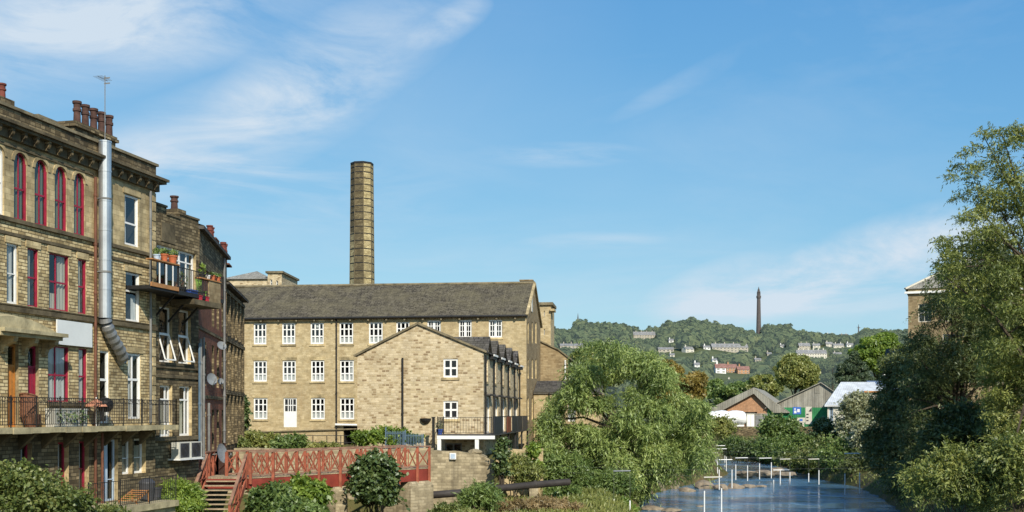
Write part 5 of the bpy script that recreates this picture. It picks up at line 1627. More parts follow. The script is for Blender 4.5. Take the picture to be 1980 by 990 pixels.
    mb = MB(); mb.lathe(FH.pt(m, r * .45, z1 - .02), [(r * .5, 0), (r * .4, .04), (.02, .05)], 10); mb.build('soil', 'soil', hb)

def chimney_stack():
    Y = 112.0
    c = P(700, 800, Y); c.z = -3.0
    z1 = (HY - 316) / FPX * Y
    root = thing('mill_chimney', 'tall octagonal stone mill chimney bound with iron bands', 'chimney', (c.x, c.y, -3.0))
    H = z1 + 3.0
    r0, r1 = 1.36, 1.1
    mb = MB()
    K = 24; rot = math.radians(14)
    rg = lambda r, z: [(c.x + r * math.cos(rot + k * math.pi / 4), c.y + r * math.sin(rot + k * math.pi / 4), z - 3.0) for k in range(8)]
    for k in range(K):
        z0, z1_ = H * k / K, H * (k + 1) / K
        a, b = rg(r0 + (r1 - r0) * k / K, z0), rg(r0 + (r1 - r0) * (k + 1) / K, z1_)
        for f in range(8):
            g = (f + 1) % 8
            mb.face([a[f], a[g], b[g], b[f]], 1 if f in (5, 1) or (f in (4, 3) and k > 17) else 0)  # dark facets: soot plus painted shade, so the octagon reads
    a, b, d = rg(r1, H), rg(r1 - .35, H), rg(r1 - .35, H - 1.0)
    for f in range(8):
        g = (f + 1) % 8
        mb.face([a[f], a[g], b[g], b[f]]); mb.face([b[f], b[g], d[g], d[f]])
    mb.build('shaft', ['chimney_stone', 'chimney_soot_shade'], root)
    mb = MB(); mb.lathe((c.x, c.y, z1), [(r1 + .05, -.18), (r1 + .07, 0.0), (r1 - .35, .02), (r1 - .37, -.2)], 8, rot=math.radians(14)); mb.build('cap_ring', 'black', root)
    for y in [326, 336, 348, 360, 373, 387, 401, 413, 427.5, 440.5, 454, 467.5, 483, 497, 510.5, 526, 540, 556, 572, 590]:
        z = (HY - y) / FPX * Y
        rr = r0 + (r1 - r0) * (z + 3) / H
        mb = MB(); mb.lathe((c.x, c.y, z), [(rr + .004, -.04), (rr + .025, -.04), (rr + .025, .04), (rr + .004, .04)], 8, rot=math.radians(14)); mb.build('iron_band', 'black', root)
    for k in range(8):
        w = math.radians(14) + k * math.pi / 4
        mb = MB(); mb.bar((c.x + (r0 + .01) * math.cos(w), c.y + (r0 + .01) * math.sin(w), -3), (c.x + (r1 + .015) * math.cos(w), c.y + (r1 + .015) * math.sin(w), z1), .07, .05); mb.build('corner_strap', 'cornice', root)

def hipped_building():
    Y = 120.0
    a, b, c = P(430, 553, Y), P(546, 553, Y), P(520, 530, Y)
    F = Fr(a.x, a.y, 1.0, -0.05)
    t = F.tp
    root = thing('hipped_roof_building', 'pale building with weathered grey hipped roof behind the mill', 'building', F.pt(3, -4, -3))
    mb = MB()
    x0, x1, x2 = 0, t(519), t(546)
    z1 = F.zp(480, 540); z2 = F.zp(530, 529)
    wall(mb, F, x0, x1, -3, z1, []); shell(mb, F, x0, x1, -3, z1, 9)
    ops = [(t(524), t(528), F.zp(525, 552), F.zp(525, 541)), (t(535), t(539), F.zp(535, 553), F.zp(535, 543))]
    wall(mb, F, x1, x2, -3, z2, ops, o=.3); shell(mb, F, x1, x2, -3, z2, 7, o=.3, roof=0)
    mb.build('wall', 'stone_house', root)
    mb = MB(); mb.box(F, x1 - .2, x2 + .2, -6.8, .5, z2 + .003, z2 + .22); mb.build('coping', 'coping', root)
    for q in ops: window(root, F, *q, o=.18, cols=(), rows=(.5,), fw=.05)
    mb = MB(); q = F.pt; zr = F.zp(470, 514)
    e = .25
    A, B, Cc, D = q(x0 - e, e, z1), q(x1 + e, e, z1), q(x1 + e, -9 - e, z1), q(x0 - e, -9 - e, z1)
    R0, R1 = q(x0 + 2.5, -4.5, zr), q(x1 - 2.5, -4.5, zr)
    mb.face([A, B, R1, R0]); mb.face([B, Cc, R1]); mb.face([Cc, D, R0, R1]); mb.face([D, A, R0])
    mb.build('roof', 'slate_grey', root)
# ================================================================== footbridge, walls, river furniture
A_ = P(478, 800, 50.0); B_ = P(829, 800, 59.0)
FB = Fr(A_.x, A_.y, B_.x - A_.x, B_.y - A_.y)
BL = math.hypot(B_.x - A_.x, B_.y - A_.y)
def dz(t): return -2.86 + 0.02 * t / BL      # deck level along the bridge

def footbridge():
    root = thing('footbridge', 'red timber footbridge with criss cross railings over the mill race', 'bridge', FB.pt(BL / 2, -.8, -4))
    p = FB.pt
    T0, W = 0.0, 1.6
    mb = MB()
    k = T0
    while k < BL:
        e = min(k + .15, BL)
        mb.hexa([p(k, -W, dz(k) - .06), p(k, 0.12, dz(k) - .06), p(e - .012, 0.12, dz(e) - .06), p(e - .012, -W, dz(e) - .06),
                 p(k, -W, dz(k)), p(k, .12, dz(k)), p(e - .012, .12, dz(e)), p(e - .012, -W, dz(e))])
        k += .15
    mb.build('deck', 'deck_wood', root)
    for o0, o1, a in ((-.02, .1, 0.02), (-W, -W + .1, T0)):
        mb = MB()
        n = 8
        for i in range(n):
            s, e = a + (BL - a) * i / n, a + (BL - a) * (i + 1) / n
            mb.hexa([p(s, o0, dz(s) - .68), p(s, o1, dz(s) - .68), p(e, o1, dz(e) - .68), p(e, o0, dz(e) - .68), p(s, o0, dz(s) - .065), p(s, o1, dz(s) - .065), p(e, o1, dz(e) - .065), p(e, o0, dz(e) - .065)])
        mb.build('girder', 'red_girder', root)
    px_posts = [524, 570, 613, 654, 694, 722, 750, 768, 803, 826]
    near = [0.06] + [FB.tp(x) for x in px_posts]
    far = [T0 + .1 + i * (BL - T0 - .2) / 10 for i in range(11)]
    for lst, o, ext in ((near, .16, .8), (far, -W - .06, .7)):
        for s in lst:
            mb = MB(); mb.bar(p(s, o, dz(s) - (ext if s > 0.3 else .3)), p(s, o, dz(s) + 1.1), .13, .13); mb.build('post', 'red_timber', root)
        for s, e in zip(lst[:-1], lst[1:]):
            n = max(1, round((e - s) / .62))
            for i in range(n):
                a, b = s + (e - s) * i / n, s + (e - s) * (i + 1) / n
                mb = MB()
                mb.bar(p(a + .05, o - .02, dz(a) + .12), p(b - .05, o - .02, dz(b) + .98), .035, .05)
                mb.bar(p(a + .05, o - .06, dz(a) + .98), p(b - .05, o - .06, dz(b) + .12), .035, .05)
                if i: mb.bar(p(a, o - .02, dz(a) + .1), p(a, o - .02, dz(a) + 1.02), .05)
                mb.build('brace', 'red_timber', root)
        mb = MB()
        for s, e in zip(lst[:-1], lst[1:]):
            mb.bar(p(s, o, dz(s) + 1.13), p(e, o, dz(e) + 1.13), .15, .06)
        mb.build('handrail', 'rail_timber', root)
        mb = MB()
        for s, e in zip(lst[:-1], lst[1:]):
            mb.bar(p(s, o - .03, dz(s) + .09), p(e, o - .03, dz(e) + .09), .08, .07)
        mb.build('bottom_rail', 'rail_timber', root)
    # landing at the left end, with rails on its outer sides
    lx0, lx1, ly0, ly1 = -13.85, -11.75, 50.0, 52.2
    zl = dz(0) - .004
    mb = MB(); k = lx0
    while k < lx1 - .01:
        mb.abox(k, k + .14, ly0, ly1, zl - .06, zl); k += .15
    mb.build('landing', 'deck_wood', root)
    mb = MB(); mb.abox(lx0, lx1, ly0 + .02, ly0 + .12, zl - .5, zl - .065); mb.build('landing_beam', 'red_girder', root)
    e = FB.pt(.5, -W - .1, 0)
    segs = [((lx0, ly0 + .1), (lx0, ly1)), ((lx0, ly1), (e[0], max(e[1], ly1)))]
    for a, b in segs:
        n = max(1, round(math.hypot(b[0] - a[0], b[1] - a[1]) / .75))
        for q in range(n + 1):
            x, y = a[0] + (b[0] - a[0]) * q / n, a[1] + (b[1] - a[1]) * q / n
            mb = MB(); mb.bar((x, y, zl - .3), (x, y, zl + 1.1), .12); mb.build('post', 'red_timber', root)
            if q < n:
                x2, y2 = a[0] + (b[0] - a[0]) * (q + 1) / n, a[1] + (b[1] - a[1]) * (q + 1) / n
                mb = MB(); mb.bar((x, y, zl + .12), (x2, y2, zl + 1.0), .035, .05); mb.bar((x, y, zl + 1.0), (x2, y2, zl + .12), .035, .05); mb.build('brace', 'red_timber', root)
        mb = MB(); mb.bar((a[0], a[1], zl + 1.13), (b[0], b[1], zl + 1.13), .14, .06); mb.build('handrail', 'rail_timber', root)

    # stairs down to the bank
    st = thing('timber_staircase', 'open timber staircase with red handrails leading down from the footbridge', 'staircase', (-12.8, 48.5, -5.2))
    s0 = (-13.72, 49.99, 0); s1 = (-11.95, 49.99, 0)
    dv = Vector((0.0, -1.0, 0)); z0 = dz(0)
    run, rise = .27, .185
    N_ = 11
    for i in range(N_):
        off = dv * (run * (i + .5)); z = z0 - rise * (i + 1) + .02
        a = Vector((s0[0], s0[1], z)) + off; b = Vector((s1[0], s1[1], z)) + off
        mb = MB(); mb.bar(a, b, .25, .05); mb.build('step', 'deck_wood', st)
    for q in (s0, s1):
        a = Vector((q[0], q[1], z0 - .12)); b = a + dv * (run * N_) + Vector((0, 0, -rise * N_))
        mb = MB(); mb.bar(a, b, .07, .26); mb.build('stringer', 'red_timber', st)
        for f in (0.02, .5, .98):
            c = a + (b - a) * f
            mb = MB(); mb.bar(c + Vector((0, 0, -.3)), c + Vector((0, 0, 1.12)), .11, .11)
            mb.build('post', 'red_timber', st)
        mb = MB(); mb.bar(a + Vector((0, 0, 1.15)), b + Vector((0, 0, 1.15)), .13, .07); mb.build('handrail', 'rail_timber', st)
        mb = MB(); mb.bar(a + Vector((0, 0, .6)), b + Vector((0, 0, .6)), .05, .07)
        for f in (.02, .5):
            c, d = a + (b - a) * f, a + (b - a) * (f + .47)
            mb.bar(c + Vector((0, 0, .15)), d + Vector((0, 0, 1.05)), .05); mb.bar(c + Vector((0, 0, 1.05)), d + Vector((0, 0, .15)), .05)
        mb.build('brace', 'red_timber', st)
    # piers
    for a, b, lab, cap in ((649, 672, 'slim stone pier under the middle of the red bridge', True), (794, 838, 'broad stone pier under the right end of the red bridge', False)):
        ta, tb = FB.tp(a, .35), FB.tp(b, .35)
        pr = thing('bridge_pier', lab, 'pier', FB.pt((ta + tb) / 2, -.6, -6.9))
        mb = MB(); zt = dz(ta) - .69
        mb.box(FB, ta, tb, -1.9, .35, -7.2, zt - .22); mb.build('shaft', 'stone_wall', pr)
        mb = MB(); q = FB.pt; g = .1
        zz = zt - .218
        mb.hexa([q(ta, -1.9, zz), q(ta, .35, zz), q(tb, .35, zz), q(tb, -1.9, zz), q(ta + g, -1.8, zt), q(ta + g, .2, zt), q(tb - g, .2, zt), q(tb - g, -1.8, zt)])
        mb.build('cap', 'stone_wall', pr)

def rough_wall(name, label, fr, t0, t1, prof, z0, thick, mat, cat='wall'):
    """stone wall with an uneven top: prof(t) -> top level"""
    mb = MB(); n = max(2, int((t1 - t0) / .3))
    for i in range(n):
        s, e = t0 + (t1 - t0) * i / n, t0 + (t1 - t0) * (i + 1) / n
        a, b = prof(s), prof(e)
        p = fr.pt
        mb.face([p(s, 0, z0), p(e, 0, z0), p(e, 0, b), p(s, 0, a)]); mb.face([p(e, -thick, z0), p(s, -thick, z0), p(s, -thick, a), p(e, -thick, b)])
        mb.face([p(s, 0, a), p(e, 0, b), p(e, -thick, b), p(s, -thick, a)], 1)
    for s, r in ((t0, 1), (t1, 0)):
        q = [fr.pt(s, 0, z0), fr.pt(s, -thick, z0), fr.pt(s, -thick, prof(s)), fr.pt(s, 0, prof(s))]
        mb.face(q[::-1] if r else q)
    o = mb.build(name, [mat, 'coping'])
    return tag(o, label, cat)

def walls_and_pipe():
    F = Fr(-16.0, 62.6, 1.0, -0.02)
    tr = F.tp(955); te = F.tp(915)
    def prof(t):
        z = -2.12 + .05 * math.sin(t * 1.7) + .03 * math.sin(t * 5)
        if t > te: z -= (t - te) * .42 + .16 * math.sin(t * 9) * min(1, t - te)
        return z
    rough_wall('retaining_wall', 'streaked stone retaining wall in front of the white framed balcony', F, F.tp(832), tr, prof, -7, .6, 'stone_wall')
    F0 = Fr(-21.0, 63.3, 1.0, -0.01)
    rough_wall('yard_wall', 'low stone wall behind the red footbridge below the mill yard', F0, F0.tp(440), F0.tp(838), lambda t: -1.98 + .04 * math.sin(t * 1.3), -7, .5, 'stone_wall')
    F2_ = Fr(-1.5, 67.2, 1.0, -0.05)
    rough_wall('garden_wall', 'shorter stone wall overgrown by scrub beside the willow', F2_, F2_.tp(958), F2_.tp(1050), lambda t: -2.12 + .04 * math.sin(t * 2.1), -5.5, .5, 'stone_mill')
    mb = MB(); q = F.tp(876); mb.box(F, q - .18, q + .18, .003, .18, -2.55, -2.2); mb.box(F, q - .12, q + .12, .183, .2, -2.5, -2.25, 1)
    tag(mb.build('wall_light', ['white', 'lightblue']), 'small white lamp box on the retaining wall', 'lamp')
    for i, (x, z, s) in enumerate(((929, -2.55, .55), (940, -2.8, .5), (918, -2.15, .42), (947, -3.1, .4))):
        rock('rubble_stone', ['largest rubble block on the broken end of the retaining wall', 'middle rubble block of the collapsed wall end', 'pale rubble block lying on top of the retaining wall', 'lowest small rubble block at the broken wall end'][i], F.pt(F.tp(x), -.3, z), (s, s * .8, s * .5), 'stone_wall', 30 + i, 'fallen blocks of the retaining wall')
    pp = thing('river_pipe', 'thick black pipe carried over the bank on a stone block', 'pipe', P(940, 952, 60))
    pts = [P(800, 960, 60.5), P(838, 957, 60), P(925, 950, 60.5), P(958, 945, 61), P(1050, 936, 63), P(1100, 932, 64)]
    mb = MB(); mb.tube(pts, .2, 16); mb.build('barrel', 'dark_pipe', pp, smooth=True)
    for a in (925, 1035):
        mb = MB(); c = P(a, 948 if a < 1000 else 937.5, 60.5 if a < 1000 else 62.7)
        mb.tube([c + Vector((-.08, 0, 0)), c + Vector((.08, 0, .008))], .26, 16); mb.build('flange', 'dark_pipe', pp)
    mb = MB(); c = P(1032, 944, 62.6)
    mb.abox(c.x - .25, c.x + .25, c.y - .35, c.y + .35, gz(c.x, c.y) - .5, c.z + .0)
    tag(mb.build('pipe_support', 'stone_wall'), 'squat stone block holding up the black pipe', 'support')
    # fence of the mill yard
    f = thing('yard_fence', 'thin dark two rail fence in the mill yard in front of the long mill', 'fence', P(640, 860, 79))
    for i in range(9):
        c = P(470 + i * 27, 870, 79); c.z = -2.6
        mb = MB(); mb.bar(c, c + Vector((0, 0, 1.05)), .05); mb.build('post', 'black', f)
    for z in (-1.55, -2.05):
        mb = MB(); a = P(470, 800, 79); b = P(692, 800, 79); mb.tube([(a.x, a.y, z), (b.x, b.y, z)], .025, 6); mb.build('rail', 'black', f)
    br = thing('blue_railing', 'pale blue metal railing and gate at the right end of the footbridge', 'railing', P(780, 868, 63.9))
    for a, b, z0, z1, lab in ((746, 781, -2.05, -1.0, 'fence_panel'), (784, 818, -2.05, -1.15, 'gate')):
        mb = MB(); qa, qb = P(a, 800, 64.3), P(b, 800, 64.1)
        n = 11
        for i in range(n + 1):
            c = qa + (qb - qa) * (i / n)
            mb.bar((c.x, c.y, z0), (c.x, c.y, z1 + (.22 if i in (0,) else .0)), .035 if i not in (0, n) else .07)
        mb.bar((qa.x, qa.y, z1 - .12), (qb.x, qb.y, z1 - .12), .05); mb.bar((qa.x, qa.y, z0 + .12), (qb.x, qb.y, z0 + .12), .05)
        mb.build(lab, 'blue_metal', br)
    # short flight of garden steps behind the bridge end
    gs = thing('garden_steps', 'pale stone steps rising from the right end of the footbridge', 'steps', P(785, 880, 61.5))
    for i in range(5):
        c = P(785, 0, 61.0 + i * .3)
        mb = MB(); mb.abox(c.x - .7, c.x + .7, c.y, c.y + .31, -3.3, -2.85 + i * .17); mb.build('step', 'slab', gs)

def rock(name, label, c, s, mat, seed, group=None):
    rng = np.random.default_rng(seed)
    import bmesh
    bm = bmesh.new(); bmesh.ops.create_icosphere(bm, subdivisions=3, radius=1.0)
    ang = rng.random() * 6
    planes = [(Vector(rng.normal(size=3)).normalized(), .55 + .35 * rng.random()) for _ in range(9)]
    for v in bm.verts:
        q = v.co.copy()
        for n_, d_ in planes:
            e = q.dot(n_) - d_
            if e > 0: q -= n_ * e * .92
        q *= 1 + .06 * math.sin(q.x * 9 + seed) * math.cos(q.y * 7)
        x, y, z = q.x * s[0], q.y * s[1], q.z * s[2]
        v.co = (x * math.cos(ang * .1) - y * math.sin(ang * .1), x * math.sin(ang * .1) + y * math.cos(ang * .1), z)
    me = bpy.data.meshes.new(name); bm.to_mesh(me); bm.free()
    me.materials.append(M[mat])
    o = bpy.data.objects.new(name, me); C.objects.link(o); o.location = c
    return tag(o, label, 'rock', group)

def rocks():
    R = [(1268, 948, 1.6, .8, 'broad flat rock at the left end of the river ledge'), (1302, 944, 1.3, .9, 'pointed pale rock under the willow tips'), (1328, 949, 1.5, .5, 'low brown rock right of the pointed rock'),
         (1362, 943, 1.7, .8, 'long rounded rock in the middle of the river ledge'), (1392, 945, 1.4, .6, 'smooth rock beneath the front slalom poles'), (1420, 943, 1.6, .55, 'sloping brown slab near the tip of the river ledge'),
         (1447, 941, 1.2, .35, 'small rounded stone near the tip of the ledge'), (1470, 940, 1.3, .2, 'thin flat tongue of rock at the tip of the ledge'),
         (1250, 955, 1.0, .5, 'small rock at the water under the willow'), (1265, 984, 1.9, .35, 'flat dry slab at the bottom edge of the river'), (1300, 987, 1.4, .25, 'low stone beside the flat dry slab'),
         (1353, 978, .7, .1, 'tiny rock breaking the water surface'),
         (1445, 912, 2.2, .9, 'left grey boulder on the far shingle bank'), (1480, 911, 2.6, .8, 'wide boulder in the middle of the far shingle bank'), (1520, 912, 2.4, .6, 'low brown rock at the right of the far shingle bank'), (1500, 903, 2.0, 1.1, 'upright dark boulder behind the far shingle bank')]
    for i, (x, y, w, h, lab) in enumerate(R):
        zb = WATER + (.25 if y < 930 else 0.05)
        Y = -zb * FPX / (y - HY) if y > 930 else 118 + (y - 905) * -.4
        c = ((x - CX) / FPX * Y, Y, WATER + h * .15 + (.0 if y > 930 else .25))
        rock('river_rock', lab, c, (w * .55, w * (.6 if y < 960 else .4), h * (.75 if y > 930 else .5)), 'rock', 50 + i, 'rocks along the river edge')

def slalom():
    G = [(1633, 1663, 877, (1635, 916, 957), (1664, 914, 954), 'frontmost slalom gate near the dark right bank'),
         (1468, 1492, 886, (1469, 896, 927), (1490, 894, 925), 'slalom gate in front of the right far boulders'),
         (1422, 1446, 885.5, (1423, 898, 928), (1444, 900, 930), 'slalom gate in front of the left far boulder'),
         (1495, 1526, 909, (1497.5, 928, 955), (1526, 927, 954), 'lowest hung slalom gate in midstream'),
         (1508, 1528, 888, (1509, 909, 940), (1527.5, 913, 939), 'slalom gate just behind the lowest midstream gate'),
         (1390, 1416, 889, (1391, 908, 947), (1415, 908, 944), 'slalom gate hanging over the tip of the rock ledge'),
         (1384, 1402, 862, (1384, 883, 900), (1400, 881, 903), 'small distant slalom gate beside the willow'),
         (1386, 1405, 868, (1388.5, 886, 909), (1405.5, 883, 911), 'slalom gate with long poles close to the willow edge'),
         (1361, 1396, 923, (1362, 949, 998), (1397, 944, 996), 'largest slalom gate in the near left water'),
         (1186, 1219, 911, (1186, 965, 1008), (1219, 968, 1010), 'slalom gate low in front of the willow'),
         (1563, 1584, 888, (1563, 915, 932), (1584, 909, 937), 'dim slalom gate in the shade of the right bank bushes'),
         (1367, 1388, 876, (1368, 896, 921), (1387, 894, 919), 'slalom gate half hidden among the willow twigs'),
         (1389, 1407, 856, (1390, 876, 897), (1406, 874, 896), 'farthest slalom gate with the highest crossbar')]
    for a, b, yb, p1, p2, lab in G:
        Y = min(-(WATER + .2) * FPX / ((p1[2] + p2[2]) / 2 - HY), 140)
        qa, qb = P(a, yb, Y), P(b, yb, Y)
        qb.z = qa.z + .02
        g = thing('slalom_gate', lab, 'slalom gate', ((qa.x + qb.x) / 2, Y, qa.z), 'white slalom gates hung over the river')
        mb = MB(); mb.tube([qa, qb], .04, 8); mb.build('crossbar', 'dish' if a < 1200 else 'cream' if yb in (923, 888, 876) else 'white', g)
        for (x, y0, y1), e in ((p1, qa), (p2, qb)):
            t_, b_ = P(x, y0, Y), P(x, y1, Y)
            t_.x = b_.x = e.x + (.03 if e is qa else -.03)
            mb = MB(); mb.tube([b_, t_], .045, 8); mb.build('pole', 'white', g)
            mb = MB(); mb.tube([t_, (t_.x, Y, e.z)], .006, 4); mb.build('cord', 'grey_pipe', g)
        l, r = river_edges(Y)
        mb = MB(); zb = qa.z + .06
        pts = [(l - 5, Y, zb + .25), ((l + qa.x) / 2, Y, zb + .08), (qa.x, Y, zb), (qb.x, Y, zb), ((qb.x + r + 6) / 2, Y, zb + .1), (r + 6, Y, zb + .3)]
        mb.tube(pts, .0025, 4); mb.build('span_wire', 'grey_pipe', g)

# ================================================================== industrial sheds across the river
def sheds():
    # brick warehouse
    Y = 185.0
    a, b, m = P(1364, 0, Y), P(1521, 0, Y), P(1458, 0, Y)
    F = Fr(a.x, a.y, 1.0, -0.3); t = F.tp
    root = thing('brick_warehouse', 'orange brick warehouse with low grey gabled roof behind the white tank', 'building', F.pt(6, -8, -3))
    x1 = t(1521); xm = t(1458); ez = F.zp(1380, 796); rz = F.zp(1458, 752)
    w = (t(1427), t(1464), F.zp(1440, 806), F.zp(1440, 789))
    mb = MB(); p = F.pt
    wall(mb, F, 0, x1, -3.2, ez, [q for q in [(w[0], w[1], w[2], ez - .05)]], depth=.3)
    mb.face([p(0, 0, ez), p(x1, 0, ez), p(xm, 0, rz)])
    shell(mb, F, 0, x1, -3.2, ez, 24); mb.face([p(0, -24, ez), p(xm, -24, rz), p(x1, -24, ez)])
    mb.build('wall', 'orange_brick', root)
    window(root, F, w[0], w[1], w[2], ez - .05, o=-.2, fmat='black', cols=(.5,), rows=(), fw=.15, curtain=[(0, 1, 0, 1)], cmat='curtain_green')
    mb = MB(); oh = .7
    for (s, zs, e, ze) in ((-.5, ez - .25, xm, rz + .05), (xm, rz + .05, x1 + .5, ez - .25)):
        mb.hexa([p(s, oh, zs), p(s, -24.3, zs), p(e, -24.3, ze), p(e, oh, ze), p(s, oh, zs + .18), p(s, -24.3, zs + .18), p(e, -24.3, ze + .18), p(e, oh, ze + .18)])
    mb.build('roof', 'roof_sheet', root)
    mb = MB()      # open gable of the projecting roof
    mb.hexa([p(-.4, oh - .1, ez - .2), p(-.4, oh, ez - .2), p(xm, oh, rz + .04), p(xm, oh - .1, rz + .04), p(2.1, oh - .1, ez - .2), p(2.1, oh, ez - .2), p(xm, oh, rz - .8), p(xm, oh - .1, rz - .8)])
    mb.hexa([p(xm, oh - .1, rz - .8), p(xm, oh, rz - .8), p(x1 - 2.1, oh, ez - .2), p(x1 - 2.1, oh - .1, ez - .2), p(xm, oh - .1, rz + .04), p(xm, oh, rz + .04), p(x1 + .4, oh, ez - .2), p(x1 + .4, oh - .1, ez - .2)])
    mb.build('verge_board', 'roof_sheet', root)
    # green fronted shed
    Y = 182.0
    a = P(1484, 0, Y); F = Fr(a.x, a.y, 1.0, -0.27); t = F.tp; p = F.pt
    root = thing('green_fronted_shed', 'grey gabled shed with bright green cladding and posters on its front', 'building', F.pt(7, -8, -3))
    x1 = t(1655); xm = t(1587); ez = F.zp(1490, 788); rz = F.zp(1587, 741); gzv = F.zp(1560, 782)
    mb = MB(); wall(mb, F, 0, x1, gzv, ez, []) if ez > gzv else None
    lo = min(ez, gzv)
    mb.face([p(0, 0, lo), p(x1, 0, lo), p(x1, 0, ez), p(xm, 0, rz), p(0, 0, ez)])
    shell(mb, F, 0, x1, -3.2, ez, 24); mb.face([p(0, -24, ez), p(xm, -24, rz), p(x1, -24, ez)])
    mb.build('wall', 'grey_sheet', root)
    mb = MB(); mb.box(F, 0, x1, 0, .08, -3.2, lo - .01); mb.build('cladding', 'green_sheet', root)
    mb = MB()
    for (s, zs, e, ze) in ((-.4, ez - .2, xm, rz + .04), (xm, rz + .04, x1 + .4, ez - .2)):
        mb.hexa([p(s, .4, zs), p(s, -24.3, zs), p(e, -24.3, ze), p(e, .4, ze), p(s, .4, zs + .15), p(s, -24.3, zs + .15), p(e, -24.3, ze + .15), p(e, .4, ze + .15)])
    mb.build('roof', 'roof_sheet', root)
    mb = MB(); u = t(1580); mb.box(F, u - .45, u + .45, .004, .06, F.zp(1580, 760), F.zp(1580, 750)); mb.build('vent', 'grey_sheet', root)
    ps = thing('poster_board', 'blue poster with white shapes on the green shed', 'sign', F.pt(t(1542), .1, F.zp(1542, 801)))
    mb = MB(); mb.box(F, t(1533), t(1549), .1, .14, F.zp(1541, 801), F.zp(1541, 787)); mb.build('board', 'poster_blue', ps)
    mb = MB()
    for a_, b_, y0, y1 in ((1535.5, 1540, 799, 794), (1541.5, 1546.5, 797, 791), (1536, 1538.5, 792.5, 789.5)):
        mb.box(F, t(a_), t(b_), .141, .15, F.zp(1541, y0), F.zp(1541, y1))
    mb.build('white_mark', 'white', ps)
    ps = thing('poster_board', 'tall pale poster with dark triangle right of the blue poster', 'sign', F.pt(t(1564), .1, F.zp(1564, 820)))
    mb = MB(); mb.box(F, t(1557.5), t(1570), .1, .15, F.zp(1563, 820), F.zp(1563, 786.5)); mb.build('board', 'cream', ps)
    mb = MB(); mb.face([F.pt(t(1563), .155, F.zp(1563, 796)), F.pt(t(1569.5), .155, F.zp(1563, 796)), F.pt(t(1569.5), .155, F.zp(1563, 787.5))])
    for y in (800, 806, 812): mb.box(F, t(1559), t(1563.5), .151, .156, F.zp(1563, y + 2.5), F.zp(1563, y))
    mb.build('mark', 'grey_plastic', ps)
    mb = MB(); mb.box(F, t(1541), t(1557), .35, .4, F.zp(1549, 817), F.zp(1549, 807.5)); mb.box(F, t(1543), t(1547), .33, .36, -3.2, F.zp(1549, 817)); mb.box(F, t(1551), t(1555), .33, .36, -3.2, F.zp(1549, 817)); mb.box(F, t(1546), t(1552), .401, .41, F.zp(1549, 814), F.zp(1549, 810), 1)
    tag(mb.build('notice_board', ['cream', 'poster_blue']), 'low cream notice board below the blue poster', 'sign')
    # white roofed shed
    Y = 168.0
    a = P(1600, 0, Y); F = Fr(a.x, a.y, 1.0, -0.36); t = F.tp; p = F.pt
    root = thing('white_roofed_shed', 'long shed with broad white metal roof behind the pale shrub', 'building', F.pt(5, -8, -3))
    ez = F.zp(1600, 783); x1 = t(1708)
    mb = MB(); wall(mb, F, 0, x1, -3.2, ez, [(t(1603.5), t(1611), -1.5, ez - .2)]); shell(mb, F, 0, x1, -3.2, ez, 16); mb.build('wall', 'cream', root)
    window(root, F, t(1603.5), t(1611), -1.5, ez - .2, fmat='lightblue', cols=(.5,), rows=(.5,), fw=.15)
    mb = MB(); R0, R1 = P(1626, 738.5, Y + 15), P(1691, 738.5, Y + 15)
    A, B = p(-.4, .4, ez), p(x1 + .4, .4, ez)
    mb.face([A, B, R1, R0]); mb.face([p(-.4, -16, ez), A, R0]); mb.face([B, p(x1 + .4, -34, ez), R1]); mb.face([p(x1 + .4, -34, ez), p(-.4, -34, ez), R0, R1])
    mb.face([p(-.4, -34, ez), p(-.4, -16, ez), R0])
    mb.box(F, -.4, x1 + .4, .3, .45, ez - .25, ez - .01)
    mb.build('roof', 'white_roof', root)
    F = Fr(P(1672, 0, 163).x, 163, 1.0, -0.04); t = F.tp
    root = thing('yellow_walled_shed', 'lower shed with pale yellow wall at the edge of the dark trees', 'building', F.pt(2, -4, -3))
    x1 = t(1716); ez = F.zp(1690, 756)
    mb = MB(); wall(mb, F, 0, x1, -3.2, ez, [(t(1676), t(1686), -1.0, ez - .9)]); shell(mb, F, 0, x1, -3.2, ez, 5); mb.build('wall', 'cream', root)
    window(root, F, t(1676), t(1686), -1.0, ez - .9, fmat='white', cols=(.5,), rows=(), fw=.1)
    mb = MB(); mb.face([F.pt(-.2, .5, ez + .02), F.pt(x1 + .3, .5, ez + .02), F.pt(x1 + .3, -5, ez + 1.1), F.pt(-.2, -5, ez + 1.1)]); mb.box(F, -.2, x1 + .3, .4, .52, ez - .22, ez + .01, 1)
    mb.build('roof', ['white_roof', 'wood_orange'], root)
    F = Fr(P(1690, 0, 205).x, 205, 1.0, 0.0)
    root = thing('blue_roofed_shed', 'small blue grey roofed shed far behind the white roofed shed', 'building', F.pt(2, -3, -3))
    mb = MB(); x1 = F.tp(1722); z1 = F.zp(1700, 748); shell(mb, F, 0, x1, -3.2, z1, 8); wall(mb, F, 0, x1, -3.2, z1); mb.build('wall', 'cream', root)
    mb = MB(); mb.face([F.pt(-.2, .3, z1), F.pt(x1 + .2, .3, z1), F.pt(x1 + .2, -4, F.zp(1700, 735)), F.pt(-.2, -4, F.zp(1700, 735))]); mb.build('roof', 'blue_roof', root)
    # white tank trailer in front of the warehouse
    Y = 176.0
    a, b = P(1360, 0, Y), P(1441, 0, Y)
    c = thing('tank_trailer', 'long bright white tank trailer parked in front of the orange brick warehouse', 'trailer', ((a.x + b.x) / 2, Y, -2.9))
    zc = (HY - 808) / FPX * Y; r = 1.12
    mb = MB(); n = 14
    pts = [(a.x + (b.x - a.x) * i / n, Y, zc + .1 * math.sin(i * 1.3)) for i in range(n + 1)]
    rad = [r * (1 + .03 * math.sin(i * 2.1)) for i in range(n + 1)]
    rad[0] *= .82; rad[-1] *= .82
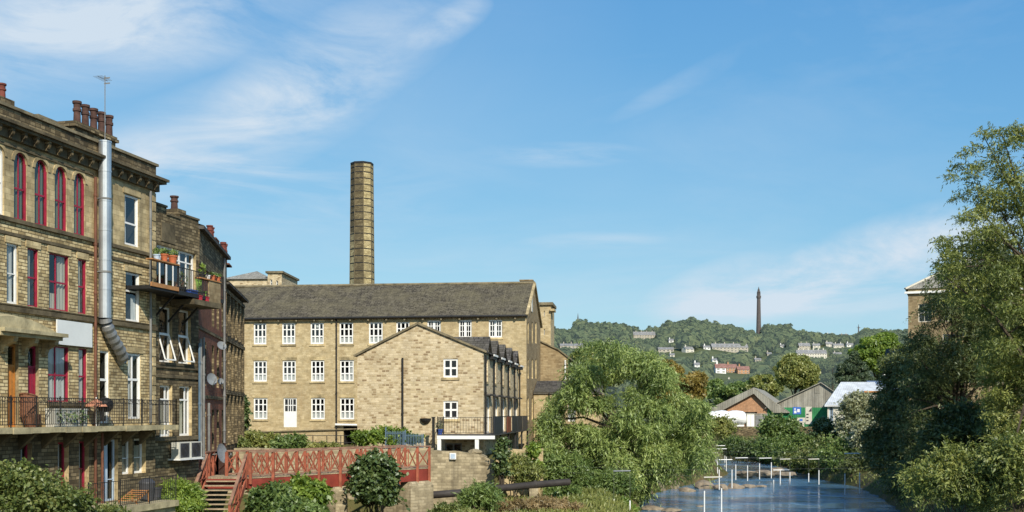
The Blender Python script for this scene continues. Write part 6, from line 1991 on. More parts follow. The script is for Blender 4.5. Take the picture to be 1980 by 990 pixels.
    mb.tube(pts, rad, 22); mb.build('tank', 'tank_white', c)
    mb = MB(); mb.abox(a.x + .3, b.x - .3, Y - .6, Y + .6, zc - r - .25, zc - r + .02); mb.build('chassis', 'white', c)
    for u in (.08, .2, .72, .86):
        mb = MB(); x = a.x + (b.x - a.x) * u; mb.tube([(x, Y - 1.05, -2.5), (x, Y - .75, -2.5)], .5, 16); w_ = mb.build('wheel', 'black', c)
    for x0, x1_, y0, lab in ((1442, 1457, 800, 'tall white cabinet next to the tank trailer'), (1458, 1482, 801, 'low grey container between the white cabinet and the green shed')):
        qa, qb = P(x0, y0, Y), P(x1_, y0, Y)
        g = thing('container', lab, 'container', ((qa.x + qb.x) / 2, Y, -3))
        mb = MB(); mb.abox(qa.x, qb.x, Y - .7, Y + .7, -3.0, qa.z); mb.build('body', 'ac_white' if x0 < 1450 else 'grey_sheet', g)
        mb = MB(); mb.abox(qa.x - .05, qb.x + .05, Y - .75, Y + .75, qa.z + .002, qa.z + .12); mb.build('lid', 'grey_sheet', g)
        mb = MB()
        for u in (.02, .5): mb.abox(qa.x + (qb.x - qa.x) * u + .05, qa.x + (qb.x - qa.x) * (u + .46), Y - .74, Y - .705, -2.8, qa.z - .2)
        mb.build('door', 'white' if x0 < 1450 else 'grey_pipe', g)
    F = Fr(P(1340, 0, 168).x, 168, 1.0, -.03)
    rough_wall('river_wall', 'long dark stone embankment wall below the sheds', F, 0, F.tp(1720), lambda t: -1.95 + .03 * math.sin(t), -7.5, 1.0, 'stone_grime_shade')
    # street lamp in front of the dark trees
    c = P(1709, 728, 150); l = thing('lamp_post', 'thin post with small round white lamp beside the yellow walled shed', 'lamp', (c.x, c.y, -3))
    mb = MB(); mb.tube([(c.x, c.y, -3.2), (c.x, c.y, c.z)], .06, 8); mb.build('pole', 'black', l)
    mb = MB(); mb.lathe(c, [(.08, 0), (.26, .15), (.3, .34), (.22, .52), (.03, .58)], 12); mb.build('globe', 'white', l)

def right_mill():
    Y = 116.0
    a = P(1756, 0, Y); F = Fr(a.x, a.y, 1.0, -0.4); t = F.tp; p = F.pt
    root = thing('riverside_mill', 'stone mill with white gutter line half hidden by the tall right hand trees', 'building', F.pt(5, -6, -5))
    ez = F.zp(1758, 566); x1 = t(1990); zr = F.zp(1800, 528)
    ops = []
    for k in range(5):
        for z1 in (ez - 1.2, ez - 4.4, ez - 7.6):
            s = 1.0 + k * 2.35
            if s + 1.2 < x1: ops.append((s, s + 1.2, z1 - 1.9, z1))
    mb = MB(); wall(mb, F, 0, x1, -5, ez + .35, ops, ri=1); shell(mb, F, 0, x1, -5, ez + .35, 12); mb.build('wall', ['stone_brown_shaded', 'stone_dress'], root)
    for q in ops: window(root, F, *q, cols=(.5,), rows=(.5,), fw=.08, fmat='cream')
    mb = MB(); mb.box(F, -.35, x1, 0.003, .3, ez - .12, ez + .1); mb.build('gutter', 'white', root)
    mb = MB(); mb.box(F, -.02, x1, 0.003, .15, ez + .1, ez + .35); mb.build('fascia', 'stone_dress', root)
    mb = MB(); zt = ez + 4.1
    A, B, Cc, D = p(-.3, .35, ez + .36), p(x1, .35, ez + .36), p(x1, -12.3, ez + .36), p(-.3, -12.3, ez + .36)
    R0, R1 = p(6, -6, zt), p(x1, -6, zt)
    mb.face([A, B, R1, R0]); mb.face([D, A, R0]); mb.face([Cc, D, R0, R1]); mb.face([B, Cc, R1])
    rf = mb.build('roof', 'slate_grey', root)
    mb = MB(); mb.bar(Vector(A) + Vector((0, 0, .05)), Vector(R0) + Vector((0, 0, .05)), .25, .15); mb.build('hip_tile', 'cream', rf)
    F = Fr(P(1713, 0, 128).x, 128, 1.0, -0.4)
    root = thing('dark_outbuilding', 'dark shaded outbuilding left of the half hidden mill', 'building', F.pt(2, -4, -4))
    x1 = F.tp(1775); z1 = F.zp(1715, 705)
    q = (F.tp(1728), F.tp(1742), F.zp(1730, 752), F.zp(1730, 735))
    mb = MB(); wall(mb, F, 0, x1, -4.5, z1, [q]); shell(mb, F, 0, x1, -4.5, z1, 7); mb.build('wall', 'tower_stone', root)
    window(root, F, *q, cols=(.5,), rows=(.5,), fw=.08)
    mb = MB(); mb.face([F.pt(-.2, .3, z1 - .05), F.pt(x1, .3, z1 - .05), F.pt(x1, -3.5, z1 + 2), F.pt(-.2, -3.5, z1 + 2)]); mb.face([F.pt(-.2, -3.5, z1 + 2), F.pt(x1, -3.5, z1 + 2), F.pt(x1, -7.2, z1 - .05), F.pt(-.2, -7.2, z1 - .05)]); mb.face([F.pt(0, 0, z1), F.pt(0, -7, z1), F.pt(0, -3.5, z1 + 1.9)])
    mb.build('roof', 'slate_dark', root)

# ================================================================== hillside
CLEAR = []
def hill_house(px, py, wpx, hpx, label, kind='house', wmat='far_stone', rmat='far_slate', chim=1, win=2, yaw=0.0, rows=2, roof=0.45, y0=430.0, group='houses on the hillside'):
    """px,py is the middle of the foot of the front wall in the photo; sizes in photo pixels"""
    x, y, z = ray_ground(px, py, y0)
    s = y / FPX
    w, h = wpx * s, hpx * s
    dep = max(7.0, min(w * .6, 10))
    rh = h * roof; wh = h - rh
    cx, sx_ = math.cos(yaw), math.sin(yaw)
    F = Fr(x - w / 2 * cx, y - w / 2 * sx_, cx, sx_)
    CLEAR.append((px - wpx / 2 - 1.5, px + wpx / 2 + 1.5, py - hpx * .95, py - 1.0, y + dep + 3))
    root = thing('house' if kind == 'house' else kind, label, {'house': 'house', 'terrace_row': 'terraced row', 'hall': 'building'}.get(kind, 'house'), (x, y, z), group)
    p = F.pt
    z0 = z - 6
    ops = []
    if win:
        ww = w / (win * 2.0)
        rr = rows
        for r_ in range(rr):
            for k in range(win):
                c = w * (k + .5) / win
                zb = z + wh * (r_ + .28) / rr
                ops.append((c - ww / 2, c + ww / 2, zb, zb + wh / rr * .5))
    mb = MB(); wall(mb, F, 0, w, z0, z + wh, ops, depth=.15)
    shell(mb, F, 0, w, z0, z + wh, dep)
    for tt in (0, w): mb.face([p(tt, 0, z + wh), p(tt, -dep, z + wh), p(tt, -dep / 2, z + h)])
    mb.build('wall', wmat, root)
    mb = MB(); e = .3
    mb.face([p(-e, e, z + wh - .1), p(w + e, e, z + wh - .1), p(w + e, -dep / 2, z + h + .1), p(-e, -dep / 2, z + h + .1)])
    mb.face([p(-e, -dep / 2, z + h + .1), p(w + e, -dep / 2, z + h + .1), p(w + e, -dep - e, z + wh - .1), p(-e, -dep - e, z + wh - .1)])
    rf = mb.build('roof', rmat, root)
    for k in range(chim):
        c = w * (k + .5) / chim if chim > 1 else w * .2
        mb = MB(); mb.box(F, c - .55, c + .55, -dep / 2 - .4, -dep / 2 + .4, z + h - .6, z + h + 1.4); mb.box(F, c - .65, c + .65, -dep / 2 - .5, -dep / 2 + .5, z + h + 1.4, z + h + 1.6)
        mb.lathe(p(c - .25, -dep / 2, z + h + 1.6), [(.16, 0), (.13, .6)], 6); mb.lathe(p(c + .25, -dep / 2, z + h + 1.6), [(.16, 0), (.13, .6)], 6)
        mb.build('chimney', wmat, rf)
    for q in ops:
        mb = MB(); o = -.05; f = .12
        a, b, c, d = q
        mb.box(F, a, a + f, o - .08, o, c, d); mb.box(F, b - f, b, o - .08, o, c, d); mb.box(F, a + f, b - f, o - .08, o, c, c + f); mb.box(F, a + f, b - f, o - .08, o, d - f, d)
        m_ = (a + b) / 2; mb.box(F, m_ - .05, m_ + .05, o - .07, o - .01, c + f, d - f)
        mb.face([p(a + f, o - .06, c + f), p(b - f, o - .06, c + f), p(b - f, o - .06, d - f), p(a + f, o - .06, d - f)], 1)
        mb.build('window', ['white', 'interior'], root)
    return root

def hillside():
    hh = hill_house
    ws, cr = 'white', 'cream'
    hh(1246, 656, 42, 15, 'pale terrace in the dip of the wooded skyline', 'terrace_row', 'far_stone', chim=4, win=8, rows=2)
    hh(1412, 681, 72, 17, 'long grey terrace in the trees below the tall tower', 'terrace_row', 'far_stone', chim=4, win=10, yaw=.12)
    hh(1367, 676, 13, 8, 'small white house left of the long grey terrace', wmat=ws, chim=1, win=2, rows=1)
    hh(1394, 722, 20, 19, 'white house with red roof at the left of the pink group', wmat=ws, rmat='far_red_roof', win=2)
    hh(1415, 721, 20, 17, 'pink brick house in the middle of the pink group', wmat='orange_brick', rmat='far_red_roof', win=3)
    hh(1438, 723, 23, 15, 'pink brick house at the right of the pink group', wmat='orange_brick', rmat='far_red_roof', win=3)
    hh(1570, 693, 58, 17, 'whitish terrace with many windows above the round tree', 'terrace_row', cr, 'far_slate', chim=6, win=12)
    hh(1556, 676, 22, 13, 'grey roofed pair just above the whitish terrace', wmat='far_stone', chim=2, win=4)
    hh(1579, 674, 14, 10, 'small cream house above the middle of the whitish terrace', wmat=cr, win=2)
    hh(1604, 671, 13, 10, 'cream house right of the grey roofed pair', wmat=cr, win=2)
    hh(1622, 673, 20, 9, 'low cream row beside the bright green tree', 'terrace_row', cr, win=5, rows=1, chim=2)
    hh(1644, 671, 13, 8, 'white house nearest the bright green tree', wmat=ws, win=2, rows=1)
    hh(1551, 640, 18, 11, 'white house at the left end of the skyline houses', wmat=ws, win=3)
    hh(1577, 642, 20, 10, 'low white pair second on the skyline', wmat=ws, win=4, rows=1)
    hh(1606, 645, 17, 13, 'bright cream gabled house in the middle of the skyline houses', wmat=cr, win=2, chim=2)
    hh(1633, 649, 17, 13, 'dark roofed stone house right on the skyline', wmat='far_stone', rmat='slate_dark', win=2, chim=2)
    hh(1647, 645, 11, 10, 'small white gabled house at the right end of the skyline houses', wmat=ws, win=1)
    hh(1452, 639, 16, 8, 'pale house at the foot of the tall tower', wmat='far_stone', win=3, rows=1)
    hh(1090, 637, 26, 7, 'cream house on the left skyline near the spire', wmat=cr, win=5, rows=1)
    hh(1105, 674, 44, 10, 'grey roofed row behind the annexe gable', 'terrace_row', 'far_stone', win=6, rows=1, chim=3)
    hh(1288, 681, 30, 10, 'grey roofed hall behind the orange tree', 'hall', 'far_stone', win=4, rows=1, chim=0)
    hh(1334, 681, 20, 11, 'house with pale gable right of the grey roofed hall', wmat=cr, win=2, chim=1, yaw=.5)
    hh(1298, 662, 9, 7, 'little white cottage high in the middle of the woods', wmat=ws, win=1, rows=1)
    hh(1348, 711, 10, 10, 'little white house left of the pink group', wmat=ws, win=1)
    hh(1250, 695, 10, 7, 'tiny white house just above the willow', wmat=ws, win=1, rows=1)
    hh(1417, 748, 18, 12, 'cream house low in the trees behind the warehouse', wmat=cr, win=2)
    hh(1513, 672, 8, 6, 'tiny white house between tower and whitish terrace', wmat=ws, win=1, rows=1)
    hh(1182, 664, 10, 7, 'small pale house in the woods left of the skyline dip terrace', wmat=cr, win=1, rows=1)
    hh(1300, 690, 9, 7, 'tiny cream house under the little white cottage', wmat=cr, win=1, rows=1)
    hh(1466, 700, 12, 8, 'small stone house below the tall tower', win=2, rows=1)
    hh(1488, 688, 9, 7, 'tiny grey house left of the whitish terrace', win=1, rows=1)
    hh(1382, 700, 9, 7, 'tiny white house above the pink group', wmat=ws, win=1, rows=1)
    hh(1530, 700, 14, 8, 'stone house under the left end of the whitish terrace', win=2, rows=1)
    hh(1620, 690, 16, 9, 'grey house right of the whitish terrace among the trees', win=2, rows=1)
    # tall ornate tower
    Y = 1880.0
    c = P(1467, 0, Y); x, y = c.x, c.y; z = (HY - 650) / FPX * Y - 12
    root = thing('folly_tower', 'very tall dark slender stone tower with crowned top on the hill skyline', 'tower', (x, y, z))
    zz = lambda py: (HY - py) / FPX * Y - z
    s = Y / FPX
    mb = MB()
    mb.lathe((x, y, z), [(5.8 * s, 0), (5.4 * s, zz(646)), (4.9 * s, zz(640)), (4.55 * s, zz(630)), (3.5 * s, zz(582)), (3.4 * s, zz(578))], 8, rot=.39)
    mb.build('shaft', 'tower_stone', root)
    mb = MB(); mb.lathe((x, y, z), [(3.4 * s, zz(578)), (4.5 * s, zz(575.5)), (4.6 * s, zz(574)), (4.6 * s, zz(572)), (3.6 * s, zz(572)), (3.3 * s, zz(571.5)), (3.2 * s, zz(569))], 8, rot=.39); mb.build('gallery', 'tower_stone', root)
    mb = MB(); mb.lathe((x, y, z), [(2.8 * s, zz(569)), (2.7 * s, zz(566)), (3.5 * s, zz(565.3)), (3.5 * s, zz(564)), (2.3 * s, zz(563.5)), (2.2 * s, zz(560.5)), (1.3 * s, zz(558.6)), (.9 * s, zz(557.5))], 8, rot=.39)
    for k in range(8):
        w = .39 + k * math.pi / 4
        mb.tube([(x + 3.1 * s * math.cos(w), y + 3.1 * s * math.sin(w), z + zz(571)), (x + 3.1 * s * math.cos(w), y + 3.1 * s * math.sin(w), z + zz(566))], .45 * s, 5)
    mb.build('lantern', 'tower_stone', root)
    mb = MB(); mb.lathe((x, y, z), [(1.0 * s, zz(557.5)), (.7 * s, zz(556.5)), (.2 * s, zz(554))], 8); mb.build('finial', 'tower_stone', root)
    CLEAR.append((1462, 1472, 590, 645, 1895))
    # spire
    Y = 1880.0; s = Y / FPX
    c = P(1117.5, 0, Y); z = (HY - 642) / FPX * Y - 8
    root = thing('church_spire', 'thin distant church spire on the left skyline', 'church', (c.x, c.y, z))
    mb = MB(); zt = (HY - 622) / FPX * Y
    mb.abox(c.x - 1.9 * s, c.x + 1.9 * s, c.y - 1.9 * s, c.y + 1.9 * s, z, zt); mb.build('tower', 'far_stone', root)
    mb = MB(); mb.lathe((c.x, c.y, zt), [(1.9 * s, 0), (.12 * s, 17 * s)], 8); mb.build('spire', 'tower_stone', root)
    # mast on the right skyline
    c = P(1660, 0, Y); z = (HY - 650) / FPX * Y - 10
    root = thing('radio_mast', 'small dark mast with stubby arms on the right skyline', 'mast', (c.x, c.y, z))
    mb = MB(); mb.lathe((c.x, c.y, z), [(1.5 * s, 0), (1.0 * s, (HY - 634) / FPX * Y - z), (.25 * s, (HY - 627) / FPX * Y - z)], 6); mb.build('shaft', 'tower_stone', root)
    mb = MB(); zt = (HY - 633) / FPX * Y
    mb.bar((c.x - 3.5 * s, c.y, zt + .6 * s), (c.x + 3.5 * s, c.y, zt - .6 * s), .7 * s); mb.bar((c.x - 2 * s, c.y, zt - 1.5 * s), (c.x + 2.2 * s, c.y, zt - 1.2 * s), .6 * s); mb.build('arm', 'tower_stone', root)
    # fields
    mb = MB(); gx = np.linspace(1556, 1624, 18)
    for y0, y1 in ((649.5, 652.5), (654, 657.5), (659, 662)):
        for a_, b_ in zip(gx[:-1], gx[1:]):
            q = [ray_ground(a_, y1, 900), ray_ground(b_, y1, 900), ray_ground(b_, y0, 900), ray_ground(a_, y0, 900)]
            mb.face([(v[0], v[1], v[2] + .6) for v in q])
    fo = mb.build('field', 'field'); fo['kind'] = 'structure'
    # woodland canopy, nobody could count it
    rng = np.random.default_rng(5)
    n = 26000
    y = 480 + (1900 - 480) * rng.random(n) ** .7
    px = 930 + (2100 - 930) * rng.random(n)
    x = (px - CX) / FPX * y
    keep = np.ones(n, bool)
    pz = HY - FPX * height(x, y) / y
    # pale open fields
    fld = (px > 1556) & (px < 1622) & (pz > 646.0) & (pz < 662)
    keep &= ~fld
    low = vnoise(x, y, 90, 5)
    keep &= ~((low > .74) & (pz > 668))
    x, y = x[keep], y[keep]
    # thin to a minimum spacing on a grid
    cell = 8.0
    seen = {}; sel = []
    for i in range(len(x)):
        k = (int(x[i] // cell), int(y[i] // cell))
        if k in seen: continue
        seen[k] = 1; sel.append(i)
    x, y = x[sel], y[sel]
    z = height(x, y)
    R = (3.2 + 4.6 * rng.random(len(x)) ** 1.5) * (.75 + .6 * vnoise(x, y, 60, 6))
    H = R * (.9 + .7 * rng.random(len(x)))
    # gardens and open ground: no tree stands between a house and the valley
    tpx = CX + FPX * x / y; tw = R * 1.15 * FPX / y
    ttop = HY - FPX * (z + H * 1.6) / y; tbot = HY - FPX * z / y
    ok = np.ones(len(x), bool)
    for a, b, p0, p1, yy in CLEAR:
        ok &= ~((tpx + tw > a) & (tpx - tw < b) & (ttop < p1) & (tbot > p0) & (y < yy))
    x, y, z, R, H = x[ok], y[ok], z[ok], R[ok], H[ok]
    q = 84
    m = len(x)
    d = rng.normal(size=(m, q, 3)); d /= np.linalg.norm(d, axis=2)[:, :, None]
    d[:, :, 2] = np.where(d[:, :, 2] < -.35, -d[:, :, 2], d[:, :, 2])
    lum = 1 + .22 * np.sin(d[:, :, 0] * 4 + x[:, None]) * np.cos(d[:, :, 1] * 4 + y[:, None])
    p = np.stack([x[:, None] + d[:, :, 0] * (R[:, None] * lum), y[:, None] + d[:, :, 1] * (R[:, None] * lum), z[:, None] + H[:, None] * .75 + d[:, :, 2] * H[:, None] * .8 * lum], 2).reshape(-1, 3)
    nn = (d + rng.normal(size=d.shape) * .28).reshape(-1, 3); nn /= np.linalg.norm(nn, axis=1)[:, None]
    a = np.cross(nn, rng.normal(size=nn.shape)); a /= np.linalg.norm(a, axis=1)[:, None]
    b = np.cross(nn, a)
    sz = (np.repeat(R, q) * (.17 + .2 * rng.random(m * q)))[:, None]
    a *= sz; b *= sz
    V = np.stack([p - a - b * .7, p + a * .8 - b, p + a + b * .8, p - a * .7 + b], 1).reshape(-1, 3)
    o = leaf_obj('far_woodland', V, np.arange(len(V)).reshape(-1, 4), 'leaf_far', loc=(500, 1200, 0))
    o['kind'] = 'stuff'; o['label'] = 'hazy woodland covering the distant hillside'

# ================================================================== trees and plants
def planting():
    def at(px, py, Y): q = P(px, py, Y); return (q.x, q.y, q.z)
    # the willow in the middle
    Y = 79.0
    c = at(1215, 830, Y)
    ex = []
    rng = np.random.default_rng(3)
    for px, py, r in ((1150, 900, 1.1), (1200, 905, 1.1), (1250, 895, 1.1), (1290, 880, 1.0), (1120, 930, 1.0), (1170, 935, 1.0), (1225, 930, .9), (1180, 860, 1.2), (1240, 850, 1.2), (1130, 870, 1.2), (1070, 930, .9), (1095, 955, .8), (1125, 965, .8), (1160, 970, .8), (1200, 968, .8), (1050, 870, .8), (1240, 960, .7), (1065, 820, .9), (1080, 850, 1.2), (1075, 900, 1.2), (1100, 940, 1.2), (1150, 690, 1.3), (1200, 700, 1.4), (1130, 730, 1.3), (1250, 715, 1.4), (1280, 740, 1.1), (1312, 790, 1.1), (1335, 830, 1.0), (1350, 860, .9), (1340, 900, 1.0), (1310, 920, .9), (1270, 930, .9), (1190, 950, 1.2), (1140, 960, 1.0), (1358, 885, .7), (1230, 945, 1.0), (1180, 683, .9), (1095, 790, 1.1), (1110, 770, 1.1)):
        q = at(px, py, Y + rng.normal() * 1.2 - .5); ex.append([*q, r, r, r * .85])
    for i in range(70):
        w = rng.uniform(-.35, math.pi + .35); f = rng.uniform(.9, 1.14); r = rng.uniform(.3, .75)
        ex.append([c[0] - .35 + 5.1 * f * math.cos(w), Y + rng.normal() * 1.6, c[2] - .6 + 4.7 * f * math.sin(w), r, r, r * 1.2])
    tree('willow_tree', 'huge spreading willow in the middle of the river bank', 'tree', (c[0], Y + .5, -6.2), (c[0], Y, c[2] - .4), (4.4, 4.0, 4.0), 44, 46000, .3, .22, 'leaf_willow', .45, droop=.65, outward=.7,
         extra=ex, frac=(.13, .24), inner=.72, nb=20, low=-.9, shell=.45, top=(c[0], Y, 0.5), strand=(7000, .95, 11, .27, .22, .9, .5))
    bush('bank_shrub', 'dark leafy growth under the left side of the willow', 'shrub', at(1085, 915, 75), (1.9, 1.4, 1.5), 34, 12000, .26, .25, 'leaf_mid', ground=-5.6)
    bush('bank_shrub', 'dark leafy growth at the foot of the willow by the water', 'shrub', at(1170, 945, 73), (1.9, 1.3, 1.2), 32, 10000, .26, .25, 'leaf_mid', ground=-6.2)
    # trees behind it
    tree('broadleaf_tree', 'yellowish turning tree behind the right shoulder of the willow', 'tree', at(1318, 0, 128)[:2] + (-3.5,), at(1312, 745, 128), (3.4, 3.2, 3.5), 34, 16000, .4, .5, 'leaf_autumn', .3, frac=(.2, .36))
    tree('broadleaf_tree', 'dense green tree sloping down behind the willow towards the warehouse', 'tree', at(1338, 0, 140)[:2] + (-3.5,), at(1336, 775, 140), (3.1, 3.2, 3.7), 36, 18000, .4, .5, 'leaf_mid', .3, frac=(.2, .34))
    tree('broadleaf_tree', 'lower green tree half hidden between the willow and the white tank', 'tree', at(1318, 0, 150)[:2] + (-3.5,), at(1315, 792, 150), (3.2, 3.2, 3.2), 30, 12000, .42, .5, 'leaf_mid', .28, frac=(.22, .36))
    tree('broadleaf_tree', 'olive tree seen above the annexe left of the willow top', 'tree', at(1130, 0, 150)[:2] + (-3,), at(1140, 715, 150), (4.5, 4, 4.0), 34, 14000, .45, .5, 'leaf_olive', .3, frac=(.2, .34))
    tree('round_tree', 'big round olive and brown tree behind the sheds', 'tree', at(1540, 0, 262)[:2] + (-3,), at(1540, 722, 262), (5.3, 5, 5.0), 95, 36000, .6, .5, 'leaf_olive', .45, inner=.3, frac=(.2, .34), group=None)
    tree('bright_tree', 'sunny bright green tree above the white roofed shed', 'tree', at(1700, 0, 235)[:2] + (-3,), at(1697, 690, 235), (6.2, 5.5, 5.4), 55, 24000, .62, .5, 'leaf_bright', .45, frac=(.16, .3))
    tree('conifer_tree', 'dark conifer left of the bright green tree', 'tree', at(1648, 0, 228)[:2] + (-3,), at(1648, 717, 228), (3.8, 3.4, 2.6), 30, 12000, .6, .28, 'leaf_conifer', .3, frac=(.2, .4), droop=.4, extra=[[*at(1652, 692, 228), 1.0, 1.0, 1.6], [*at(1640, 735, 226), 2.6, 2, .9], [*at(1668, 735, 228), 2.6, 2, .9]])
    for px, py, Y, r, h, mat, lab in ((1410, 766, 290, 5, 3.0, 'leaf_mid', 'leafy tree above the left slope of the warehouse roof'), (1440, 758, 330, 6.5, 4.0, 'leaf_mid', 'wide green tree right above the warehouse ridge'), (1478, 746, 300, 5, 3.4, 'leaf_olive', 'olive tree between warehouse ridge and round tree'),
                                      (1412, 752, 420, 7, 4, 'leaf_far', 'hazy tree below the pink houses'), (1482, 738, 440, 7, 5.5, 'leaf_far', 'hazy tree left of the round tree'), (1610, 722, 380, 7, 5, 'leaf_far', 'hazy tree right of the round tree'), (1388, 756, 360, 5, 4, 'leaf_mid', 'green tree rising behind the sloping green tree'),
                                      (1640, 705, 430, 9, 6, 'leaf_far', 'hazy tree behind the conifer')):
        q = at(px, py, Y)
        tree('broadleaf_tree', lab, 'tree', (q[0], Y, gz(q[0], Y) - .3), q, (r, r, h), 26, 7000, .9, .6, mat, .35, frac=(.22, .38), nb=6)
    # shrubs on the far bank
    bush('river_shrub', 'rounded green shrub in front of the green fronted shed', 'shrub', at(1508, 843, 140), (2.5, 2.3, 3.0), 34, 12000, .34, .55, 'leaf_mid', ground=-5, frac=(.22, .38))
    bush('river_shrub', 'olive shrub hanging over the embankment left of the white tank', 'shrub', at(1385, 832, 146), (2.5, 2.2, 2.0), 24, 7000, .32, .45, 'leaf_olive', ground=-4.5)
    bush('flowering_shrub', 'tall pale shrub covered in fluffy seed heads before the white roofed shed', 'shrub', at(1660, 818, 116), (2.2, 1.8, 3.5), 42, 15000, .3, .45, 'leaf_pale', ground=-5)
    bush('river_shrub', 'pale leafy shrub low between the seed head shrub and dark trees', 'shrub', at(1692, 850, 108), (2.2, 2.0, 2.2), 24, 8000, .28, .5, 'leaf_pale', ground=-5.5)
    bush('river_shrub', 'dark green shrub right of the rounded shrub by the posters', 'shrub', at(1590, 842, 134), (1.6, 1.6, 2.0), 22, 6500, .3, .5, 'leaf_ivy', ground=-5)
    for i, (px, py, Y, rx, rz, mat, lab) in enumerate(((1420, 872, 138, 2.2, 1.8, 'leaf_mid', 'green bank shrub behind the farthest slalom gates'), (1455, 880, 134, 2.4, 1.9, 'leaf_ivy', 'dark bank shrub above the left far boulder'), (1500, 880, 130, 2.8, 1.9, 'leaf_mid', 'green bank shrub above the middle far boulder'),
                                     (1548, 878, 126, 2.8, 2.2, 'leaf_mid', 'leafy bank shrub above the right far boulder'), (1590, 888, 116, 2.6, 2.2, 'leaf_bramble', 'yellowish green bramble overhanging the far right water'), (1632, 888, 110, 2.6, 2.3, 'leaf_mid', 'bank bramble behind the frontmost slalom gate'), (1560, 906, 118, 1.8, .9, 'leaf_bramble', 'low sunny bramble at the end of the far shingle'),
                                     (1672, 905, 104, 2.4, 1.8, 'leaf_shade', 'dark bramble on the right bank in deep shade'), (1530, 896, 122, 1.6, 1.1, 'leaf_bramble', 'small yellow green clump beside the far shingle'))):
        bush('bank_shrub', lab, 'shrub', at(px, py, Y), (rx, rx * .8, rz), 22, 6000, .26, .5, mat, ground=-6)
    # right hand trees
    Y = 84.0
    c = at(1775, 800, Y)
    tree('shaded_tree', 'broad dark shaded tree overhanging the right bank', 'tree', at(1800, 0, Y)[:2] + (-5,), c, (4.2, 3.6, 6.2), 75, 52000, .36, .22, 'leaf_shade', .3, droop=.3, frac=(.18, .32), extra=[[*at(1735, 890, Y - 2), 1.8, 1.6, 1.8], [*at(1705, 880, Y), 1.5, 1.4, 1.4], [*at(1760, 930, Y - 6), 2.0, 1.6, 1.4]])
    Y = 72.0
    rng = np.random.default_rng(19)
    ex = []
    edge_y = [470, 500, 530, 560, 590, 620, 650, 700, 760, 830, 900, 960]
    edge_x = [1860, 1830, 1808, 1790, 1774, 1762, 1752, 1742, 1736, 1730, 1735, 1750]
    for i in range(270):
        py = rng.uniform(475, 950)
        x0 = np.interp(py, edge_y, edge_x)
        px = x0 + (1960 - x0) * rng.random()
        r = .3 + .7 * min(1, (px - x0) / 60) * rng.random() + .15
        q = at(px + r * 12, py + r * 5, Y + rng.normal() * 1.5); ex.append([*q, r * 1.1, r * 1.1, r * .75])
    for px, py, r in ((1800, 560, .5), (1815, 585, .6), (1790, 600, .5), (1825, 545, .55), (1835, 600, .7), (1808, 625, .7), (1780, 640, .5), (1842, 570, .7), (1850, 530, .6), (1778, 610, .35), (1770, 665, .5)):
        q = at(px, py, Y); ex.append([*q, r, r, r * .75])
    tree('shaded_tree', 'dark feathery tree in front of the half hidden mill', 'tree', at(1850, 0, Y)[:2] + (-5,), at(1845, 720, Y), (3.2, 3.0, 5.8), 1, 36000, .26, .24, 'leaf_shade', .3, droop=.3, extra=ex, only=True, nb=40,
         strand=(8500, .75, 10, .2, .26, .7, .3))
    Y = 57.0
    rng = np.random.default_rng(9)
    ex = []
    edge_y = [235, 262, 290, 313, 370, 410, 440, 460, 480, 520, 550, 600, 700, 800, 960]
    edge_x = [1945, 1892, 1862, 1840, 1828, 1842, 1850, 1820, 1808, 1806, 1818, 1850, 1895, 1910, 1928]
    for i in range(330):
        py = rng.uniform(240, 960)
        x0 = np.interp(py, edge_y, edge_x)
        px = x0 + (2110 - x0) * rng.random() ** 1.35
        r = (.3 + .55 * min(1, (px - x0) / 90) * rng.random() + .1) * (.85 if py < 560 else 1.0)
        q = at(px + r * 14, py + r * 6, Y + rng.normal() * 1.3); ex.append([*q, r * 1.1, r * 1.1, r * .7])
    tree('tall_tree', 'tall feathery sunlit tree at the right edge', 'tree', at(2030, 0, Y)[:2] + (-5,), at(2040, 560, Y), (2.4, 2.4, 8.2), 1, 60000, .2, .25, 'leaf_big', .3, droop=.35, outward=.75, extra=ex, only=True, frac=(.25, .45), nb=60, shell=.3, top=at(2010, 330, Y),
         strand=(11000, .6, 10, .17, .28, .7, .3))
    Y = 54.0
    bush('bank_shrub', 'bright leafy shrub at the bottom right corner', 'shrub', at(1850, 950, Y), (2.6, 2.0, 2.1), 46, 24000, .2, .32, 'leaf_big', ground=-6, frac=(.2, .36))
    bush('bank_shrub', 'leafy shrub cut by the right edge at the bottom', 'shrub', at(1965, 920, Y - 2), (1.7, 1.7, 2.2), 32, 16000, .2, .32, 'leaf_big', ground=-6)
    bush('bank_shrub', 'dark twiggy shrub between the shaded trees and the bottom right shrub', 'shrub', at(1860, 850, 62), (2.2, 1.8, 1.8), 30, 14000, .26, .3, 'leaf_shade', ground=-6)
    # left bank
    bush('bramble_bush', 'large bramble thicket at the bottom left corner', 'bramble', at(50, 972, 33), (1.4, 1.1, 1.0), 50, 26000, .12, .6, 'leaf_bramble', ground=-3.9, frac=(.2, .36))
    bush('bramble_bush', 'bramble shoots right of the corner thicket', 'bramble', at(125, 990, 34), (.8, .8, .7), 26, 10000, .12, .55, 'leaf_bramble', ground=-3.9)
    bush('bramble_bush', 'bramble spilling over the patio edge', 'bramble', at(195, 1008, 37), (1.0, .7, .5), 26, 9000, .12, .5, 'leaf_bramble', ground=-4.2)
    bush('weed_clump', 'tall bright weeds between the patio and the staircase', 'weeds', at(345, 972, 45.5), (.75, .9, .9), 30, 11000, .18, .3, 'leaf_bright', ground=-4.6, frac=(.25, .4))
    bush('weed_clump', 'weeds growing over the left staircase rail', 'weeds', at(376, 972, 47.6), (.35, .5, .75), 18, 5000, .17, .3, 'leaf_mid', ground=-5)
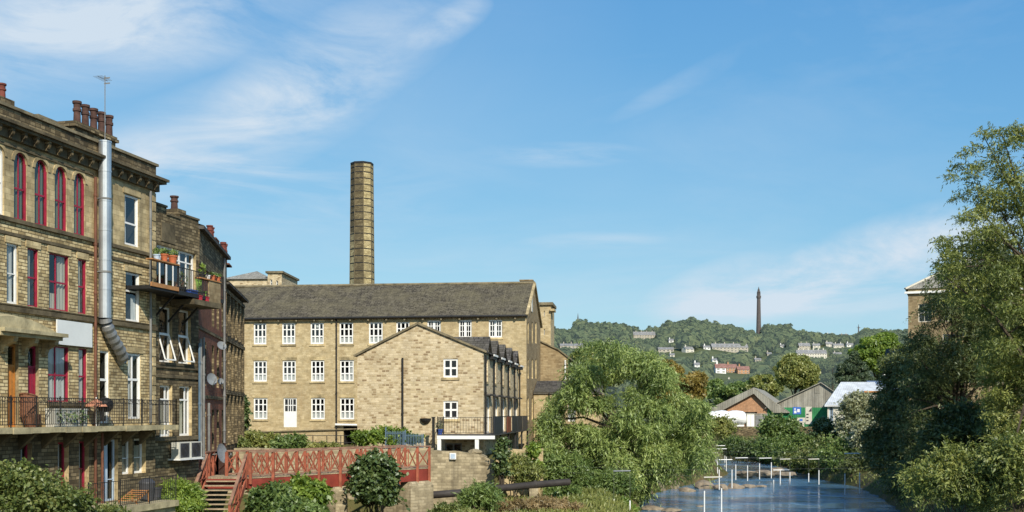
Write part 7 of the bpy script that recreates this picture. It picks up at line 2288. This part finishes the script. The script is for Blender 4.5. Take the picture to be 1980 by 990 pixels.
    bush('weed_clump', 'low weeds along the foot of the patio wall', 'weeds', at(275, 985, 43), (2.0, .5, .5), 30, 8000, .16, .28, 'leaf_bright', ground=-4.3)
    bush('bank_shrub', 'green shrub right of the staircase in front of the bridge', 'shrub', at(530, 978, 48), (1.0, .8, 1.0), 28, 10000, .2, .5, 'leaf_mid', ground=-5.3)
    bush('bank_shrub', 'bright leafy shrub against the middle of the red girder', 'shrub', at(592, 966, 50.2), (.9, .8, 1.0), 30, 11000, .22, .55, 'leaf_bright', ground=-5.3)
    bush('bank_shrub', 'low green shrub at the foot of the slim pier', 'shrub', at(570, 995, 46.5), (1.3, .7, .65), 26, 8000, .2, .5, 'leaf_mid', ground=-5.3)
    bush('ivy_shrub', 'dense dark ivy covered shrub hiding part of the red bridge', 'shrub', at(724, 942, 53.2), (1.05, 1.0, 1.65), 52, 22000, .19, .75, 'leaf_ivy', ground=-5.3, frac=(.2, .34), shell=.6)
    bush('garden_shrub', 'light green garden shrub in front of the cottage gable', 'shrub', at(745, 850, 64.8), (2.0, .6, .62), 34, 10000, .2, .5, 'leaf_bright', ground=-2.5)
    bush('yard_bush', 'mixed bush in the mill yard at the left end of the mill', 'shrub', at(495, 862, 74), (1.7, 1.2, .9), 26, 9000, .22, .5, 'leaf_olive', ground=-2.5)
    bush('yard_bush', 'dark green bush in the mill yard below the white door', 'shrub', at(562, 864, 72), (1.1, 1.0, .85), 24, 8000, .22, .5, 'leaf_mid', ground=-2.5)
    bush('yard_bush', 'yellow green bush behind the large satellite dish', 'shrub', at(462, 870, 66), (.55, .6, .75), 16, 5000, .18, .5, 'leaf_bramble', ground=-2.7)
    bush('yard_bush', 'straggling weeds along the yard wall before the mill', 'shrub', at(630, 868, 70), (1.4, .5, .4), 20, 4000, .2, .3, 'leaf_olive', ground=-2.5)
    bush('climbing_ivy', 'ivy climbing the left corner of the mill', 'ivy', at(470, 812, 86), (.45, .4, 1.7), 24, 6000, .22, .7, 'leaf_ivy', ground=-2.6)
    bush('climbing_ivy', 'ivy hanging down the end of the retaining wall', 'ivy', at(970, 898, 61.5), (.38, .4, 1.5), 20, 5500, .18, .7, 'leaf_ivy', ground=-4.4)
    bush('climbing_ivy', 'bright creeper on the garden wall beside the willow', 'ivy', at(1030, 900, 65.5), (.5, .4, 1.3), 20, 5000, .18, .6, 'leaf_bright', ground=-4.6)
    bush('scrub_bush', 'olive scrub between the retaining wall and the willow', 'scrub', at(1000, 915, 63.5), (1.3, .8, 1.0), 26, 8000, .2, .3, 'leaf_olive', ground=-4.8)
    bush('scrub_bush', 'wispy green shrub in front of the black pipe', 'scrub', at(928, 968, 56.5), (1.05, .8, .85), 26, 8000, .2, .25, 'leaf_mid', ground=-5.3)
    bush('scrub_bush', 'low green scrub at the foot of the broad pier', 'scrub', at(870, 992, 55), (1.0, .7, .45), 20, 4500, .18, .3, 'leaf_bramble', ground=-5.3)
    bush('scrub_bush', 'dry brown scrub on the bank below the black pipe', 'scrub', at(1030, 985, 58), (2.6, 1.6, .55), 44, 11000, .22, .2, 'leaf_dry', ground=-5.4)
    bush('scrub_bush', 'dry yellowish scrub at the foot of the willow', 'scrub', at(1130, 985, 63), (1.6, 1.2, .6), 30, 7000, .2, .25, 'leaf_olive', ground=-5.8)
    bush('scrub_bush', 'leafy green shrub on the bank between pipe support and willow', 'scrub', at(1085, 965, 66), (1.3, 1.0, .9), 26, 8000, .2, .35, 'leaf_mid', ground=-5.5)
    bush('scrub_bush', 'green weeds at the waterline below the willow', 'scrub', at(1200, 985, 70), (1.0, .9, .7), 22, 5000, .2, .3, 'leaf_bright', ground=-6.3)
    # grass and low growth over the banks: one mass
    rng = np.random.default_rng(21)
    n = 90000
    x = rng.uniform(-17, 10, n); y = rng.uniform(34, 90, n)
    z = height(x, y)
    l, r = river_edges(y)
    k = (x < l - .3) & (z < -2.9) & (z > -6.5) & (vnoise(x, y, 2.5, 8) > .35) & ~((x < -12.5) & (y < 46)) & ~((x > -12.2) & (x < -2.8) & (y > 54) & (y < 62.5))
    n2 = 40000
    x2 = rng.uniform(22, 60, n2); y2 = rng.uniform(60, 165, n2); z2 = height(x2, y2); l2, r2 = river_edges(y2)
    k2 = (x2 > r2 + .3) & (z2 < -2.0)
    x = np.concatenate([x[k], x2[k2]]); y = np.concatenate([y[k], y2[k2]]); z = np.concatenate([z[k], z2[k2]])
    n = len(x)
    h = .1 + .22 * rng.random(n); w = .03 + .03 * rng.random(n)
    th = rng.random(n) * math.pi
    b = np.stack([np.cos(th) * w, np.sin(th) * w, 0 * w], 1)
    p = np.stack([x, y, z - .03], 1)
    tip = p + np.stack([rng.normal(size=n) * .12, rng.normal(size=n) * .12, h], 1)
    V = np.stack([p - b, p + b, tip + b * .2, tip - b * .2], 1).reshape(-1, 3)
    o = leaf_obj('bank_grass', V, np.arange(4 * n).reshape(-1, 4), 'leaf_olive', loc=(0, 60, -5))
    o['kind'] = 'stuff'; o['label'] = 'dry grass and weeds covering the river banks'

# ================================================================== light, sky, camera
def light_and_camera():
    az = math.radians(17); el = math.radians(36)     # sun stands behind the camera to the right
    s = Vector((math.sin(az) * math.cos(el), -math.cos(az) * math.cos(el), math.sin(el)))
    sun = bpy.data.lights.new('sun', 'SUN'); sun.energy = 5.0; sun.angle = math.radians(.5); sun.color = (1.0, .93, .8)
    so = bpy.data.objects.new('sun', sun); C.objects.link(so)
    so.rotation_euler = s.to_track_quat('Z', 'Y').to_euler()
    so.location = (20, -40, 60)
    w = bpy.data.worlds.new('World'); SC.world = w; w.use_nodes = True
    nt = w.node_tree; nt.nodes.clear()
    out = nt.nodes.new('ShaderNodeOutputWorld')
    bg = N(nt, 'ShaderNodeBackground', Strength=0.1)
    sky = nt.nodes.new('ShaderNodeTexSky'); sky.sky_type = 'NISHITA'; sky.sun_disc = False
    sky.sun_elevation = el; sky.sun_rotation = math.radians(180 - 17); sky.altitude = 100; sky.air_density = 1.0; sky.dust_density = 0.6; sky.ozone_density = 2.0
    sr = nt.nodes.new('ShaderNodeSeparateColor'); L(nt, sky, 'Color', sr, 'Color')
    hs = nt.nodes.new('ShaderNodeCombineColor')
    for ch, g, k in (('Red', 1.0, .8), ('Green', .66, .885), ('Blue', .33, .92)):      # clearer, bluer air than the model's
        m0 = N(nt, 'ShaderNodeMath', _operation='MULTIPLY'); L(nt, sr, ch, m0, 0); m0.inputs[1].default_value = .1
        m1 = N(nt, 'ShaderNodeMath', _operation='POWER'); L(nt, m0, 'Value', m1, 0); m1.inputs[1].default_value = g
        m2 = N(nt, 'ShaderNodeMath', _operation='MULTIPLY'); L(nt, m1, 'Value', m2, 0); m2.inputs[1].default_value = 10 * k
        L(nt, m2, 'Value', hs, ch)
    # high thin cloud, laid out on the dome by direction
    tc = N(nt, 'ShaderNodeTexCoord'); sp = N(nt, 'ShaderNodeSeparateXYZ'); L(nt, tc, 'Generated', sp, 'Vector')
    def math_(op, a, b=None, v=None):
        m = N(nt, 'ShaderNodeMath', _operation=op)
        for i, q in enumerate((a, b)):
            if q is None: continue
            if isinstance(q, tuple): nt.links.new(q[0].outputs[q[1]], m.inputs[i])
            else: m.inputs[i].default_value = q
        return (m, 'Value')
    azm = math_('ARCTAN2', (sp, 'X'), (sp, 'Y'))
    elv = math_('ARCSINE', (sp, 'Z'))
    cv = N(nt, 'ShaderNodeCombineXYZ'); nt.links.new(azm[0].outputs[0], cv.inputs[0]); nt.links.new(elv[0].outputs[0], cv.inputs[1])
    def streak(rot, sx, sy, lo, hi, seed, detail=8.0, dist=.6, rough=.62):
        mp = N(nt, 'ShaderNodeMapping'); mp.inputs['Rotation'].default_value = (0, 0, rot); mp.inputs['Scale'].default_value = (sx, sy, 1); mp.inputs['Location'].default_value = (seed, seed * .7, 0)
        mp.vector_type = 'TEXTURE' if False else 'POINT'
        L(nt, cv, 'Vector', mp, 'Vector')
        n = N(nt, 'ShaderNodeTexNoise', Scale=1.0, Detail=detail, Roughness=rough, Distortion=dist); L(nt, mp, 'Vector', n, 'Vector')
        r = ramp(nt, [(lo, (0, 0, 0)), (hi, (1, 1, 1))]); L(nt, n, 'Fac', r, 'Fac')
        return (r, 'Color')
    def blob(a0, e0, ra, re, rot=0.0):
        """soft elliptical region of the sky around azimuth a0, elevation e0 (degrees)"""
        a0, e0, ra, re, rot = map(math.radians, (a0, e0, ra, re, rot))
        dx = math_('SUBTRACT', azm, a0); dy = math_('SUBTRACT', elv, e0)
        u = math_('ADD', math_('MULTIPLY', dx, math.cos(rot) / ra), math_('MULTIPLY', dy, math.sin(rot) / ra))
        v = math_('ADD', math_('MULTIPLY', dx, -math.sin(rot) / re), math_('MULTIPLY', dy, math.cos(rot) / re))
        d = math_('ADD', math_('MULTIPLY', u, u), math_('MULTIPLY', v, v))
        e = math_('SUBTRACT', 1.0, d)
        return math_('MAXIMUM', e, 0.0)
    def px(x, y): # photo position -> azimuth and elevation
        X, Z = (x - CX) / FPX, (HY - y) / FPX
        return math.degrees(math.atan2(X, 1)), math.degrees(math.atan2(Z, math.hypot(X, 1)))
    s1 = streak(-.5, 5.5, 15, .34, .74, 3.1)
    s3 = streak(.3, 2, 5, .25, .75, 5.3)
    s2 = streak(-.1, 4, 26, .42, .74, 7.7)
    tot = None
    for (x, y, ra, re, rot, amt, st) in ((60, 70, 12, 3.4, 12, 1.0, s1), (350, 40, 10, 2.4, 5, .55, s1), (660, 120, 8, 2.6, 26, .9, s1), (430, 260, 10, 2.8, 22, .95, s1), (330, 310, 9, 1.8, 5, .45, s2), (480, 370, 12, 2.2, 2, .5, s2), (420, 200, 22, 9, 12, .22, s3), (1000, 420, 20, 8, 0, .18, s3), (870, 45, 2.5, .9, 25, .8, s1),
                                          (1340, 150, 5, .6, 24, .3, s1), (1080, 300, 5, .7, 0, .5, s2), (1150, 465, 4, .5, 0, .45, s2), (1450, 560, 6, 2.0, 12, 1.35, s1), (1740, 500, 7, 2.4, 14, 1.7, s1), (1600, 590, 12, 2, 0, .5, s2), (900, 560, 22, 4.5, 0, .25, s2)):
        a0, e0 = px(x, y)
        b = blob(a0, e0, ra, re, rot)
        q = math_('MULTIPLY', b, (st[0], 0))
        q = math_('MULTIPLY', q, amt)
        tot = q if tot is None else math_('ADD', tot, q)
    # thin cloud all over the rest of the dome
    s3 = streak(.3, 3, 9, .5, .85, 1.3)
    tot = math_('ADD', tot, math_('MULTIPLY', (s3[0], 0), .18))
    tot = math_('MINIMUM', tot, .92)
    mx = mixrgb(nt); nt.links.new(tot[0].outputs[0], mx.inputs[0]); L(nt, hs, 'Color', mx, 6); mx.inputs[7].default_value = (6.7, 7.7, 8.7, 1)
    nt.links.new(mx.outputs[2], bg.inputs['Color'])
    L(nt, bg, 'Background', out, 'Surface')
    cam = bpy.data.cameras.new('camera'); cam.sensor_width = 36; cam.lens = 36 * FPX / 1980; cam.shift_y = (HY - 495) / 1980
    cam.clip_start = .5; cam.clip_end = 9000
    co = bpy.data.objects.new('camera', cam); C.objects.link(co); co.location = (0, 0, 0); co.rotation_euler = (math.pi / 2, 0, 0)
    SC.camera = co
    SC.view_settings.view_transform = 'Standard'; SC.view_settings.look = 'None'; SC.view_settings.exposure = 0; SC.view_settings.gamma = 1
    SC.cycles.max_bounces = 6; SC.cycles.transparent_max_bounces = 12

make_ground(); make_water()
victorian_building(); recessed_building(); balcony_things(); brick_and_column_buildings()
mill(); cottages(); chimney_stack(); hipped_building()
footbridge(); walls_and_pipe(); rocks(); slalom()
sheds(); right_mill(); hillside(); planting()
light_and_camera()
